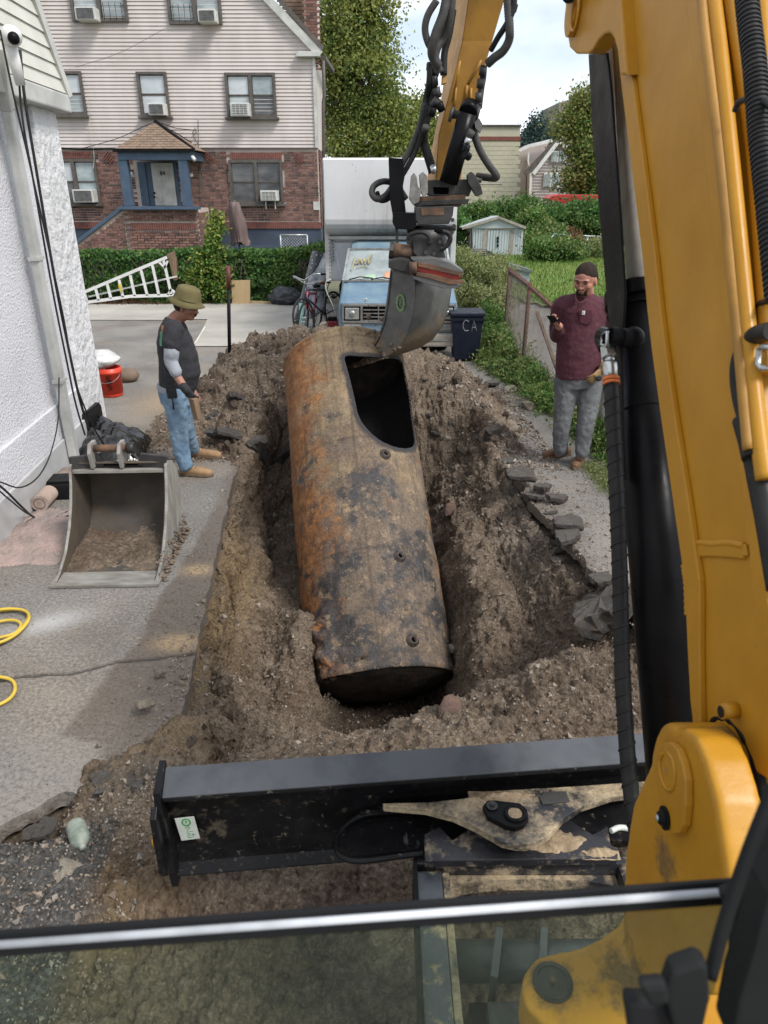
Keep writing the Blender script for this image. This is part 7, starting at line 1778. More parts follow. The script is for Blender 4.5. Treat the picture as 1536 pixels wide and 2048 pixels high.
secs = [(YV, XL_+.02, XR_-.02, zc0-.01, 0), (YV+.12, XL_, XR_, zc0+.02, 0), (11.95, XL_+.02, XR_-.02, zh, 0), (12.5, XL_+.14, XR_-.14, zr, .55), (12.65, XL_+.14, XR_-.14, zr+.07, .6), (13.3, XL_+.14, XR_-.14, zr+.10, .6)]
vs = []; 
for (y, a, b, zt, up_) in secs:
    ins = .0 if up_ == 0 else 0; zb = max(zh-.02, zt-up_*1.0) if up_ else zt-.10
    vs += [(XL_ if up_ else a, y, .48), (XL_ if up_ else a, y, zb if up_ else zt-.06), (a+.03, y, zt-.01), (a+.12, y, zt+.015), (b-.12, y, zt+.015), (b-.03, y, zt-.01), (XR_ if up_ else b, y, zb if up_ else zt-.06), (XR_ if up_ else b, y, .48)]
fs = []
for i in range(len(secs)-1):
    for k in range(7): fs.append((i*8+k, i*8+k+1, (i+1)*8+k+1, (i+1)*8+k))
fs += [tuple(range(8)), tuple((len(secs)-1)*8+k for k in range(8))]
m = MB(); m.add(vs, fs); cabv = m.build('van_body', M_VANB, van, bevel=.012)
def onw(x, t): # point on windscreen: x px, t 0 bottom..1 top
    y = 11.97+.5*t; z = zh+.015+(zr-zh-.02)*t; return Vector((0, y, z))
def wsp(px, t, off=.012):
    q = onw(0, t); x = PY(px, 530, q.y).x; return Vector((x, q.y-off, q.z+off))
W4 = [(688, .03), (903, .03), (890, .95), (701, .95)]
m = MB(); m.extr([wsp(a, b) for a, b in W4], (0, .02, .0)); ws = m.build('windscreen', M_WSH, van)
m = MB(); 
for (p, q) in (((686, .0), (905, .0)), ((905, .0), (892, .98)), ((892, .98), (699, .98)), ((699, .98), (686, .0))): m.bar(wsp(*p, off=.02), wsp(*q, off=.02), .035, .025)
m.build('windscreen_trim', M_VCHR, van, kind='stuff')
def wstroke(pts, w, name, mat): 
    m = MB(); m.tube(spline([wsp(a, b, .03) for a, b in pts], 4), w, 4); return m.build(name, mat, ws)
M_YMK = simple('yellow_marker', (.42, .38, .22), .8)
wstroke([(702, .30), (706, .45), (712, .72), (708, .55), (714, .50), (716, .62)], .011, 'marker_writing', M_YMK); wstroke([(717, .5), (720, .68), (724, .5), (728, .66), (731, .48)], .010, 'marker_writing', M_YMK); wstroke([(732, .55), (738, .72), (736, .50), (742, .60), (745, .80)], .010, 'marker_writing', M_YMK); wstroke([(712, .36), (724, .42), (736, .40)], .007, 'marker_writing', M_YMK)
for (a, b, c_, d, mt) in ((712, .06, 726, .13, M_STICK), (727, .08, 752, .20, simple('green_paper', (.35, .50, .35), .8)), (753, .06, 768, .18, simple('grey_paper', (.42, .46, .47), .8)), (768, .08, 792, .30, simple('orange_paper', (.62, .30, .18), .8))):
    m = MB(); m.add([wsp(a, b, .016), wsp(c_, b, .016), wsp(c_-2, d, .016), wsp(a+2, d-.02, .016)], [(0, 1, 2, 3)]); m.build('dash_paper', mt, ws)
for p in ([(698, .0), (720, .08), (745, .04)], [(742, .0), (765, .07), (790, .0)]): m = MB(); m.tube([wsp(a, b, .04) for a, b in p], .010, 5); m.build('wiper', M_BLK, van)
vf('nose_panel', [(679, 606), (913, 606), (914, 668), (680, 668)], YV-.02, .04, M_VANB)
vf('chrome_surround', [(684, 608), (912, 608), (911, 613), (685, 613)], YV-.05, .04, M_VCHR)
for x0 in (684, 721, 875, 908): vf('chrome_surround', [(x0, 612), (x0+4, 612), (x0+4, 645), (x0, 645)], YV-.05, .04, M_VCHR)
vf('chrome_surround', [(684, 642), (912, 642), (911, 646), (685, 646)], YV-.051, .04, M_VCHR)
vf('grille_back', [(726, 613), (875, 613), (875, 643), (726, 643)], YV-.03, .02, M_BLK)
for y in (619, 626, 633, 640): vf('grille_slat', [(727, y), (874, y), (874, y+2), (727, y+2)], YV-.055, .02, M_VCHR, van, 0)
for x in (756, 800, 846): vf('grille_bar', [(x, 614), (x+2, 614), (x+2, 642), (x, 642)], YV-.058, .02, M_VCHR, van, 0)
for x0, x1 in ((690, 719), (880, 907)):
    vf('lamp_bezel', [(x0-3, 613), (x1+2, 613), (x1+2, 642), (x0-3, 642)], YV-.04, .03, M_BLK); h = vf('headlight', [(x0, 616), (x1-1, 616), (x1-1, 639), (x0, 639)], YV-.06, .03, M_LAMP, van, .01)
    c = PY((x0+x1)/2, 627, YV-.07); m = MB(); m.ell(c, (.045, .02, .045)); m.build('bulb', M_VCHR, h)
    vf('indicator', [(x0, 650), (x1, 650), (x1, 661), (x0, 661)], YV-.045, .03, M_LAMP)
    vf('indicator_rim', [(x0-3, 647), (x1+3, 647), (x1+3, 664), (x0-3, 664)], YV-.035, .02, M_BUMP)
vf('bumper', [(678, 669), (916, 669), (915, 694), (680, 694)], YV-.22, .16, M_BUMP, van, .03); vf('bumper_strip', [(680, 679), (915, 679), (915, 682), (680, 682)], YV-.232, .02, M_VCHR, van, 0)
for x, y0 in ((715, 492), (749, 492), (790, 492), (835, 492), (868, 492)):
    m = MB(); m.ell(PY(x, y0+2, 12.7), (.045, .05, .028)); m.build('marker_light', M_AMB, van)
m = MB(); m.ell(PY(732, 602, YV-.0)+Vector((0, .05, .02)), (.02, .02, .02)); m.build('washer_nozzle', M_VCHR, van)
def wheel(par, c, r, w, ax_=(1, 0, 0)):
    a = Vector(ax_); c = Vector(c); m = MB(); m.tube([c-a*w/2, c-a*w*.42, c+a*w*.42, c+a*w/2], [r*.86, r, r, r*.86], 32); o = m.build('wheel', M_TYRE, par); m = MB(); m.cyl(c-a*(w/2+.01), c+a*(w/2+.01), r*.55, 20); m.build('rim', M_VCHR, o)
for x in (XL_+.20, XR_-.20): wheel(van, (x, 11.95, .36), .36, .24)
for x in (XL_+.1, XR_-.1): wheel(van, (x, 16.4, .38), .38, .36)
# box body
BX0, BX1 = PY(651, 420, 12.95).x, PY(911, 420, 12.95).x; zt_, zm = PY(700, 316, 12.7).z, PY(700, 468, 12.9).z
m = MB(); m.box(((BX0+BX1)/2, 15.6, (.95+zt_)/2), (BX1-BX0, 5.2, zt_-.95)); bxo = m.build('cargo_box', M_VANW, van, bevel=.03)
# bulged nose over the cab
n = 14; prof = [(12.98, zm-.03)]+[(12.98-.42*sin(pi/2*min(1, k/5)), zm+(.24)*(1-cos(pi/2*min(1, k/5)))) for k in range(1, 6)]+[(12.555, zt_-.03), (12.58, zt_), (13.0, zt_+.002)]
m = MB(); m.extr([(BX0+.02, y, z) for y, z in prof], (BX1-BX0-.04, 0, 0), False); nz_ = m.build('attic_nose', M_NOSE, van)
sd_ = nz_.modifiers.new('sub', 'SUBSURF'); sd_.subdivision_type = 'SIMPLE'; sd_.levels = sd_.render_levels = 5
og = ORG[van]; bmq = bmesh.new(); bmq.from_mesh(nz_.data); bmesh.ops.subdivide_edges(bmq, edges=[e for e in bmq.edges if abs(e.verts[0].co.x-e.verts[1].co.x) > .5], cuts=14); bmq.to_mesh(nz_.data); bmq.free(); nz_.modifiers.clear()
cxn = PY(730, 400, 12.7).x; bump_attr(nz_, ('grime', lambda p: max(0, min(1, (zm+.55-p.z)/.5))*max(.15, 1-abs(p.x-cxn-.35)/1.0)*.9))
for x in (BX0+.02, BX1-.02): m = MB(); m.box((x, 12.94, (.95+zt_)/2), (.09, .08, zt_-.95)); m.build('corner_post', M_DIRTYW, van, bevel=.01)
m = MB(); m.box(((BX0+BX1)/2, 12.94, zm-.06), (BX1-BX0-.1, .06, .05)); m.build('nose_sill', M_DIRTYW, van)
m = MB()
for x in (BX0+.11, BX0+.75, BX0+1.25, BX1-.11):
    for k in range(34): m.box((x, 12.985, 1.3+k*.052), (.018, .02, .018))
for k in range(50): m.box((BX0+.1+k*.048, 12.985, zm-.13), (.016, .02, .016)); m.box((BX0+.05, 12.895, .98+k*.06), (.016, .01, .016))
m.build('rivets', M_FRM, van, kind='stuff')
m = MB(); m.box(((BX0+BX1)/2, 15.4, .78), (BX1-BX0-.4, 5, .22)); m.build('chassis', M_BLK, van)
# mirrors with their stays
m = MB(); m.tube(spline([PY(x, y, 11.9) for x, y in ((673, 632), (665, 610), (655, 588), (651, 575), (653, 563), (662, 559))], 4), .009, 6); m.build('mirror_arm', M_DIRTYW, van)
m = MB(); m.ell(PY(668, 593, 11.7), (.05, .03, .035)); m.build('mirror', M_BLK, van); m = MB(); m.tube([PY(657, 588, 11.8), PY(668, 589, 11.9), PY(677, 592, 12)], .01, 6); m.tube([PY(922, 600, 11.9), PY(938, 575, 11.9), PY(935, 560, 11.9)], .009, 6); m.build('mirror_stay', M_BLK, van, kind='stuff')
m = MB(); m.tube([PY(668, 490, 12.9), PY(680, 540, 12.3), PY(688, 565, 12.0)], .004, 4); m.build('aerial', M_GALV, van)

# =================================================================== YARD THINGS
def pthing(name, label, cat, loc, group=None): return thing(name, label, cat, loc, group)
# ladder
ld = pthing('white_ladder', 'white tapering ladder lying on its side against the hedge', 'ladder', tuple(PZ(260, 606)))
def lp(x, y, Y=16.75): return PY(150+x/5.39, 240+y/5.39, Y)
def lbar(name, a, b, w=.055, Y=16.75): m = MB(); m.bar(lp(*a, Y), lp(*b, Y), w, .035, up=(0, 1, 0)); m.build(name, M_WHT, ld)
lbar('rail', (100, 1855), (990, 1480), .065); lbar('rail', (130, 1965), (600, 1900), .065); lbar('rail', (600, 1900), (1100, 1888), .065); lbar('end_bar', (100, 1855), (130, 1965)); lbar('brace_rail', (150, 1905), (1100, 1685), .035, 16.9)
for a, b in (((222, 1815), (257, 1945)), ((348, 1770), (388, 1925)), ((475, 1722), (517, 1908)), ((595, 1672), (645, 1895)), ((712, 1618), (780, 1892)), ((835, 1565), (905, 1890)), ((955, 1510), (1040, 1885))): lbar('rung', a, b)
lbar('corner_brace', (905, 1530), (965, 1590), .04); lbar('corner_brace', (1000, 1520), (965, 1600), .04); lbar('corner_brace', (1040, 1820), (1000, 1885), .04); lbar('corner_brace', (1040, 1830), (1100, 1880), .05); lbar('yellow_label', (478, 1770), (500, 1850), .058, 16.70)
for o in ld.children:
    if o.name.startswith('yellow_label'): o.data.materials.clear(); o.data.materials.append(simple('yellow_tape', (.6, .5, .08), .6))
def mp(label, name, cat, pts, Y, th, mat, bev=.004):
    a = min(PY(*p, Y).z for p in pts); t = thing(name, label, cat, tuple(PY(*pts[0], Y))); m = MB(); m.extr([PY(a_, b_, Y) for a_, b_ in pts], (0, th, 0)); m.build('board', mat, t, bevel=bev); return t
M_PLY = simple('plywood', (.50, .36, .20), .8, scale=3, c2=(.40, .28, .15), stretch=(1, 1, .2)); M_WOOD = simple('weathered_wood', (.24, .16, .10), .9, scale=5, c2=(.13, .09, .06), stretch=(4, 4, .5), bump=.5, bscale=20)
def single(name, label, cat, mb, mat, bevel=0, group=None):
    c = sum((Vector(v) for v in mb.v), Vector())/len(mb.v); zmin = min(v.z for v in mb.v); return mb.build(name, mat, None, bevel=bevel, label=label, cat=cat, origin=(c.x, c.y, zmin), group=group)
m = MB(); m.extr([PY(a, b, 16.8) for a, b in ((463, 561), (500, 560), (500, 611), (464, 611))], (0, .03, 0)); single('plywood_sheet', 'small tan plywood sheet leaning on the hedge', 'plywood', m, M_PLY)
m = MB(); m.extr([PY(a, b, 16.9) for a, b in ((334, 508), (347, 503), (352, 520), (354, 560), (346, 561), (341, 535))], (0, .12, 0)); single('old_post', 'broken brown timber leaning on the hedge behind the ladder', 'timber', m, M_WOOD, .01)
m = MB(); m.bar(PZ(500, 604, .04), PZ(553, 605, .04), .05, .05); single('pale_plank', 'thin pale plank on the ground left of the garbage bag', 'plank', m, M_PLY)
def lumpy(name, label, cat, c, r, mat, seed, amp=.25, fold=6, group=None):
    m = MB(); m.ell((0, 0, 0), 1, None, 40, 24); V = np.array([tuple(v) for v in m.v]); a = np.arctan2(V[:, 1], V[:, 0]); n = fbm3(V[:, 0], V[:, 1], V[:, 2], 1.6, 4, seed)*amp+amp*.5*np.abs(fbm3(V[:, 0]*2, V[:, 1]*2, V[:, 2], 2.4, 3, seed+3, .6))
    V = V*(1+n[:, None]); V[:, 2] = np.maximum(V[:, 2], -.8); V = V*np.array(r)+np.array(c); m.v = [Vector(v) for v in V]; return single(name, label, cat, m, mat, 0, group)
M_PBAG = simple('black_polythene', (.008, .008, .009), .16, scale=9, bump=.35, bscale=7, bdist=.05, spec=.8, var=.2); M_GBAG = simple('grey_black_bag', (.045, .047, .055), .4, scale=9, bump=.9, bscale=10, bdist=.05)
c = PZ(573, 612); lumpy('garbage_bag', 'dark garbage bag by the hedge left of the rolled rug', 'garbage bag', (c.x, c.y+.2, .17), (.36, .28, .21), M_GBAG, 3, .5)
c = PZ(545, 600); lumpy('rubbish_sack', 'pale rubbish beside the dark garbage bag', 'rubbish', (c.x, c.y+.4, .12), (.26, .2, .16), M_DIRTYW, 5)
c = PZ(337, 602); lumpy('red_rag', 'crumpled red rag under the end of the ladder', 'rag', (c.x, c.y+.1, .08), (.14, .1, .08), M_RED if False else simple('red_cloth', (.35, .02, .04), .8), 8)
# closed patio umbrella
um = thing('patio_umbrella', 'closed striped brown patio umbrella standing behind the hedge', 'umbrella', (PY(478, 440, 19).x, 19, 0))
ct, cb_ = PY(469, 404, 19), PY(481, 487, 19); m = MB(); N = 18; vs = []; fs = []
for i in range(9):
    t = i/8; c = ct.lerp(cb_, t); r0 = .10+.08*math.sin(min(1, t*1.3)*pi*.6)+(.03 if i == 8 else 0)
    for k in range(N*2): a = pi*k/N; r = r0*(1+(.22*t+.05)*(1 if k % 2 else -1)); vs.append(c+Vector((r*cos(a), r*sin(a), .05*sin(a*3) if i == 8 else 0)))
for i in range(8):
    for k in range(N*2): fs.append((i*2*N+k, i*2*N+(k+1) % (2*N), (i+1)*2*N+(k+1) % (2*N), (i+1)*2*N+k))
fs.append(tuple(range(2*N))); m.add(vs, fs, True); m.build('canopy', simple('striped_canvas', (.20, .15, .14), .9, scale=2.5, c2=(.10, .065, .06), stretch=(6, 6, .2)), um)
m = MB(); m.cyl((cb_.x, 19, 0), (ct.x, 19, ct.z+.04), .022, 10); m.build('pole', M_FRM, um)
# rug roll in clear wrap
def m_dots():
    t = NT('dotted_rug'); c = t.ramp(t.voro(13), [(.14, (.34, .36, .38)), (.22, (.022, .025, .03))]); t.set(col=c, rough=.3, coat=.5); return t.m
rg_ = thing('rolled_rug', 'dark dotted rug roll in clear plastic leaning on the truck box', 'rug', tuple(PZ(595, 652)))
a, b = PY(597, 655, 13.6), PY(636, 506, 14.1); m = MB(); m.cyl(a, b, .115, 24); m.build('roll', m_dots(), rg_)
def m_clear():
    t = NT('clear_wrap'); tr_ = t.n('ShaderNodeBsdfTransparent'); tr_.inputs[0].default_value = (.9, .93, .95, 1); mx = t.n('ShaderNodeMixShader'); t.set(col=(.62, .66, .70), rough=.18, normal=t.bump(t.noise(7, 5, .7), 1, .08))
    t.l(t.ramp(t.noise(6, 5, .7), [(.35, .25), (.65, .85)]), mx.inputs[0]); t.l(tr_.outputs[0], mx.inputs[1]); t.l(t.b.outputs[0], mx.inputs[2]); t.l(mx.outputs[0], t.out.inputs[0]); return t.m
M_CLEAR = m_clear()
vs = []; fs = []; NN = 22
for i in range(NN):
    t = i/(NN-1); c = a.lerp(b, .12+.95*t)+Vector((.13+.05*sin(t*9), -.03, 0)); w = .17*sin(pi*min(1, .1+t*.95))**.5+.02
    for k in range(12): an = 2*pi*k/12; rr = w*(1+.25*sin(an*3+t*14)); vs.append(c+Vector((rr*cos(an), rr*.6*sin(an), 0)))
for i in range(NN-1):
    for k in range(12): fs.append((i*12+k, i*12+(k+1) % 12, (i+1)*12+(k+1) % 12, (i+1)*12+k))
m = MB(); m.add(vs, fs, True); m.build('plastic_wrap', M_CLEAR, rg_)
# bicycles between rug and van
def bicycle(label, O, yaw, fmat, smat, lean=.12):
    t = thing('bicycle', label, 'bicycle', (0, 0, 0), 'bicycles by the truck'); 
    def q(x, z, y=0): return Vector((x, y, z))
    for x in (-.5, .52):
        m = MB(); m.tube([q(x+.32*cos(k*pi/14), .34+.32*sin(k*pi/14)) for k in range(28)], .020, 6, False, True); w = m.build('wheel', M_TYRE, t)
        m = MB()
        for k in range(10): m.tube([q(x, .34), q(x+.31*cos(k*pi/5), .34+.31*sin(k*pi/5))], .0025, 3)
        m.cyl(q(x, .34, -.04), q(x, .34, .04), .02, 8); m.build('spokes', M_GALV, w, kind='stuff')
    m = MB()
    for p, r in ((((-.5, .34), (-.15, .30)), .012), (((-.15, .30), (-.28, .78)), .016), (((-.28, .72), (.34, .80)), .016), (((-.15, .30), (.37, .68)), .018), (((-.5, .34), (-.27, .70)), .010), (((.33, .88), (.40, .62)), .020), (((.40, .62), (.52, .34)), .014)): m.cyl(q(*p[0]), q(*p[1]), r, 8)
    m.build('frame', fmat, t)
    m = MB(); m.tube(spline([q(.20, 1.02, -.34), q(.33, 1.04, -.22), q(.36, .98, -.06), q(.34, .96, 0), q(.36, .98, .06), q(.33, 1.04, .22), q(.20, 1.02, .34)], 5), .011, 8); m.cyl(q(.34, .95), q(.33, .86), .014, 8); h = m.build('handlebar', M_VCHR, t)
    for s in (-1, 1): m = MB(); m.cyl(q(.17, 1.015, s*.36), q(.26, 1.03, s*.30), .018, 8); m.build('grip', M_BLK, h)
    m = MB(); m.ell(q(-.30, .86), (.14, .075, .03)); m.ell(q(-.20, .855), (.10, .03, .025)); m.build('saddle', smat, t); m = MB(); m.cyl(q(-.28, .72), q(-.30, .85), .013, 8); m.build('seat_post', M_VCHR, t)
    m = MB(); m.tube([q(-.15+.09*cos(k*pi/8), .30+.09*sin(k*pi/8), .04) for k in range(16)], .006, 5, False, True); m.cyl(q(-.15, .30, .03), q(-.08, .16, .05), .010, 6); m.cyl(q(-.15, .30, -.03), q(-.22, .44, -.05), .010, 6); m.build('crank', M_STEEL, t)
    t.location = O; t.rotation_euler = (lean, 0, yaw); return t
M_BRNS = simple('brown_saddle', (.20, .07, .04), .6); M_DKG = simple('dark_frame', (.03, .04, .06), .3); M_PNK = simple('pink_frame', (.45, .10, .14), .4)
pb = PZ(652, 664); bicycle('bicycle with brown saddle and silver handlebars beside the truck', (pb.x-.05, 13.2, .02), R(-118), M_DKG, M_BRNS)
pb = PZ(622, 660); bicycle('small pink framed bicycle between the rug roll and the brown saddle', (pb.x, 13.35, -.06), R(-100), M_PNK, M_BLK, -.1)
m = MB(); c = PY(665, 632, 12.3); m.box((c.x, 12.3, .20), (.17, .12, .38)); rc = thing('red_can', 'dark red can standing beside the front corner of the truck', 'can', (c.x, 12.3, 0)); m.build('can_body', simple('dark_red', (.20, .012, .02), .4), rc, bevel=.02); m = MB(); m.box((c.x, 12.3, .42), (.15, .10, .07)); m.build('can_top', M_BLK, rc, bevel=.01)
m = MB(); c = PY(603, 630, 13.3); m.cyl((c.x, 13.3, 0), (c.x+.03, 13.35, .52), .07, 12); single('teal_tube', 'short teal tube at the foot of the rug roll', 'tube', m, simple('teal_paint', (.12, .42, .36), .5, c2=(.30, .5, .45), scale=8))
# wheeled bin with CA painted on it
bn = thing('trash_bin', 'dark navy wheeled trash bin with pale painted letters beside the van', 'trash bin', (PZ(938, 718).x, 11.1, 0))
cx = PZ(929, 718).x; zt2 = PY(936, 627, 11.1).z; m = MB(); vs = []
for z, s in ((0.03, .19), (zt2, .235)): vs += [(cx-s, 11.1-s, z), (cx+s, 11.1-s, z), (cx+s, 11.1+s, z), (cx-s, 11.1+s, z)]
m.add(vs, [(0, 1, 2, 3), (4, 7, 6, 5), (0, 4, 5, 1), (1, 5, 6, 2), (2, 6, 7, 3), (3, 7, 4, 0)]); M_NAVY = simple('navy_plastic', (.008, .011, .022), .5, c2=(.013, .017, .029), spec=.2); bb_ = m.build('bin_body', M_NAVY, bn, bevel=.02)
m = MB(); m.box((cx, 11.1, zt2+.02), (.52, .54, .05)); m.build('lid', M_NAVY, bn, bevel=.015); m = MB(); m.box((cx, 11.1, zt2-.05), (.50, .50, .05)); m.build('rim', M_NAVY, bn, bevel=.01)
def bstroke(pts): m = MB(); m.tube([PY(a, b, 10.78) for a, b in pts], .009, 5); m.build('painted_letter', simple('faded_chalk', (.15, .16, .18), .9), bn)
bstroke([(938, 644), (932, 640), (927, 645), (926, 655), (930, 662), (937, 661)]); bstroke([(943, 663), (948, 642), (953, 662)]); bstroke([(944, 655), (952, 655)])
# shovel
sv = thing('shovel', 'long black and red handled shovel stuck upright in the soil heap', 'shovel', tuple(PY(460, 778, 8.3)))
def shp(x, y): return PY(x, y, 8.3)
m = MB(); m.cyl(shp(457, 575), shp(460, 768), .021, 12); m.build('shaft', M_BLK, sv)
m = MB(); m.cyl(shp(456.5, 532), shp(457, 578), .024, 12); m.build('red_grip', M_RPOST if False else simple('dull_red', (.13, .03, .028), .6), sv); m = MB(); m.cyl(shp(459, 708), shp(459, 716), .0225, 12); m.build('red_band', simple('faded_red', (.24, .08, .065), .6), sv)
m = MB(); m.cyl(shp(460, 764), shp(459, 782), .022, 10, r2=.03); m.build('socket', M_RUST, sv)
a = shp(452, 778); m = MB(); m.add([a+Vector(v) for v in ((-.10, -.03, .02), (.06, -.05, .03), (.08, -.03, -.08), (.0, -.0, -.16), (-.14, .02, -.08))], [(0, 1, 2, 3, 4)]); bo = m.build('blade', M_STEEL, sv); bo.modifiers.new('t', 'SOLIDIFY').thickness = .006
# =================================================================== LEFT SIDE THINGS
# ---- the spare bucket lying mouth towards the camera
gbk = thing('grading_bucket', 'empty wide excavator bucket resting mouth forward on the asphalt by the white wall', 'bucket', (-1.9, 4.5, 0))
bl0, bl1 = PZ(107, 1173, .01), PZ(313, 1169, .01); wv_ = (bl1-bl0); GW = wv_.length; wv_.normalize(); dv = Vector((-wv_.y, wv_.x, 0))
def gq(s, d, z): return bl0+wv_*s+dv*d+Vector((0, 0, z-.01))
bk_ = [(.0, .008), (.30, .010), (.55, .03), (.74, .10), (.86, .22), (.90, .38), (.86, .52), (.76, .62), (.64, .66)]
M_BKI = simple('bucket_inside', (.05, .046, .042), .7, scale=4, c2=(.10, .075, .05), bump=.5, bscale=30)
M_WORN = simple('scoured_steel', (.30, .29, .265), .6, scale=5, c2=(.17, .155, .135), bump=.3, bscale=40, stretch=(1, 4, 1))
nb_ = len(bk_); inn = [(d-.014*(k/nb_), z+.014) for k, (d, z) in enumerate(bk_)]; m = MB()
vs = [gq(0.004, d, z) for d, z in bk_]+[gq(GW-.004, d, z) for d, z in bk_]+[gq(.004, d-.012, z+.014 if k < 6 else z-.012) for k, (d, z) in enumerate(bk_)]+[gq(GW-.004, d-.012, z+.014 if k < 6 else z-.012) for k, (d, z) in enumerate(bk_)]
fs = [(i, i+1, nb_+i+1, nb_+i) for i in range(nb_-1)]+[(2*nb_+i, 3*nb_+i, 3*nb_+i+1, 2*nb_+i+1) for i in range(nb_-1)]+[(0, nb_, 3*nb_, 2*nb_), (nb_-1, 2*nb_-1, 4*nb_-1, 3*nb_-1)]
m.add(vs, fs, True); m.build('shell', M_BKI, gbk)
side = bk_+[(.60, .64), (.56, .52), (.50, .40), (.40, .26), (.26, .13), (.10, .05), (.02, .03)]
for s, nm in ((-.004, 'side_plate'), (GW-.014, 'side_plate')): m = MB(); m.extr([gq(s, d, z) for d, z in side], wv_*.02); m.build(nm, M_WORN, gbk, bevel=.003)
for s in (.017, GW-.0175): m = MB(); m.extr([gq(s, d, z) for d, z in [(d_, z_) for d_, z_ in side]], wv_*.0012); m.build('dark_cheek_sheet', M_BKI, gbk)  # thin dark sheet over the inner face of each cheek
m = MB(); m.extr([gq(-.02, -.02, .004), gq(GW+.02, -.02, .004), gq(GW+.02, .15, .012), gq(-.02, .15, .012)], (0, 0, .022)); m.build('cutting_edge', M_WORN, gbk, bevel=.003)
m = MB(); m.extr([gq(.0, .62, .60), gq(.0, .62, .70), gq(GW*.30, .66, .71), gq(GW*.33, .66, .62), gq(GW*.68, .66, .62), gq(GW*.72, .66, .71), gq(GW, .62, .70), gq(GW, .62, .60)], dv*.03); m.build('top_lip', M_STEEL, gbk, bevel=.004)
m = MB(); m.extr([gq(0, .60, .585), gq(GW, .60, .585), gq(GW, .60, .61), gq(0, .60, .61)], dv*.12); m.build('lip_rail', M_WORN, gbk, bevel=.003)
for s in (.22, .52): m = MB(); m.extr([gq(GW*s, .60, .62), gq(GW*s, .58, .74), gq(GW*s, .62, .80), gq(GW*s, .72, .80), gq(GW*s, .78, .64)], wv_*.025); m.build('hanger_ear', M_WORN, gbk, bevel=.004)
m = MB(); m.cyl(gq(GW*.20, .66, .755), gq(GW*.60, .66, .755), .026, 16); m.build('hanger_pin', M_RUST, gbk); m = MB(); m.cyl(gq(GW*.60, .66, .755), gq(GW*.68, .66, .755), .042, 10); m.build('pin_nut', M_STEEL, gbk)
X, Y = np.meshgrid(np.linspace(.02, GW-.02, 70), np.linspace(.07, .84, 70)); Z = np.interp(Y, [.0, .3, .55, .74, .86], [.02, .022, .045, .12, .25])+.075*np.exp(-((Y-.42)/.24)**2)*(1-.6*np.exp(-((X-GW*.52)/.12)**2)*(Y < .45))+.018*fbm(X, Y, 9, 4, 3)+.008*fbm(X, Y, 40, 2, 5)-.02-.05*np.clip((.17-Y)/.1, 0, 1)
P = np.stack([bl0.x+wv_.x*X+dv.x*Y, bl0.y+wv_.y*X+dv.y*Y, Z], -1); idx = np.arange(4900).reshape(70, 70)
so_ = np_mesh('soil_in_bucket', P.reshape(-1, 3), np.stack([idx[:-1, :-1], idx[:-1, 1:], idx[1:, 1:], idx[1:, :-1]], -1).reshape(-1, 4), M_SOIL, gbk, True); prop(so_, kind='stuff')
m = MB(); rg = random.Random(4)
for i in range(170): s_ = rg.uniform(.006, .02); m.ell(gq(GW+rg.uniform(.0, .045), rg.uniform(.05, .85), rg.uniform(.005, .16)*(1 if rg.random() < .4 else .2)), (s_, s_*.7, s_*.6), None, 6, 4)
m.build('caked_soil', M_CLOD, gbk, kind='stuff')
# ---- black plastic sheet, cases, tube
def crumpled(name, label, cat, poly, z, h, mat, seed, res=60):
    c = sum((PZ(*p) for p in poly), Vector())/len(poly); pts = [PZ(*p) for p in poly]; xs = [p.x for p in pts]; ys = [p.y for p in pts]
    X, Y = np.meshgrid(np.linspace(min(xs), max(xs), res), np.linspace(min(ys), max(ys), res)); pl = [(p.x, p.y) for p in pts]; d = polydist(X, Y, pl); ins = inpoly(X+.03*fbm(X, Y, 6, 3, seed), Y+.05*fbm(X, Y, 5, 3, seed+2), pl)
    hh = h*np.clip(d/.16, 0, 1)**.6*(.65+.5*fbm(X, Y, 3.5, 3, seed))+.07*np.abs(fbm(X*1.5, Y, 7, 3, seed+5)); hh = np.where(ins, hh, 0)+z; idx = np.arange(res*res).reshape(res, res)
    k = ins[:-1, :-1] | ins[1:, 1:] | ins[:-1, 1:] | ins[1:, :-1]; Q = np.stack([idx[:-1, :-1], idx[:-1, 1:], idx[1:, 1:], idx[1:, :-1]], -1)[k]
    o = np_mesh(name, np.stack([X, Y, hh], -1).reshape(-1, 3), Q, mat, None, False); o.data.polygons.foreach_set('use_smooth', [True]*len(o.data.polygons)); return prop(o, label, cat)
crumpled('black_plastic_sheet', 'crumpled shiny black plastic sheeting piled behind the grading bucket', 'plastic sheet', [(150, 925), (165, 905), (170, 862), (215, 858), (265, 875), (302, 885), (290, 905), (285, 935), (220, 945)], .03, .22, M_PBAG, 5)
tb = thing('tool_case', 'black hard plastic tool case standing by the foot of the white wall corner', 'tool case', tuple(PZ(172, 858, 0)))
c = PZ(176, 880, 0); m = MB(); m.box((c.x, c.y, .17), (.22, .5, .32)); m.build('case_body', M_CABB, tb, bevel=.03); m = MB(); m.box((c.x, c.y, .335), (.20, .46, .03)); m.build('case_lid', M_CABB, tb, bevel=.01)
for s in (-.12, .12): m = MB(); m.box((c.x+.115, c.y+s, .20), (.02, .05, .08)); m.build('latch', M_CABG, tb)
tb = thing('equipment_case', 'low black equipment case lying behind the left side of the grading bucket', 'case', tuple(PZ(130, 995, 0)))
c = PZ(138, 990, 0); m = MB(); m.box((c.x+.05, c.y, .08), (.38, .22, .15), (0, 0, .1)); m.build('case_body', M_CABB, tb, bevel=.02); m = MB(); m.box((c.x+.05, c.y, .16), (.36, .20, .02), (0, 0, .1)); m.build('case_lid', M_BLK, tb, bevel=.008)
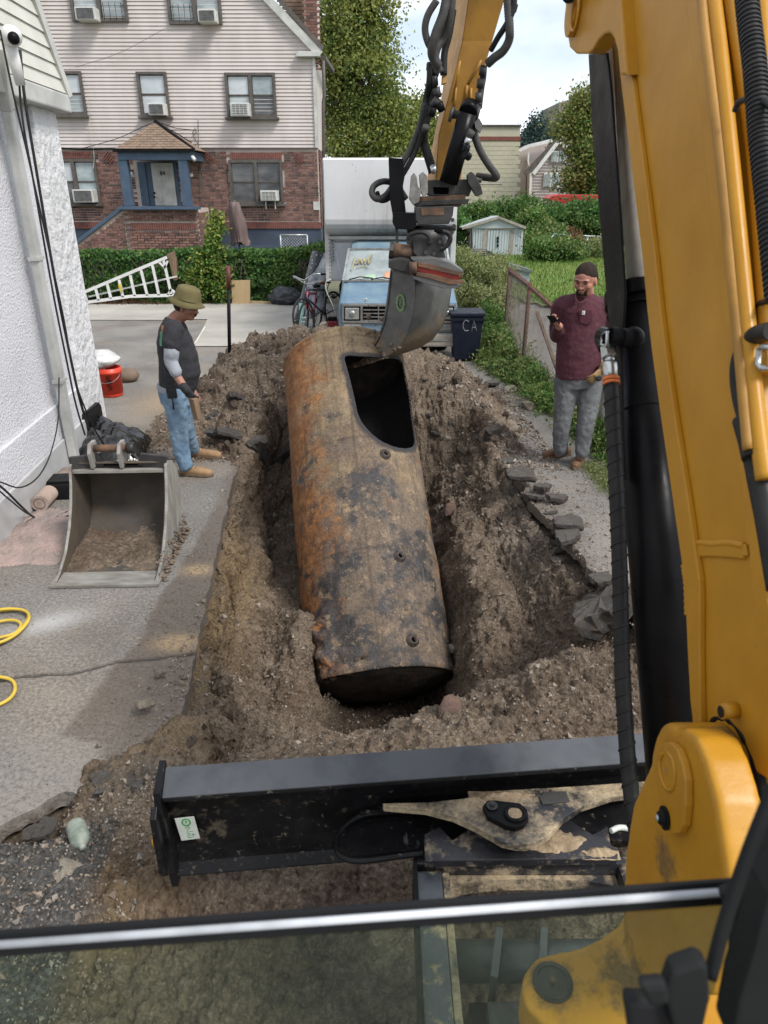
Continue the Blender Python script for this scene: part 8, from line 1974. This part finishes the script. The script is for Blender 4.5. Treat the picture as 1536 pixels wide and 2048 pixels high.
tb = thing('cardboard_tube', 'thick dusty pink cardboard tube lying along the foot of the white wall', 'tube', tuple(PZ(95, 1015, 0)))
a, b = PZ(80, 1006, .075), PZ(135, 948, .075); m = MB(); m.cyl(a, b, .068, 28); m.build('tube_wall', simple('dusty_card', (.40, .31, .25), .9, scale=6, c2=(.28, .215, .18), bump=.3), tb)
d = (a-b).normalized(); m = MB(); m.cyl(a, a+d*.012, .072, 28); m.build('end_cap', simple('end_card', (.42, .34, .29), .9, scale=14, c2=(.26, .18, .15)), tb); m = MB(); m.tube([a+d*.013+(basis(d)[0]*cos(k*pi/10)+basis(d)[1]*sin(k*pi/10))*.045 for k in range(20)], .003, 5, False, True); m.build('cap_ring', M_FRM, tb)
# pink dust
M_PDUST = simple('pink_powder', (.37, .275, .245), .98, scale=5, c2=(.25, .205, .185), bump=1, bscale=30, bdist=.02)
def dust():
    pl = [tuple(PZ(*p)[:2]) for p in [(-80, 1160), (-60, 1080), (30, 1042), (80, 1022), (150, 1020), (160, 1060), (140, 1110), (110, 1132), (60, 1128), (10, 1135)]]; xs = [p[0] for p in pl]; ys_ = [p[1] for p in pl]
    X, Y = np.meshgrid(np.linspace(min(xs), max(xs), 150), np.linspace(min(ys_), max(ys_), 150)); w = .05*fbm(X, Y, 9, 4, 3); ins = inpoly(X+w, Y+w, pl); d = polydist(X+w, Y+w, pl)
    Z = .006+np.clip(d/.12, 0, 1)*.022*(.7+1.3*fbm(X, Y, 6, 4, 5))+.022*np.abs(fbm(X, Y, 17, 4, 7, .7)); Z = np.where(ins, Z, -.004); idx = np.arange(X.size).reshape(X.shape); k = (ins[:-1, :-1] | ins[1:, 1:])
    o = np_mesh('pink_powder', np.stack([X, Y, Z], -1).reshape(-1, 3), np.stack([idx[:-1, :-1], idx[:-1, 1:], idx[1:, 1:], idx[1:, :-1]], -1)[k], M_PDUST, None, True); prop(o, 'spilled pink powder on the asphalt beside the white wall', 'powder', None, 'stuff')
dust()
# red bucket with a white sack over it
rbk = thing('red_bucket', 'bright orange red plastic bucket with black print standing at the wall corner', 'bucket', tuple(PZ(219, 798)))
c = PZ(219, 796, 0); c.y += .12; M_REDB = simple('orange_red_plastic', (.70, .055, .025), .4, var=.06)
def lathe(prof, c, seg=32):
    m = MB(); vs = [Vector(c)+Vector((r*cos(2*pi*k/seg), r*sin(2*pi*k/seg), z)) for r, z in prof for k in range(seg)]; m.add(vs, [(i*seg+k, i*seg+(k+1) % seg, (i+1)*seg+(k+1) % seg, (i+1)*seg+k) for i in range(len(prof)-1) for k in range(seg)], True); return m
lathe([(0, .005), (.125, .005), (.13, .02), (.148, .30), (.158, .302), (.158, .33), (.151, .335), (.153, .37), (.146, .37), (.14, .05), (0, .04)], c).build('bucket_shell', M_REDB, rbk)
m = MB(); m.tube([c+Vector((.155*cos(k*pi/12)*1.0, -.05-.12*sin(k*pi/12), .30-.10*sin(k*pi/12))) for k in range(13)], .003, 5); m.build('bail_handle', M_GALV, rbk)
for k, (dx, s) in enumerate(((.0, 'BAR'), (.0, 'HAUL'), (.0, 'IT'))):
    pass
m = MB()
for r in range(9):
    for q_ in range(3):
        if (r*3+q_) % 4 == 1: continue
        an = -pi/2+.12+q_*.13; rr = .142+.0125*(.30-.02*r)/.3+.003; m.box(c+Vector((rr*cos(an), rr*sin(an), .28-r*.022)), (.014, .004, .013), (0, 0, an+pi/2))
m.build('black_print', M_BLK, rbk, kind='stuff')
c2 = PZ(212, 800, .0); lumpy('white_sack', 'crumpled white sack slumped over the red bucket', 'sack', (c2.x-.12, c2.y+.25, .46), (.26, .22, .11), simple('white_sacking', (.58, .58, .57), .7, scale=6, bump=.6, bscale=14, bdist=.04), 9, .2)
lumpy('white_sack_under', 'white sack standing between the wall corner and the red bucket', 'sack', (c2.x-.22, c2.y+.3, .2), (.16, .18, .26), M_WHT, 12, .2)
c2 = PZ(250, 766, 0); lumpy('brown_stone', 'smooth brown boulder on the asphalt just right of the red bucket', 'boulder', (c2.x, c2.y+.1, .085), (.17, .13, .10), M_ROCK if False else simple('brown_boulder', (.17, .12, .085), .8, scale=3), 14, .08)
# yellow air hose coils
def yhose():
    t = thing('yellow_hose', 'yellow air hose lying in loose loops at the left edge', 'hose', tuple(PZ(20, 1290)))
    L = [[(-60, 1235), (0, 1222), (40, 1219), (56, 1228), (50, 1248), (25, 1272), (-20, 1295), (-60, 1305)], [(-60, 1262), (0, 1243), (30, 1241), (42, 1250), (30, 1266), (0, 1275), (-50, 1285)], [(-60, 1230), (10, 1218), (50, 1222), (57, 1240), (30, 1270), (-10, 1287), (-70, 1290)], [(-60, 1350), (0, 1354), (25, 1362), (30, 1380), (18, 1398), (-10, 1412), (-60, 1425)]]
    for i, l in enumerate(L): m = MB(); m.tube(spline([PZ(a, b, .016+.012*(i % 3)) for a, b in l], 8), .0095, 10); m.build('hose_loop', simple('yellow_rubber', (.60, .42, .05), .45, var=.08) if i == 0 else bpy.data.materials['yellow_rubber'], t)
yhose()
# the old bottle in the rubble
bt = thing('glass_bottle', 'dusty old pale green glass bottle lying in the rubble near the blade', 'bottle', tuple(PZ(158, 1690, .0)))
a, b = PZ(150, 1648, .03), PZ(170, 1706, .035); d = (b-a).normalized(); bx_, by_, _ = basis(d); prof = [(0, 0), (.030, .0), (.038, .008), (.040, .03), (.040, .105), (.034, .125), (.018, .142), (.013, .15), (.013, .162), (0, .163)]
m = MB(); S = 20; vs = [a+d*z*.92+(bx_*cos(2*pi*k/S)+by_*sin(2*pi*k/S))*r for r, z in prof for k in range(S)]; m.add(vs, [(i*S+k, i*S+(k+1) % S, (i+1)*S+(k+1) % S, (i+1)*S+k) for i in range(len(prof)-1) for k in range(S)], True)
m.build('bottle_body', simple('dusty_glass', (.34, .36, .30), .4, scale=22, c2=(.15, .19, .15), bump=.3, bscale=30, spec=.6), bt)
# =================================================================== PEOPLE
M_SKIN = simple('skin', (.36, .18, .12), .5, scale=8, c2=(.27, .12, .08)); M_SKIN2 = simple('ruddy_skin', (.42, .20, .14), .5, scale=10, c2=(.31, .13, .09))
M_DENIM = simple('washed_denim', (.20, .30, .40), .9, scale=5, c2=(.105, .175, .26), bump=.5, bscale=40, bdist=.01); M_GREYJ = simple('grey_work_trousers', (.145, .15, .155), .9, scale=5, c2=(.085, .088, .092), bump=.5, bscale=40, bdist=.01)
M_MAR = simple('maroon_cotton', (.085, .022, .034), .9, scale=6, c2=(.060, .015, .024), bump=.3, bscale=60); M_TEE = simple('charcoal_cotton', (.028, .029, .035), .9, scale=6, c2=(.019, .019, .023)); M_SLV = simple('grey_sleeve', (.34, .36, .40), .9, scale=6, c2=(.24, .26, .29))
M_BOOT = simple('tan_nubuck', (.34, .21, .11), .85, scale=8, c2=(.22, .135, .07)); M_BOOTB = simple('brown_boot', (.18, .095, .05), .8, scale=8, c2=(.11, .06, .035)); M_SOLE = simple('boot_sole', (.14, .095, .06), .9); M_HAIR = simple('dark_hair', (.030, .021, .016), .8, scale=30, bump=.8, bscale=80, spec=.15); M_HAT = simple('olive_canvas', (.15, .125, .05), .9, scale=9, c2=(.10, .085, .034), bump=.4, bscale=90); M_GLV = simple('black_glove', (.018, .019, .02), .8); M_TANG = simple('tan_glove', (.32, .20, .085), .85, scale=16, c2=(.16, .10, .045))
def sweep(m, pts, A, radii, seg=20, B=None):
    """elliptical loft: radii = [(ra, rb)], ra along A"""
    pts = [Vector(p) for p in pts]; A = Vector(A).normalized(); n = len(pts); b0 = len(m.v)
    for i, p in enumerate(pts):
        t = (pts[min(i+1, n-1)]-pts[max(i-1, 0)]).normalized(); a = (A-t*A.dot(t)).normalized(); b = t.cross(a); ra, rb = radii[i]
        for k in range(seg): q = 2*pi*k/seg; m.v.append(p+a*cos(q)*ra+b*sin(q)*rb)
    for i in range(n-1):
        for k in range(seg): m.f.append([b0+i*seg+k, b0+i*seg+(k+1) % seg, b0+(i+1)*seg+(k+1) % seg, b0+(i+1)*seg+k]); m.sm.append(True)
    m.f.append([b0+k for k in range(seg)][::-1]); m.sm.append(True); m.f.append([b0+(n-1)*seg+k for k in range(seg)]); m.sm.append(True)
def limb(m, pts, rs, seg=14):
    P = spline(pts, 5); n = len(P); R_ = [float(np.interp(i/(n-1)*(len(rs)-1), range(len(rs)), rs)) for i in range(n)]; m.tube(P, R_, seg); m.ell(P[0], R_[0]*.98); m.ell(P[-1], R_[-1]*.98)
TEX = bpy.data.textures.new('cloth_folds', 'CLOUDS'); TEX.noise_scale = .09; TEX.noise_depth = 2
TEX2 = bpy.data.textures.new('trouser_folds', 'CLOUDS'); TEX2.noise_scale = .05; TEX2.noise_depth = 3
def fuse(m, name, mat, par, vox=.009, smooth=6, fold=0, tex=None):
    o = m.build(name, mat, par, recalc=True); r = o.modifiers.new('fuse', 'REMESH'); r.mode = 'VOXEL'; r.voxel_size = vox; r.use_smooth_shade = True
    s = o.modifiers.new('soften', 'SMOOTH'); s.factor = .5; s.iterations = smooth
    if fold:
        d = o.modifiers.new('folds', 'DISPLACE'); d.texture = tex or TEX; d.strength = fold; d.mid_level = .5; d.texture_coords = 'LOCAL'
    return o
def frame(fwd, up=(0, 0, 1)):
    f = Vector(fwd).normalized(); u = Vector(up); s = f.cross(u).normalized(); u = s.cross(f).normalized(); return Matrix((f, -s, u)).transposed()   # x forward, y left, z up
def head(m, c, Mx, s=1.0):
    """head of height ~.23; x forward"""
    def e(x, y, z, rx, ry, rz): m.ell(Vector(c)+Mx @ Vector((x*s, y*s, z*s)), (rx*s, ry*s, rz*s), Mx, 18, 12)
    e(-.005, 0, .03, .098, .078, .090); e(.018, 0, -.02, .072, .066, .085); e(.035, 0, -.078, .045, .046, .036); e(.062, 0, -.088, .022, .026, .020)
    e(.078, 0, .024, .022, .056, .013); e(.094, 0, -.008, .014, .011, .022); e(.104, 0, -.026, .015, .013, .011); e(.088, .012, -.030, .010, .010, .009); e(.088, -.012, -.030, .010, .010, .009)
    e(.083, 0, -.054, .012, .024, .006); e(.080, 0, -.066, .013, .022, .007); e(.055, .042, -.022, .028, .024, .026); e(.055, -.042, -.022, .028, .024, .026)
    for y in (.078, -.078): e(-.004, y, -.012, .018, .009, .032)
def face_bits(par, c, Mx, s=1.0, brow=True, beard=None):
    for y in (.030, -.030):
        q = MB(); q.ell(Vector(c)+Mx @ Vector((.083*s, y*s, .004*s)), (.006*s, .011*s, .004*s), Mx); q.build('eye', M_HAIR, par)
        q = MB(); q.ell(Vector(c)+Mx @ Vector((.093*s, y*s, .026*s)), (.009*s, .020*s, .005*s), Mx); q.build('eyebrow', M_HAIR, par)
    q = MB(); q.ell(Vector(c)+Mx @ Vector((.092*s, 0, -.060*s)), (.008*s, .019*s, .003*s), Mx); q.build('mouth', simple('lips', (.17, .055, .05), .5), par)
    if beard:
        q = MB()
        for (x, y, z, rx, ry, rz) in beard: q.ell(Vector(c)+Mx @ Vector((x*s, y*s, z*s)), (rx*s, ry*s, rz*s), Mx, 14, 9)
        fuse(q, 'beard', M_HAIR, par, .006, 3)
def hand(m, wrist, d, palmn, L=.19, curl=.9, thumb=1, spread=.3):
    """palm with four unequal fingers and a thumb; d = direction, palmn = palm normal, thumb = side sign"""
    d = Vector(d).normalized(); n = Vector(palmn); n = (n-d*n.dot(d)).normalized(); s = d.cross(n)*thumb; w = Vector(wrist)
    sweep(m, [w, w+d*L*.2, w+d*L*.5], s, [(L*.16, L*.12), (L*.22, L*.10), (L*.23, L*.085)], 12)
    for i, fl in enumerate((.42, .48, .45, .35)):
        b = w+d*L*.46+s*(L*(.17-.115*i)); a1, a2, a3 = curl*.5, curl*1.3, curl*2.0; l = fl*L; p = [b]
        for a, f in ((a1, .45), (a2, .32), (a3, .23)): p.append(p[-1]+(d*cos(a)+n*sin(a))*l*f)
        rs = [L*.052, L*.048, L*.043, L*.036]
        m.tube(spline(p, 3), [float(np.interp(k/9*3, range(4), rs)) for k in range(10)], 8); m.ell(p[-1], rs[-1])
    b = w+d*L*.14+s*L*.15; p = [b, b+(d*.6+s*.7+n*.35).normalized()*L*.20, b+(d*.6+s*.7+n*.35).normalized()*L*.20+(d*.8+s*.15+n*.6).normalized()*L*.24]; m.tube(spline(p, 3), [L*.065, L*.06, L*.058, L*.052, L*.046, L*.04, L*.036][:len(spline(p, 3))], 8); m.ell(p[-1], L*.04)
def boot(par, heel, toe, shaft_top, mat, name='boot'):
    h, t = Vector(heel), Vector(toe); f = (t-h); f.z = 0; L = f.length; f.normalize(); s = Vector((-f.y, f.x, 0)); m = MB()
    sweep(m, [h+Vector((0, 0, .045)), h+f*L*.3+Vector((0, 0, .05)), h+f*L*.62+Vector((0, 0, .045)), h+f*L*.88+Vector((0, 0, .038)), t+Vector((0, 0, .034))], s, [(.036, .04), (.040, .050), (.048, .042), (.044, .036), (.022, .022)], 14)
    a = h+f*.05+Vector((0, 0, .05)); limb(m, [a, a.lerp(Vector(shaft_top), .5), Vector(shaft_top)], [.046, .050, .054]); o = fuse(m, name, mat, par, .007, 4)
    m = MB(); out = [(-.02, 0), (0, .036), (.3, .040), (.62, .050), (.9, .040), (1.06, .0), (.9, -.042), (.62, -.050), (.3, -.038), (0, -.036)]
    m.extr([h+f*(L*a_)+s*b_+Vector((0, 0, -h.z+.002)) for a_, b_ in out], (0, 0, .026)); m.build('sole', M_SOLE, o, bevel=.006)
    for k in range(4): q = h+f*(.10+.028*k)+Vector((0, 0, .115-.012*k)); m = MB(); m.cyl(q-s*.022, q+s*.022, .003, 5); m.build('lace', M_SOLE, o)
    return o
# ------------------------------------------------ man in the bucket hat, side on, looking down into the trench
def man_hat():
    YM = 6.2
    t = thing('person', 'man in olive bucket hat, dark tee with grey sleeves and light jeans beside the trench', 'person', tuple(PZ(385, 950)))
    P = lambda x, y, Y=YM: PY(x, y, Y)
    hc = P(373, 612, 6.3); Mx = frame((.90, -.16, -.26)); skin = MB(); head(skin, hc, Mx, 1.0)
    neck = P(349, 640, 6.3); hip = P(352, 790, 6.3); chest = P(352, 680, 6.3); belly = P(360, 735, 6.3)
    limb(skin, [hc+Vector((-.02, 0, -.05)), neck+Vector((-.01, 0, -.02)), chest], [.062, .066, .10])
    sweep(skin, [neck, chest, belly, hip], (0, 1, 0), [(.10, .07), (.18, .12), (.17, .15), (.16, .12)])
    shR, elR, wrR = P(346, 664, 6.08), P(343, 728, 6.03), P(371, 778, 5.98); shL, elL, wrL = P(352, 662, 6.52), P(362, 728, 6.56), P(382, 778, 6.5)
    limb(skin, [shR, elR, wrR], [.052, .042, .030]); limb(skin, [shL, elL, wrL], [.052, .042, .030])
    kR, aR = P(358, 868, 6.20), P(370, 933, 6.15); kL, aL = P(372, 862, 6.46), P(388, 905, 6.62)
    hR, hL = P(350, 785, 6.19), P(354, 785, 6.41)
    limb(skin, [hR, kR, aR], [.085, .055, .04]); limb(skin, [hL, kL, aL], [.085, .055, .04])
    hand(skin, wrR, P(394, 806, 5.98)-wrR, (.5, .55, -.4), .17, .95, -1); hand(skin, wrL, P(395, 800, 6.5)-wrL, (.5, -.6, -.2), .17, .8, 1)
    body = fuse(skin, 'body', M_SKIN, t, .0062, 3); face_bits(t, hc, Mx, 1.0)
    q = MB(); q.ell(hc+Mx @ Vector((-.03, 0, .0)), (.088, .084, .075), Mx); fuse(q, 'hair', M_HAIR, t, .008, 2)
    q = MB(); q.ell(hc+Mx @ Vector((.092, 0, -.048)), (.011, .026, .007), Mx); q.build('moustache', M_HAIR, t)
    # hat: crown and down turned brim
    u = Mx @ Vector((0, 0, 1)); f = Mx @ Vector((1, 0, 0)); s = Mx @ Vector((0, 1, 0)); hb = hc+u*.046; m = MB(); S = 36; vs = []
    prof = [(0, .125), (.060, .124), (.084, .112), (.092, .085), (.104, .03), (.108, .012), (.120, -.002), (.143, -.022), (.141, -.026), (.118, -.008), (.100, .004)]
    for r, z in prof:
        for k in range(S): a = 2*pi*k/S; w = 1+.03*sin(a*3+r*20); vs.append(hb+f*(r*1.12*cos(a)*w)+s*(r*.96*sin(a)*w)+u*(z+(.012*cos(2*a) if r > .12 else 0)))
    m.add(vs, [(i*S+k, i*S+(k+1) % S, (i+1)*S+(k+1) % S, (i+1)*S+k) for i in range(len(prof)-1) for k in range(S)], True); hat = m.build('bucket_hat', M_HAT, t)
    m = MB(); m.tube([hb+f*(.1185*cos(2*pi*k/S))+s*(.1025*sin(2*pi*k/S))+u*.016 for k in range(S)], .0028, 5, False, True); m.build('hat_seam', M_HAIR, hat)
    # tee shirt
    m = MB(); sweep(m, [neck+Vector((.0, 0, .015)), P(347, 655, 6.3), P(349, 680, 6.3), P(356, 712, 6.3), P(360, 742, 6.3), P(356, 765, 6.3), P(354, 778, 6.3)], (0, 1, 0), [(.085, .075), (.16, .115), (.205, .150), (.20, .168), (.195, .180), (.185, .165), (.18, .160)], 26)
    limb(m, [shR+Vector((0, .05, .01)), shR, P(343.5, 690, 6.045)], [.085, .082, .079]); limb(m, [shL+Vector((0, -.05, 0)), shL, P(353, 682, 6.54)], [.082, .078, .070]); tee = fuse(m, 'tee_shirt', M_TEE, t, .009, 8, .022)
    m = MB(); limb(m, [P(343, 694, 6.04), P(343, 706, 6.03), elR+Vector((0, 0, .02)), P(352, 744, 6.0)], [.064, .066, .060, .052]); fuse(m, 'grey_sleeve', M_SLV, t, .008, 6, .012, TEX2); m = MB(); limb(m, [P(354, 692, 6.53), elL, P(366, 744, 6.54)], [.058, .058, .05]); fuse(m, 'grey_sleeve', M_SLV, t, .008, 4, .022, TEX2)
    for (x, y, w, mt) in ((326, 656, .028, simple('orange_print', (.55, .22, .05), .8)), (323, 668, .05, simple('green_print', (.12, .30, .20), .8)), (322, 682, .03, bpy.data.materials.get('green_print'))):
        mm = bpy.data.materials.get('green_print') if mt is None else mt; a = P(x+2, y, 6.14); m = MB(); m.add([a+Vector((-.010, -.03, .03)), a+Vector((.020, -.06, .03)), a+Vector((.012, -.06, -.035)), a+Vector((-.016, -.03, -.035))], [(0, 1, 2, 3)]); 
        m.build('back_print', mm, tee)
    # jeans
    m = MB(); sweep(m, [P(353, 762, 6.3), P(353, 785, 6.3), P(354, 805, 6.3)], (0, 1, 0), [(.175, .150), (.185, .155), (.175, .145)], 24)
    limb(m, [hR+Vector((.0, .0, -.02)), P(354, 825, 6.2), kR, P(364, 905, 6.17), P(371, 930, 6.15)], [.112, .100, .085, .074, .068]); limb(m, [hL+Vector((0, 0, -.02)), P(364, 825, 6.42), kL, P(382, 888, 6.56), P(387, 897, 6.6)], [.108, .095, .082, .072, .066]); fuse(m, 'jeans', M_DENIM, t, .009, 5, .022, TEX2)
    m = MB(); sweep(m, [P(352, 768, 6.3), P(352, 780, 6.3)], (0, 1, 0), [(.19, .165), (.19, .165)], 24); fuse(m, 'undershirt_hem', M_SLV, t, .009, 3, .01)
    m = MB(); c = P(343, 783, 6.09); m.box(c, (.085, .04, .12), (0, R(-4), 0)); pc = m.build('belt_pouch', M_GLV, t, bevel=.012); m = MB(); m.tube([c+Vector((0, -.0, -.05)), c+Vector((.005, -.01, -.11)), c+Vector((.0, -.01, -.16))], .007, 6); m.build('pouch_strap', M_GLV, pc)
    m = MB(); d = (P(394, 806, 5.98)-wrR).normalized(); limb(m, [wrR-d*.03, wrR+d*.01], [.038, .040]); hand(m, wrR, d, (.5, .55, -.4), .18, .95, -1); gl = fuse(m, 'work_glove', M_GLV, t, .006, 2)
    boot(t, (PZ(362, 950).x, PZ(362, 950).y, 0), (PZ(362, 950).x+.30, PZ(362, 950).y-.03, 0), P(369, 932, 6.15), M_BOOT); hz = PZ(392, 915); boot(t, (hz.x-.04, hz.y, 0), (hz.x+.26, hz.y-.02, 0), tuple(P(388, 897, 6.62)), M_BOOT)
    w = thing('wood_block', 'short reddish brown wood offcut held by the man in the bucket hat', 'wood', tuple(P(392, 815, 5.97)))
    m = MB(); m.bar(P(386, 796, 5.97), P(396, 838, 5.99), .075, .05); m.build('offcut', M_WOOD, w, bevel=.006)
man_hat()
# ------------------------------------------------ man in maroon looking at his phone
def man_maroon():
    YM = 6.5
    t = thing('person', 'man in maroon shirt and grey trousers looking down at a phone by the fence', 'person', tuple(PZ(1130, 935)))
    P = lambda x, y, Y=YM: PY(x, y, Y)
    hc = P(1171, 560, 6.42); Mx = frame((-.50, -.76, -.24), (0.03, 0, 1)); skin = MB(); head(skin, hc, Mx, 1.16)
    neck, chest, belly, hip = P(1173, 592), P(1168, 630), P(1160, 690), P(1155, 745)
    limb(skin, [hc+Vector((0, .02, -.05)), neck+Vector((0, .02, 0)), chest], [.066, .070, .10]); sweep(skin, [neck, chest, belly, hip], (1, .1, 0), [(.10, .07), (.155, .10), (.15, .11), (.15, .11)])
    shR, elR, wrR = P(1122, 612, 6.50), P(1116, 672, 6.52), P(1118, 652, 6.24); shL, elL, wrL = P(1214, 622, 6.52), P(1226, 692, 6.50), P(1206, 738, 6.34)
    elR = P(1112, 672, 6.58)
    limb(skin, [shR, elR, wrR], [.050, .044, .032]); limb(skin, [shL, elL, wrL], [.050, .046, .034])
    hR, hL = P(1133, 755), P(1180, 758); kR, kL = P(1125, 838, 6.45), P(1172, 842, 6.42); aR, aL = P(1118, 905, 6.5), P(1162, 912, 6.38)
    limb(skin, [hR, kR, aR], [.09, .06, .045]); limb(skin, [hL, kL, aL], [.09, .06, .045])
    hand(skin, wrR, P(1101, 637, 6.15)-wrR, (.2, -.1, 1), .17, .75, 1); fuse(skin, 'body', M_SKIN2, t, .0062, 3)
    face_bits(t, hc, Mx, 1.16, beard=[(.076, 0, -.086, .014, .026, .013), (.066, .032, -.070, .018, .014, .026), (.066, -.032, -.070, .018, .014, .026), (.094, .016, -.045, .006, .014, .005), (.094, -.016, -.045, .006, .014, .005)])
    q = MB(); q.ell(hc+Mx @ Vector((-.013, 0, .053)), (.1135, .0935, .0935), Mx, 20, 14); q.ell(hc+Mx @ Vector((-.05, 0, .01)), (.080, .095, .10), Mx); fuse(q, 'hair', M_HAIR, t, .007, 2)
    m = MB(); sweep(m, [neck+Vector((0, .01, .0)), P(1173, 600), P(1167, 622), P(1163, 660), P(1158, 700), P(1156, 735), P(1156, 752)], (1, .1, 0), [(.085, .080), (.155, .105), (.205, .140), (.205, .155), (.205, .170), (.208, .165), (.205, .160)], 28)
    limb(m, [P(1148, 606), shR, P(1114, 645, 6.55), elR, P(1114, 664, 6.42), P(1117, 654, 6.28)], [.085, .078, .066, .060, .052, .044]); limb(m, [P(1196, 612), shL, P(1222, 660), elL, P(1222, 712, 6.44)], [.085, .082, .070, .062, .054]); sh_ = fuse(m, 'shirt', M_MAR, t, .009, 6, .018, TEX2)
    # placket, pocket and tag follow the chest
    cN = Vector((-.12, -1, .12)).normalized()
    m = MB(); m.tube(spline([P(1150, 588, 6.36), P(1152, 600, 6.34), P(1160, 606, 6.33), P(1172, 600, 6.37)], 5), .007, 6); m.build('collar_band', M_MAR, sh_)
    m = MB(); m.bar(P(1153, 602, 6.335), P(1149, 618, 6.322), .022, .008, up=cN); m.build('placket', M_MAR, sh_)
    for k in range(3): m = MB(); m.ell(P(1152.5-k*1.2, 602+k*6, 6.322), .005); m.build('button', M_HAIR, sh_)
    pk = [(1158, 620), (1184, 620), (1186, 643), (1173, 649), (1160, 645)]; m = MB(); m.extr([P(a, b, 6.335+(1172-a)*.0006) for a, b in pk], (0, .02, 0)); pkt = m.build('chest_pocket', M_MAR, sh_, bevel=.003)
    m = MB(); m.box(P(1167, 625.5, 6.328), (.026, .004, .032)); tg = m.build('pocket_tag', M_WHT, pkt); m = MB(); m.tube([P(1167+2*cos(k)*.8, 625.5+2.2*sin(k), 6.324) for k in (0.3, 1.2, 2.2, 3.4, 4.6, 5.6)], .0018, 4); m.build('tag_mark', M_MAR, tg)
    m = MB(); sweep(m, [P(1156, 738), P(1156, 755), P(1156, 772)], (1, .1, 0), [(.195, .150), (.20, .150), (.19, .145)], 24)
    limb(m, [hR+Vector((0, 0, -.02)), P(1130, 795, 6.48), kR, P(1121, 880, 6.46), P(1121, 899, 6.48)], [.115, .105, .086, .074, .068]); limb(m, [hL+Vector((0, 0, -.02)), P(1177, 800, 6.46), kL, P(1166, 885, 6.40), P(1164, 904, 6.38)], [.115, .105, .086, .074, .068]); fuse(m, 'trousers', M_GREYJ, t, .009, 5, .020, TEX2)
    hz = PZ(1128, 908, 0); boot(t, (hz.x+.05, hz.y-.02, 0), (hz.x-.24, hz.y-.12, 0), tuple(P(1121, 894, 6.50)), M_BOOTB); hz = PZ(1162, 922); boot(t, (hz.x+.01, hz.y+.04, 0), (hz.x-.13, hz.y-.25, 0), tuple(P(1164, 902, 6.38)), M_BOOTB)
    d = Vector((-.55, -.25, -.45)).normalized(); m = MB(); limb(m, [wrL+Vector((.01, 0, .03)), wrL-Vector((0, 0, .01))], [.046, .044]); hand(m, wrL-Vector((0, 0, .01)), d, (-.5, .8, -.1), .20, .7, 1); gl = fuse(m, 'work_glove', M_TANG, t, .006, 2)
    m = MB(); m.ell(P(1198, 757, 6.28), (.03, .012, .026)); m.build('knuckle_pad', M_GLV, gl)
    ph = thing('mobile_phone', 'black mobile phone held up by the man in maroon', 'phone', tuple(P(1108, 640, 6.14))); m = MB(); m.bar(P(1101, 632, 6.12), P(1113, 648, 6.20), .070, .010, up=(.3, .5, .8)); m.build('phone_body', M_BLK, ph, bevel=.003)
man_maroon()
